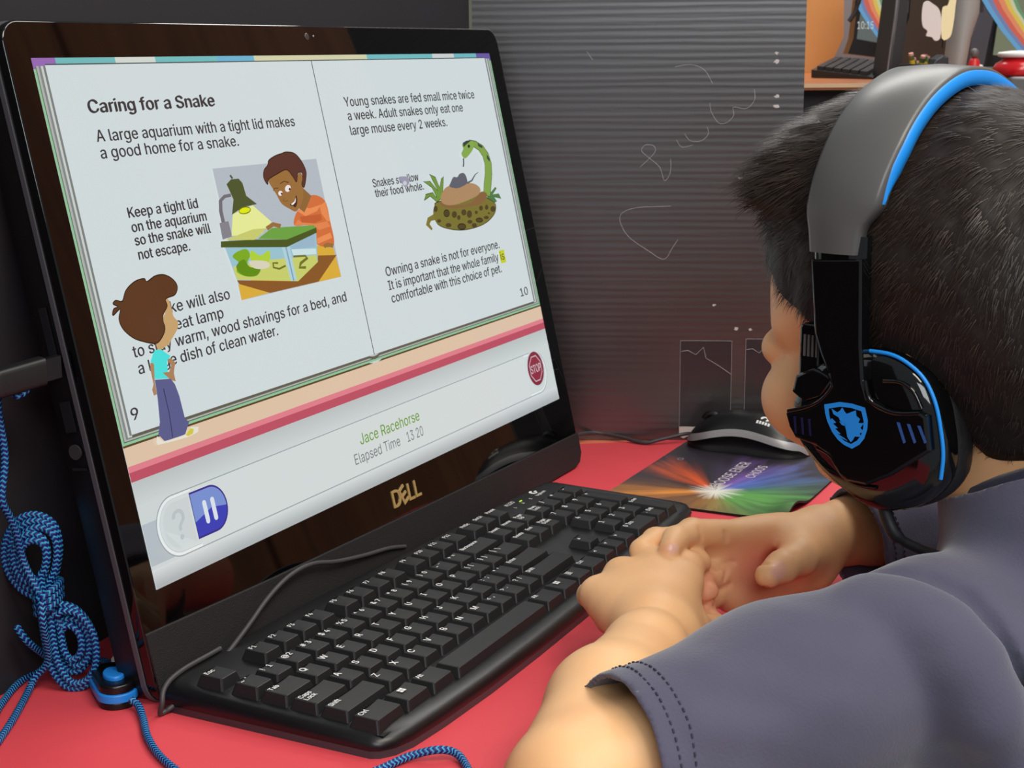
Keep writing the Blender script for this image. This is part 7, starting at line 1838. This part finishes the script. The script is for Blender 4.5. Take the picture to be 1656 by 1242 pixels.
DZ = 309.5
m_tan = mat('tan_board', (206, 146, 84), 0.7, var=(5, (196, 134, 74)))
m_wood = ramp_mat('desk_wood', [(0.3, (150, 82, 42)), (0.5, (176, 102, 56)), (0.7, (160, 90, 48))], 0.32, 'Object', lambda nt, c, b: grain(nt, c, (3, 3, 30)))
m_edge_hl = mat('desk_edge_highlight', (206, 168, 130), 0.4)  # pale colour paints the highlight along the far desk's front edge
m_dark = mat('dark_panel', (30, 28, 30), 0.6)
m_greyb = mat('grey_board', (128, 126, 132), 0.7)
t = far_thing('divider_board', 'tan', 'tan cardboard divider standing on the far wooden desk', 'divider')
slab('board', m_tan, t, 'tan', 10)
t = far_thing('backing_board', 'greyback', 'pale grey board behind the far computer with the stripes', 'board')
slab('board', m_greyb, t, 'greyback', 10)
fd = thing('wooden_desk', FG(540, -560, 2400), 'brown wooden desk across the room carrying the far computers', 'desk')
MB().prism([(300, 2000), (900, 2000), (900, 3110), (300, 3110)], DZ - 9, DZ, lambda x, y, z: FG(x, z, y)).build('desktop', m_wood, fd)
MB().prism([(300, 1997), (900, 1997), (900, 2000), (300, 2000)], DZ - 6, DZ - 0.5, lambda x, y, z: FG(x, z, y)).build('edge_highlight', m_edge_hl, fd)
MB().prism([(300, 2040), (900, 2040), (900, 2060), (300, 2060)], -560, DZ - 9, lambda x, y, z: FG(x, z, y)).build('front_panel', m_dark, fd)
# far computer with the stripes
m_fb = mat('far_bezel', (16, 16, 18), 0.25)
m_farscr = emis_attr('far_display', 1.0, 0.1)
RB = [(96, 150, 190), (110, 122, 160), (196, 92, 78), (212, 130, 92), (206, 178, 74), (190, 190, 152), (98, 142, 106)]


def far_pc(kb_, ks, pre, lab, name):
    t = far_thing('all_in_one_computer', kb_, lab, 'computer')
    slab('bezel', m_fb, t, kb_, 40)
    d, poly = FAR[ks]
    mb = MB()
    mb.add([FG(x, z, d - 0.5) for x, z in poly], [list(range(len(poly)))], 0, False, (92, 98, 96) if pre == 's' else (112, 116, 92))
    for i in range(7):
        d, p = FAR['%s%d' % (pre, i)]
        mb.add([FG(x, z, d - 1.0 - 0.05 * i) for x, z in p], [list(range(len(p)))], 0, False, RB[i])
    if pre == 's':
        (r0, z0), (r1, z1) = FAR['time'][1]
        Ft = frame(FG(r0, z0 - 4, FAR['time'][0] - 1.8), er, (0, 0, 1), -ef)
        mb.text('10:15', Ft, 0, 0, 0, 17, 27, 'L', 0.0, col=(200, 200, 196))
    mb.build('display', m_farscr, t)
    return t


far_pc('mon', 'scr', 's', 'black far computer showing the time over coloured stripes, left of the paper butterfly', 'a')
far_pc('mon2', 'scr2', 't', 'black far computer with coloured stripes at the right, behind the red jar', 'b')
# keyboard in front of it
KB_ = [(449.7, 321.5, 2350), (508.4, 312.5, 2200), (599.3, 327.6, 2450), (530.8, 335.0, 2600)]
fk = thing('keyboard', FG(520, 312, 2400), 'black keyboard lying on the wooden desk across the room', 'keyboard')
P4 = [FG(r, z, d) for r, z, d in KB_]
mb = MB()
lowr = [np.array([p[0], p[1], DZ + 0.5]) for p in P4]
mb.add(P4 + lowr, [(0, 1, 2, 3), (4, 5, 1, 0), (5, 6, 2, 1), (6, 7, 3, 2), (7, 4, 0, 3), (7, 6, 5, 4)])
mb.build('case', mat('far_keyboard_case', (24, 23, 24), 0.4), fk)
m_fk = mat('far_keys', (46, 45, 47), 0.5)
kk = MB()
nrm_ = np.cross(P4[1] - P4[0], P4[3] - P4[0])
nrm_ /= np.linalg.norm(nrm_)
nrm_ *= np.sign(nrm_[2])
bil = lambda u, v: P4[0] * (1 - u) * (1 - v) + P4[1] * u * (1 - v) + P4[2] * u * v + P4[3] * (1 - u) * v
for i in range(6):
    for j in range(16):
        u0, u1 = 0.08 + i * 0.14, 0.08 + i * 0.14 + 0.11
        v0, v1 = 0.04 + j * 0.058, 0.04 + j * 0.058 + 0.046
        q = [bil(u0, v0), bil(u1, v0), bil(u1, v1), bil(u0, v1)]
        kk.add(q + [p + nrm_ * 6 for p in q], [(4, 5, 6, 7), (0, 1, 5, 4), (1, 2, 6, 5), (2, 3, 7, 6), (3, 0, 4, 7)])
ko = kk.build('keys', m_fk, fk)
t = far_thing('divider_board', 'dark', 'black divider board seen edge-on, left of the pencils', 'divider')
slab('board', m_dark, t, 'dark', 90)
slab('pale_edge', mat('board_edge', (132, 132, 138), 0.6), t, 'darkedge', 6)
t = far_thing('divider_board', 'brown', 'dark brown board behind the pencils and the paper butterfly', 'divider')
slab('board', mat('dark_brown_board', (52, 40, 28), 0.7), t, 'brown', 12)
# pencils in a cup
cup_ = thing('pencil_cup', FG(546, DZ, 2100), 'small mesh cup holding the yellow pencils on the far desk', 'cup')
MB().lathe([(0, 0), (24, 0), (26, 18), (27, 22), (25, 22), (23, 3), (0, 3)], FG(546, DZ, 2100), 24).build('cup_wall', mat('cup_black', (28, 28, 30), 0.5), cup_)
m_yel = mat('pencil_yellow', (226, 184, 40), 0.4)
m_fer = mat('pencil_ferrule', (110, 128, 84), 0.35, 0.7)
m_era = mat('eraser_pink', (206, 150, 140), 0.8)
tips = [(532.1, 345.6), (538.2, 339.1), (545.1, 334.1), (548.8, 342.2), (553.7, 343.8), (559.7, 341.3)]
lab = ['tallest yellow pencil, leftmost in the far cup', 'short yellow pencil second from the left in the far cup', 'lowest yellow pencil in the middle of the far cup', 'yellow pencil just right of the lowest one in the far cup',
       'yellow pencil second from the right in the far cup', 'rightmost yellow pencil in the far cup']
for k, (r, z) in enumerate(tips):
    b0 = np.array(FG(546 + (r - 546) * 0.45, DZ + 3.5, 2100 + 5 * (k % 2) - 2))
    b1 = np.array(FG(r, z, 2100 + 9 * (k % 3) - 9))
    t = thing('pencil', b0, lab[k], 'pencil', 'pencils in the far cup')
    ax = (b1 - b0) / np.linalg.norm(b1 - b0)
    L = np.linalg.norm(b1 - b0)
    MB().tube([b0, b0 + ax * (L - 9)], 3.6, 6).build('shaft', m_yel, t)
    MB().tube([b0 + ax * (L - 9), b0 + ax * (L - 3)], 3.8, 10).build('ferrule', m_fer, t)
    MB().tube([b0 + ax * (L - 3), b1], 3.3, 10).build('eraser', m_era, t)
# paper butterfly
t = far_thing('paper_butterfly', 'wingL', 'white paper butterfly stuck beside the grey column', 'decoration')
m_pw = mat('paper_white', (236, 226, 222), 0.8)
m_pc = mat('paper_cream', (240, 226, 180), 0.8)


def wing(key, m, fx):
    d, poly = FAR[key]
    p = spline(poly, 3, True)
    hinge = max(x for x, _ in poly) if fx < 0 else min(x for x, _ in poly)
    zz = lambda x: d + 0.45 * abs(x - hinge)
    mb = MB()
    a = [FG(x, z, zz(x)) for x, z in p]
    b = [FG(x, z, zz(x) + 1.0) for x, z in p]
    n = len(p)
    mb.add(a, [list(range(n))]).add(b, [list(range(n))[::-1]])
    mb.add(a + b, [(i, (i + 1) % n, (i + 1) % n + n, i + n) for i in range(n)])
    mb.build('wing', m, t)


wing('wingL', m_pw, -1)
wing('wingR', m_pc, 1)
t = far_thing('column', 'col', 'tall grey column beside the paper butterfly', 'column')
d, poly = FAR['col']
mb = MB()
G = []
Lp = [poly[0], poly[6], poly[5]]
Rp = [poly[1], poly[2], poly[3], poly[4]]
for k in range(13):
    z = 445 - (445 - DZ - 0.5) * k / 12
    fx = lambda l: float(np.interp(-z, [-q[1] for q in l], [q[0] for q in l]))
    a, b = fx(Lp), fx(Rp)
    G.append([FG((a + b) / 2 - (b - a) / 2 * math.cos(q), z, d + 30 - 30 * math.sin(q)) for q in np.linspace(0, math.pi, 13)])
mb.grid(G)
mb.add([FG((a + b) / 2 - (b - a) / 2 * math.cos(q), z, d + 30 - 30 * math.sin(q)) for q in np.linspace(0, math.pi, 13)], [list(range(13))])
mb.build('column_face', mat('column_grey', (150, 150, 148), 0.55), t)
t = far_thing('computer_tower', 'aiobody', 'dark grey side of a computer housing between the grey column and the right stripes', 'computer')
slab('housing', mat('housing_slate', (58, 60, 70), 0.5), t, 'aiobody', 60)
slab('bezel_edge', m_fb, t, 'aioedge', 8)
mb = MB()
(r0, z0), (r1, z1) = (634.7, 330.6), (633.4, 353.8)
mb.box(((r0 + r1) / 2 + 4, 352, -2), (2, 40, 2), lambda x, z, q: FG(x, z + 20, 2328 + q))
mb.build('slot', mat('slot_dark', (14, 14, 16), 0.5), t)
t = thing('toy_figure', FG(634.5, DZ, 2150), 'tiny red toy figure with a dark head beside the grey column', 'toy')
m_rt = mat('toy_red', (196, 30, 34), 0.4)
FT_ = frame(FG(634.5, DZ, 2150), er, -ef, (0, 0, 1))
MB().lathe([(0, 0), (9, 0), (11, 4), (9, 14), (7, 24), (5, 28), (0, 29)], (0, 0, 0), 20, fr=FT_).build('coat', m_rt, t)
MB().ball((0, 0, 35), (6, 6, 7), fr=FT_).build('head', mat('toy_head', (92, 88, 90), 0.5), t)
MB().ball((8, 2, 17), (4, 4, 3), fr=FT_).build('hand', mat('toy_white', (214, 208, 206), 0.6), t)
# jar on a grey cabinet
gc = thing('grey_cabinet', FG(640, -560, 1800), 'grey cabinet under the red jar at the right edge', 'cabinet')
MB().prism(rrect(582, 1700, 740, 1960, 6, 3), -560, 318.5, lambda x, y, z: FG(x, z, y), 0, True, 3).build('carcass', mat('cabinet_grey', (150, 148, 150), 0.6), gc)
jar = thing('lidded_jar', FG(594.5 + 5, 318.6, 1850), 'red jar with a white lid on the grey cabinet', 'jar')
FJ = frame(FG(599.5, 318.6, 1850), er, -ef, (0, 0, 1))
MB().lathe([(0, 0), (26, 0), (30, 3), (30.5, 9), (27, 15), (20, 19), (18, 22), (0, 22)], (0, 0, 0), 32, fr=FJ).build('jar_body', mat('jar_red', (196, 22, 30), 0.22), jar)
MB().lathe([(0, 22), (20, 21.5), (25, 23), (26, 26), (24, 28), (10, 29.5), (0, 29.8)], (0, 0, 0), 32, fr=FJ).build('lid', mat('lid_white', (232, 226, 222), 0.5), jar)
dc = thing('desk_clock', FG(565, DZ, 2080), 'small rounded black gadget beside the pencils on the far desk', 'gadget')
MB().prism([(552, DZ), (556, DZ + 18), (562, DZ + 28), (572, DZ + 34), (580, DZ + 30), (582, DZ)], 2110, 2080, FG, 0, False, 3).build('shell', mat('gadget_black', (40, 40, 46), 0.4), dc)
st_ = thing('hanging_strap', FG(557, 394, 2595), 'black strap hanging beside the far computer with the clock', 'strap')
MB().tube(spline([FG(574, 450, 2595), FG(571, 436, 2595), FG(568, 420, 2595), FG(565, 410, 2595), FG(556, 396, 2595)], 6), [7, 7, 7, 7, 6, 6, 6, 5, 5, 5, 5, 4, 4, 4, 4, 4, 4, 4, 4, 4, 4, 4, 4, 4, 4], 8).build('strap', m_dark, st_)
MB().ball(FG(574, 444, 2595), (12, 12, 14)).build('loop', m_dark, st_)
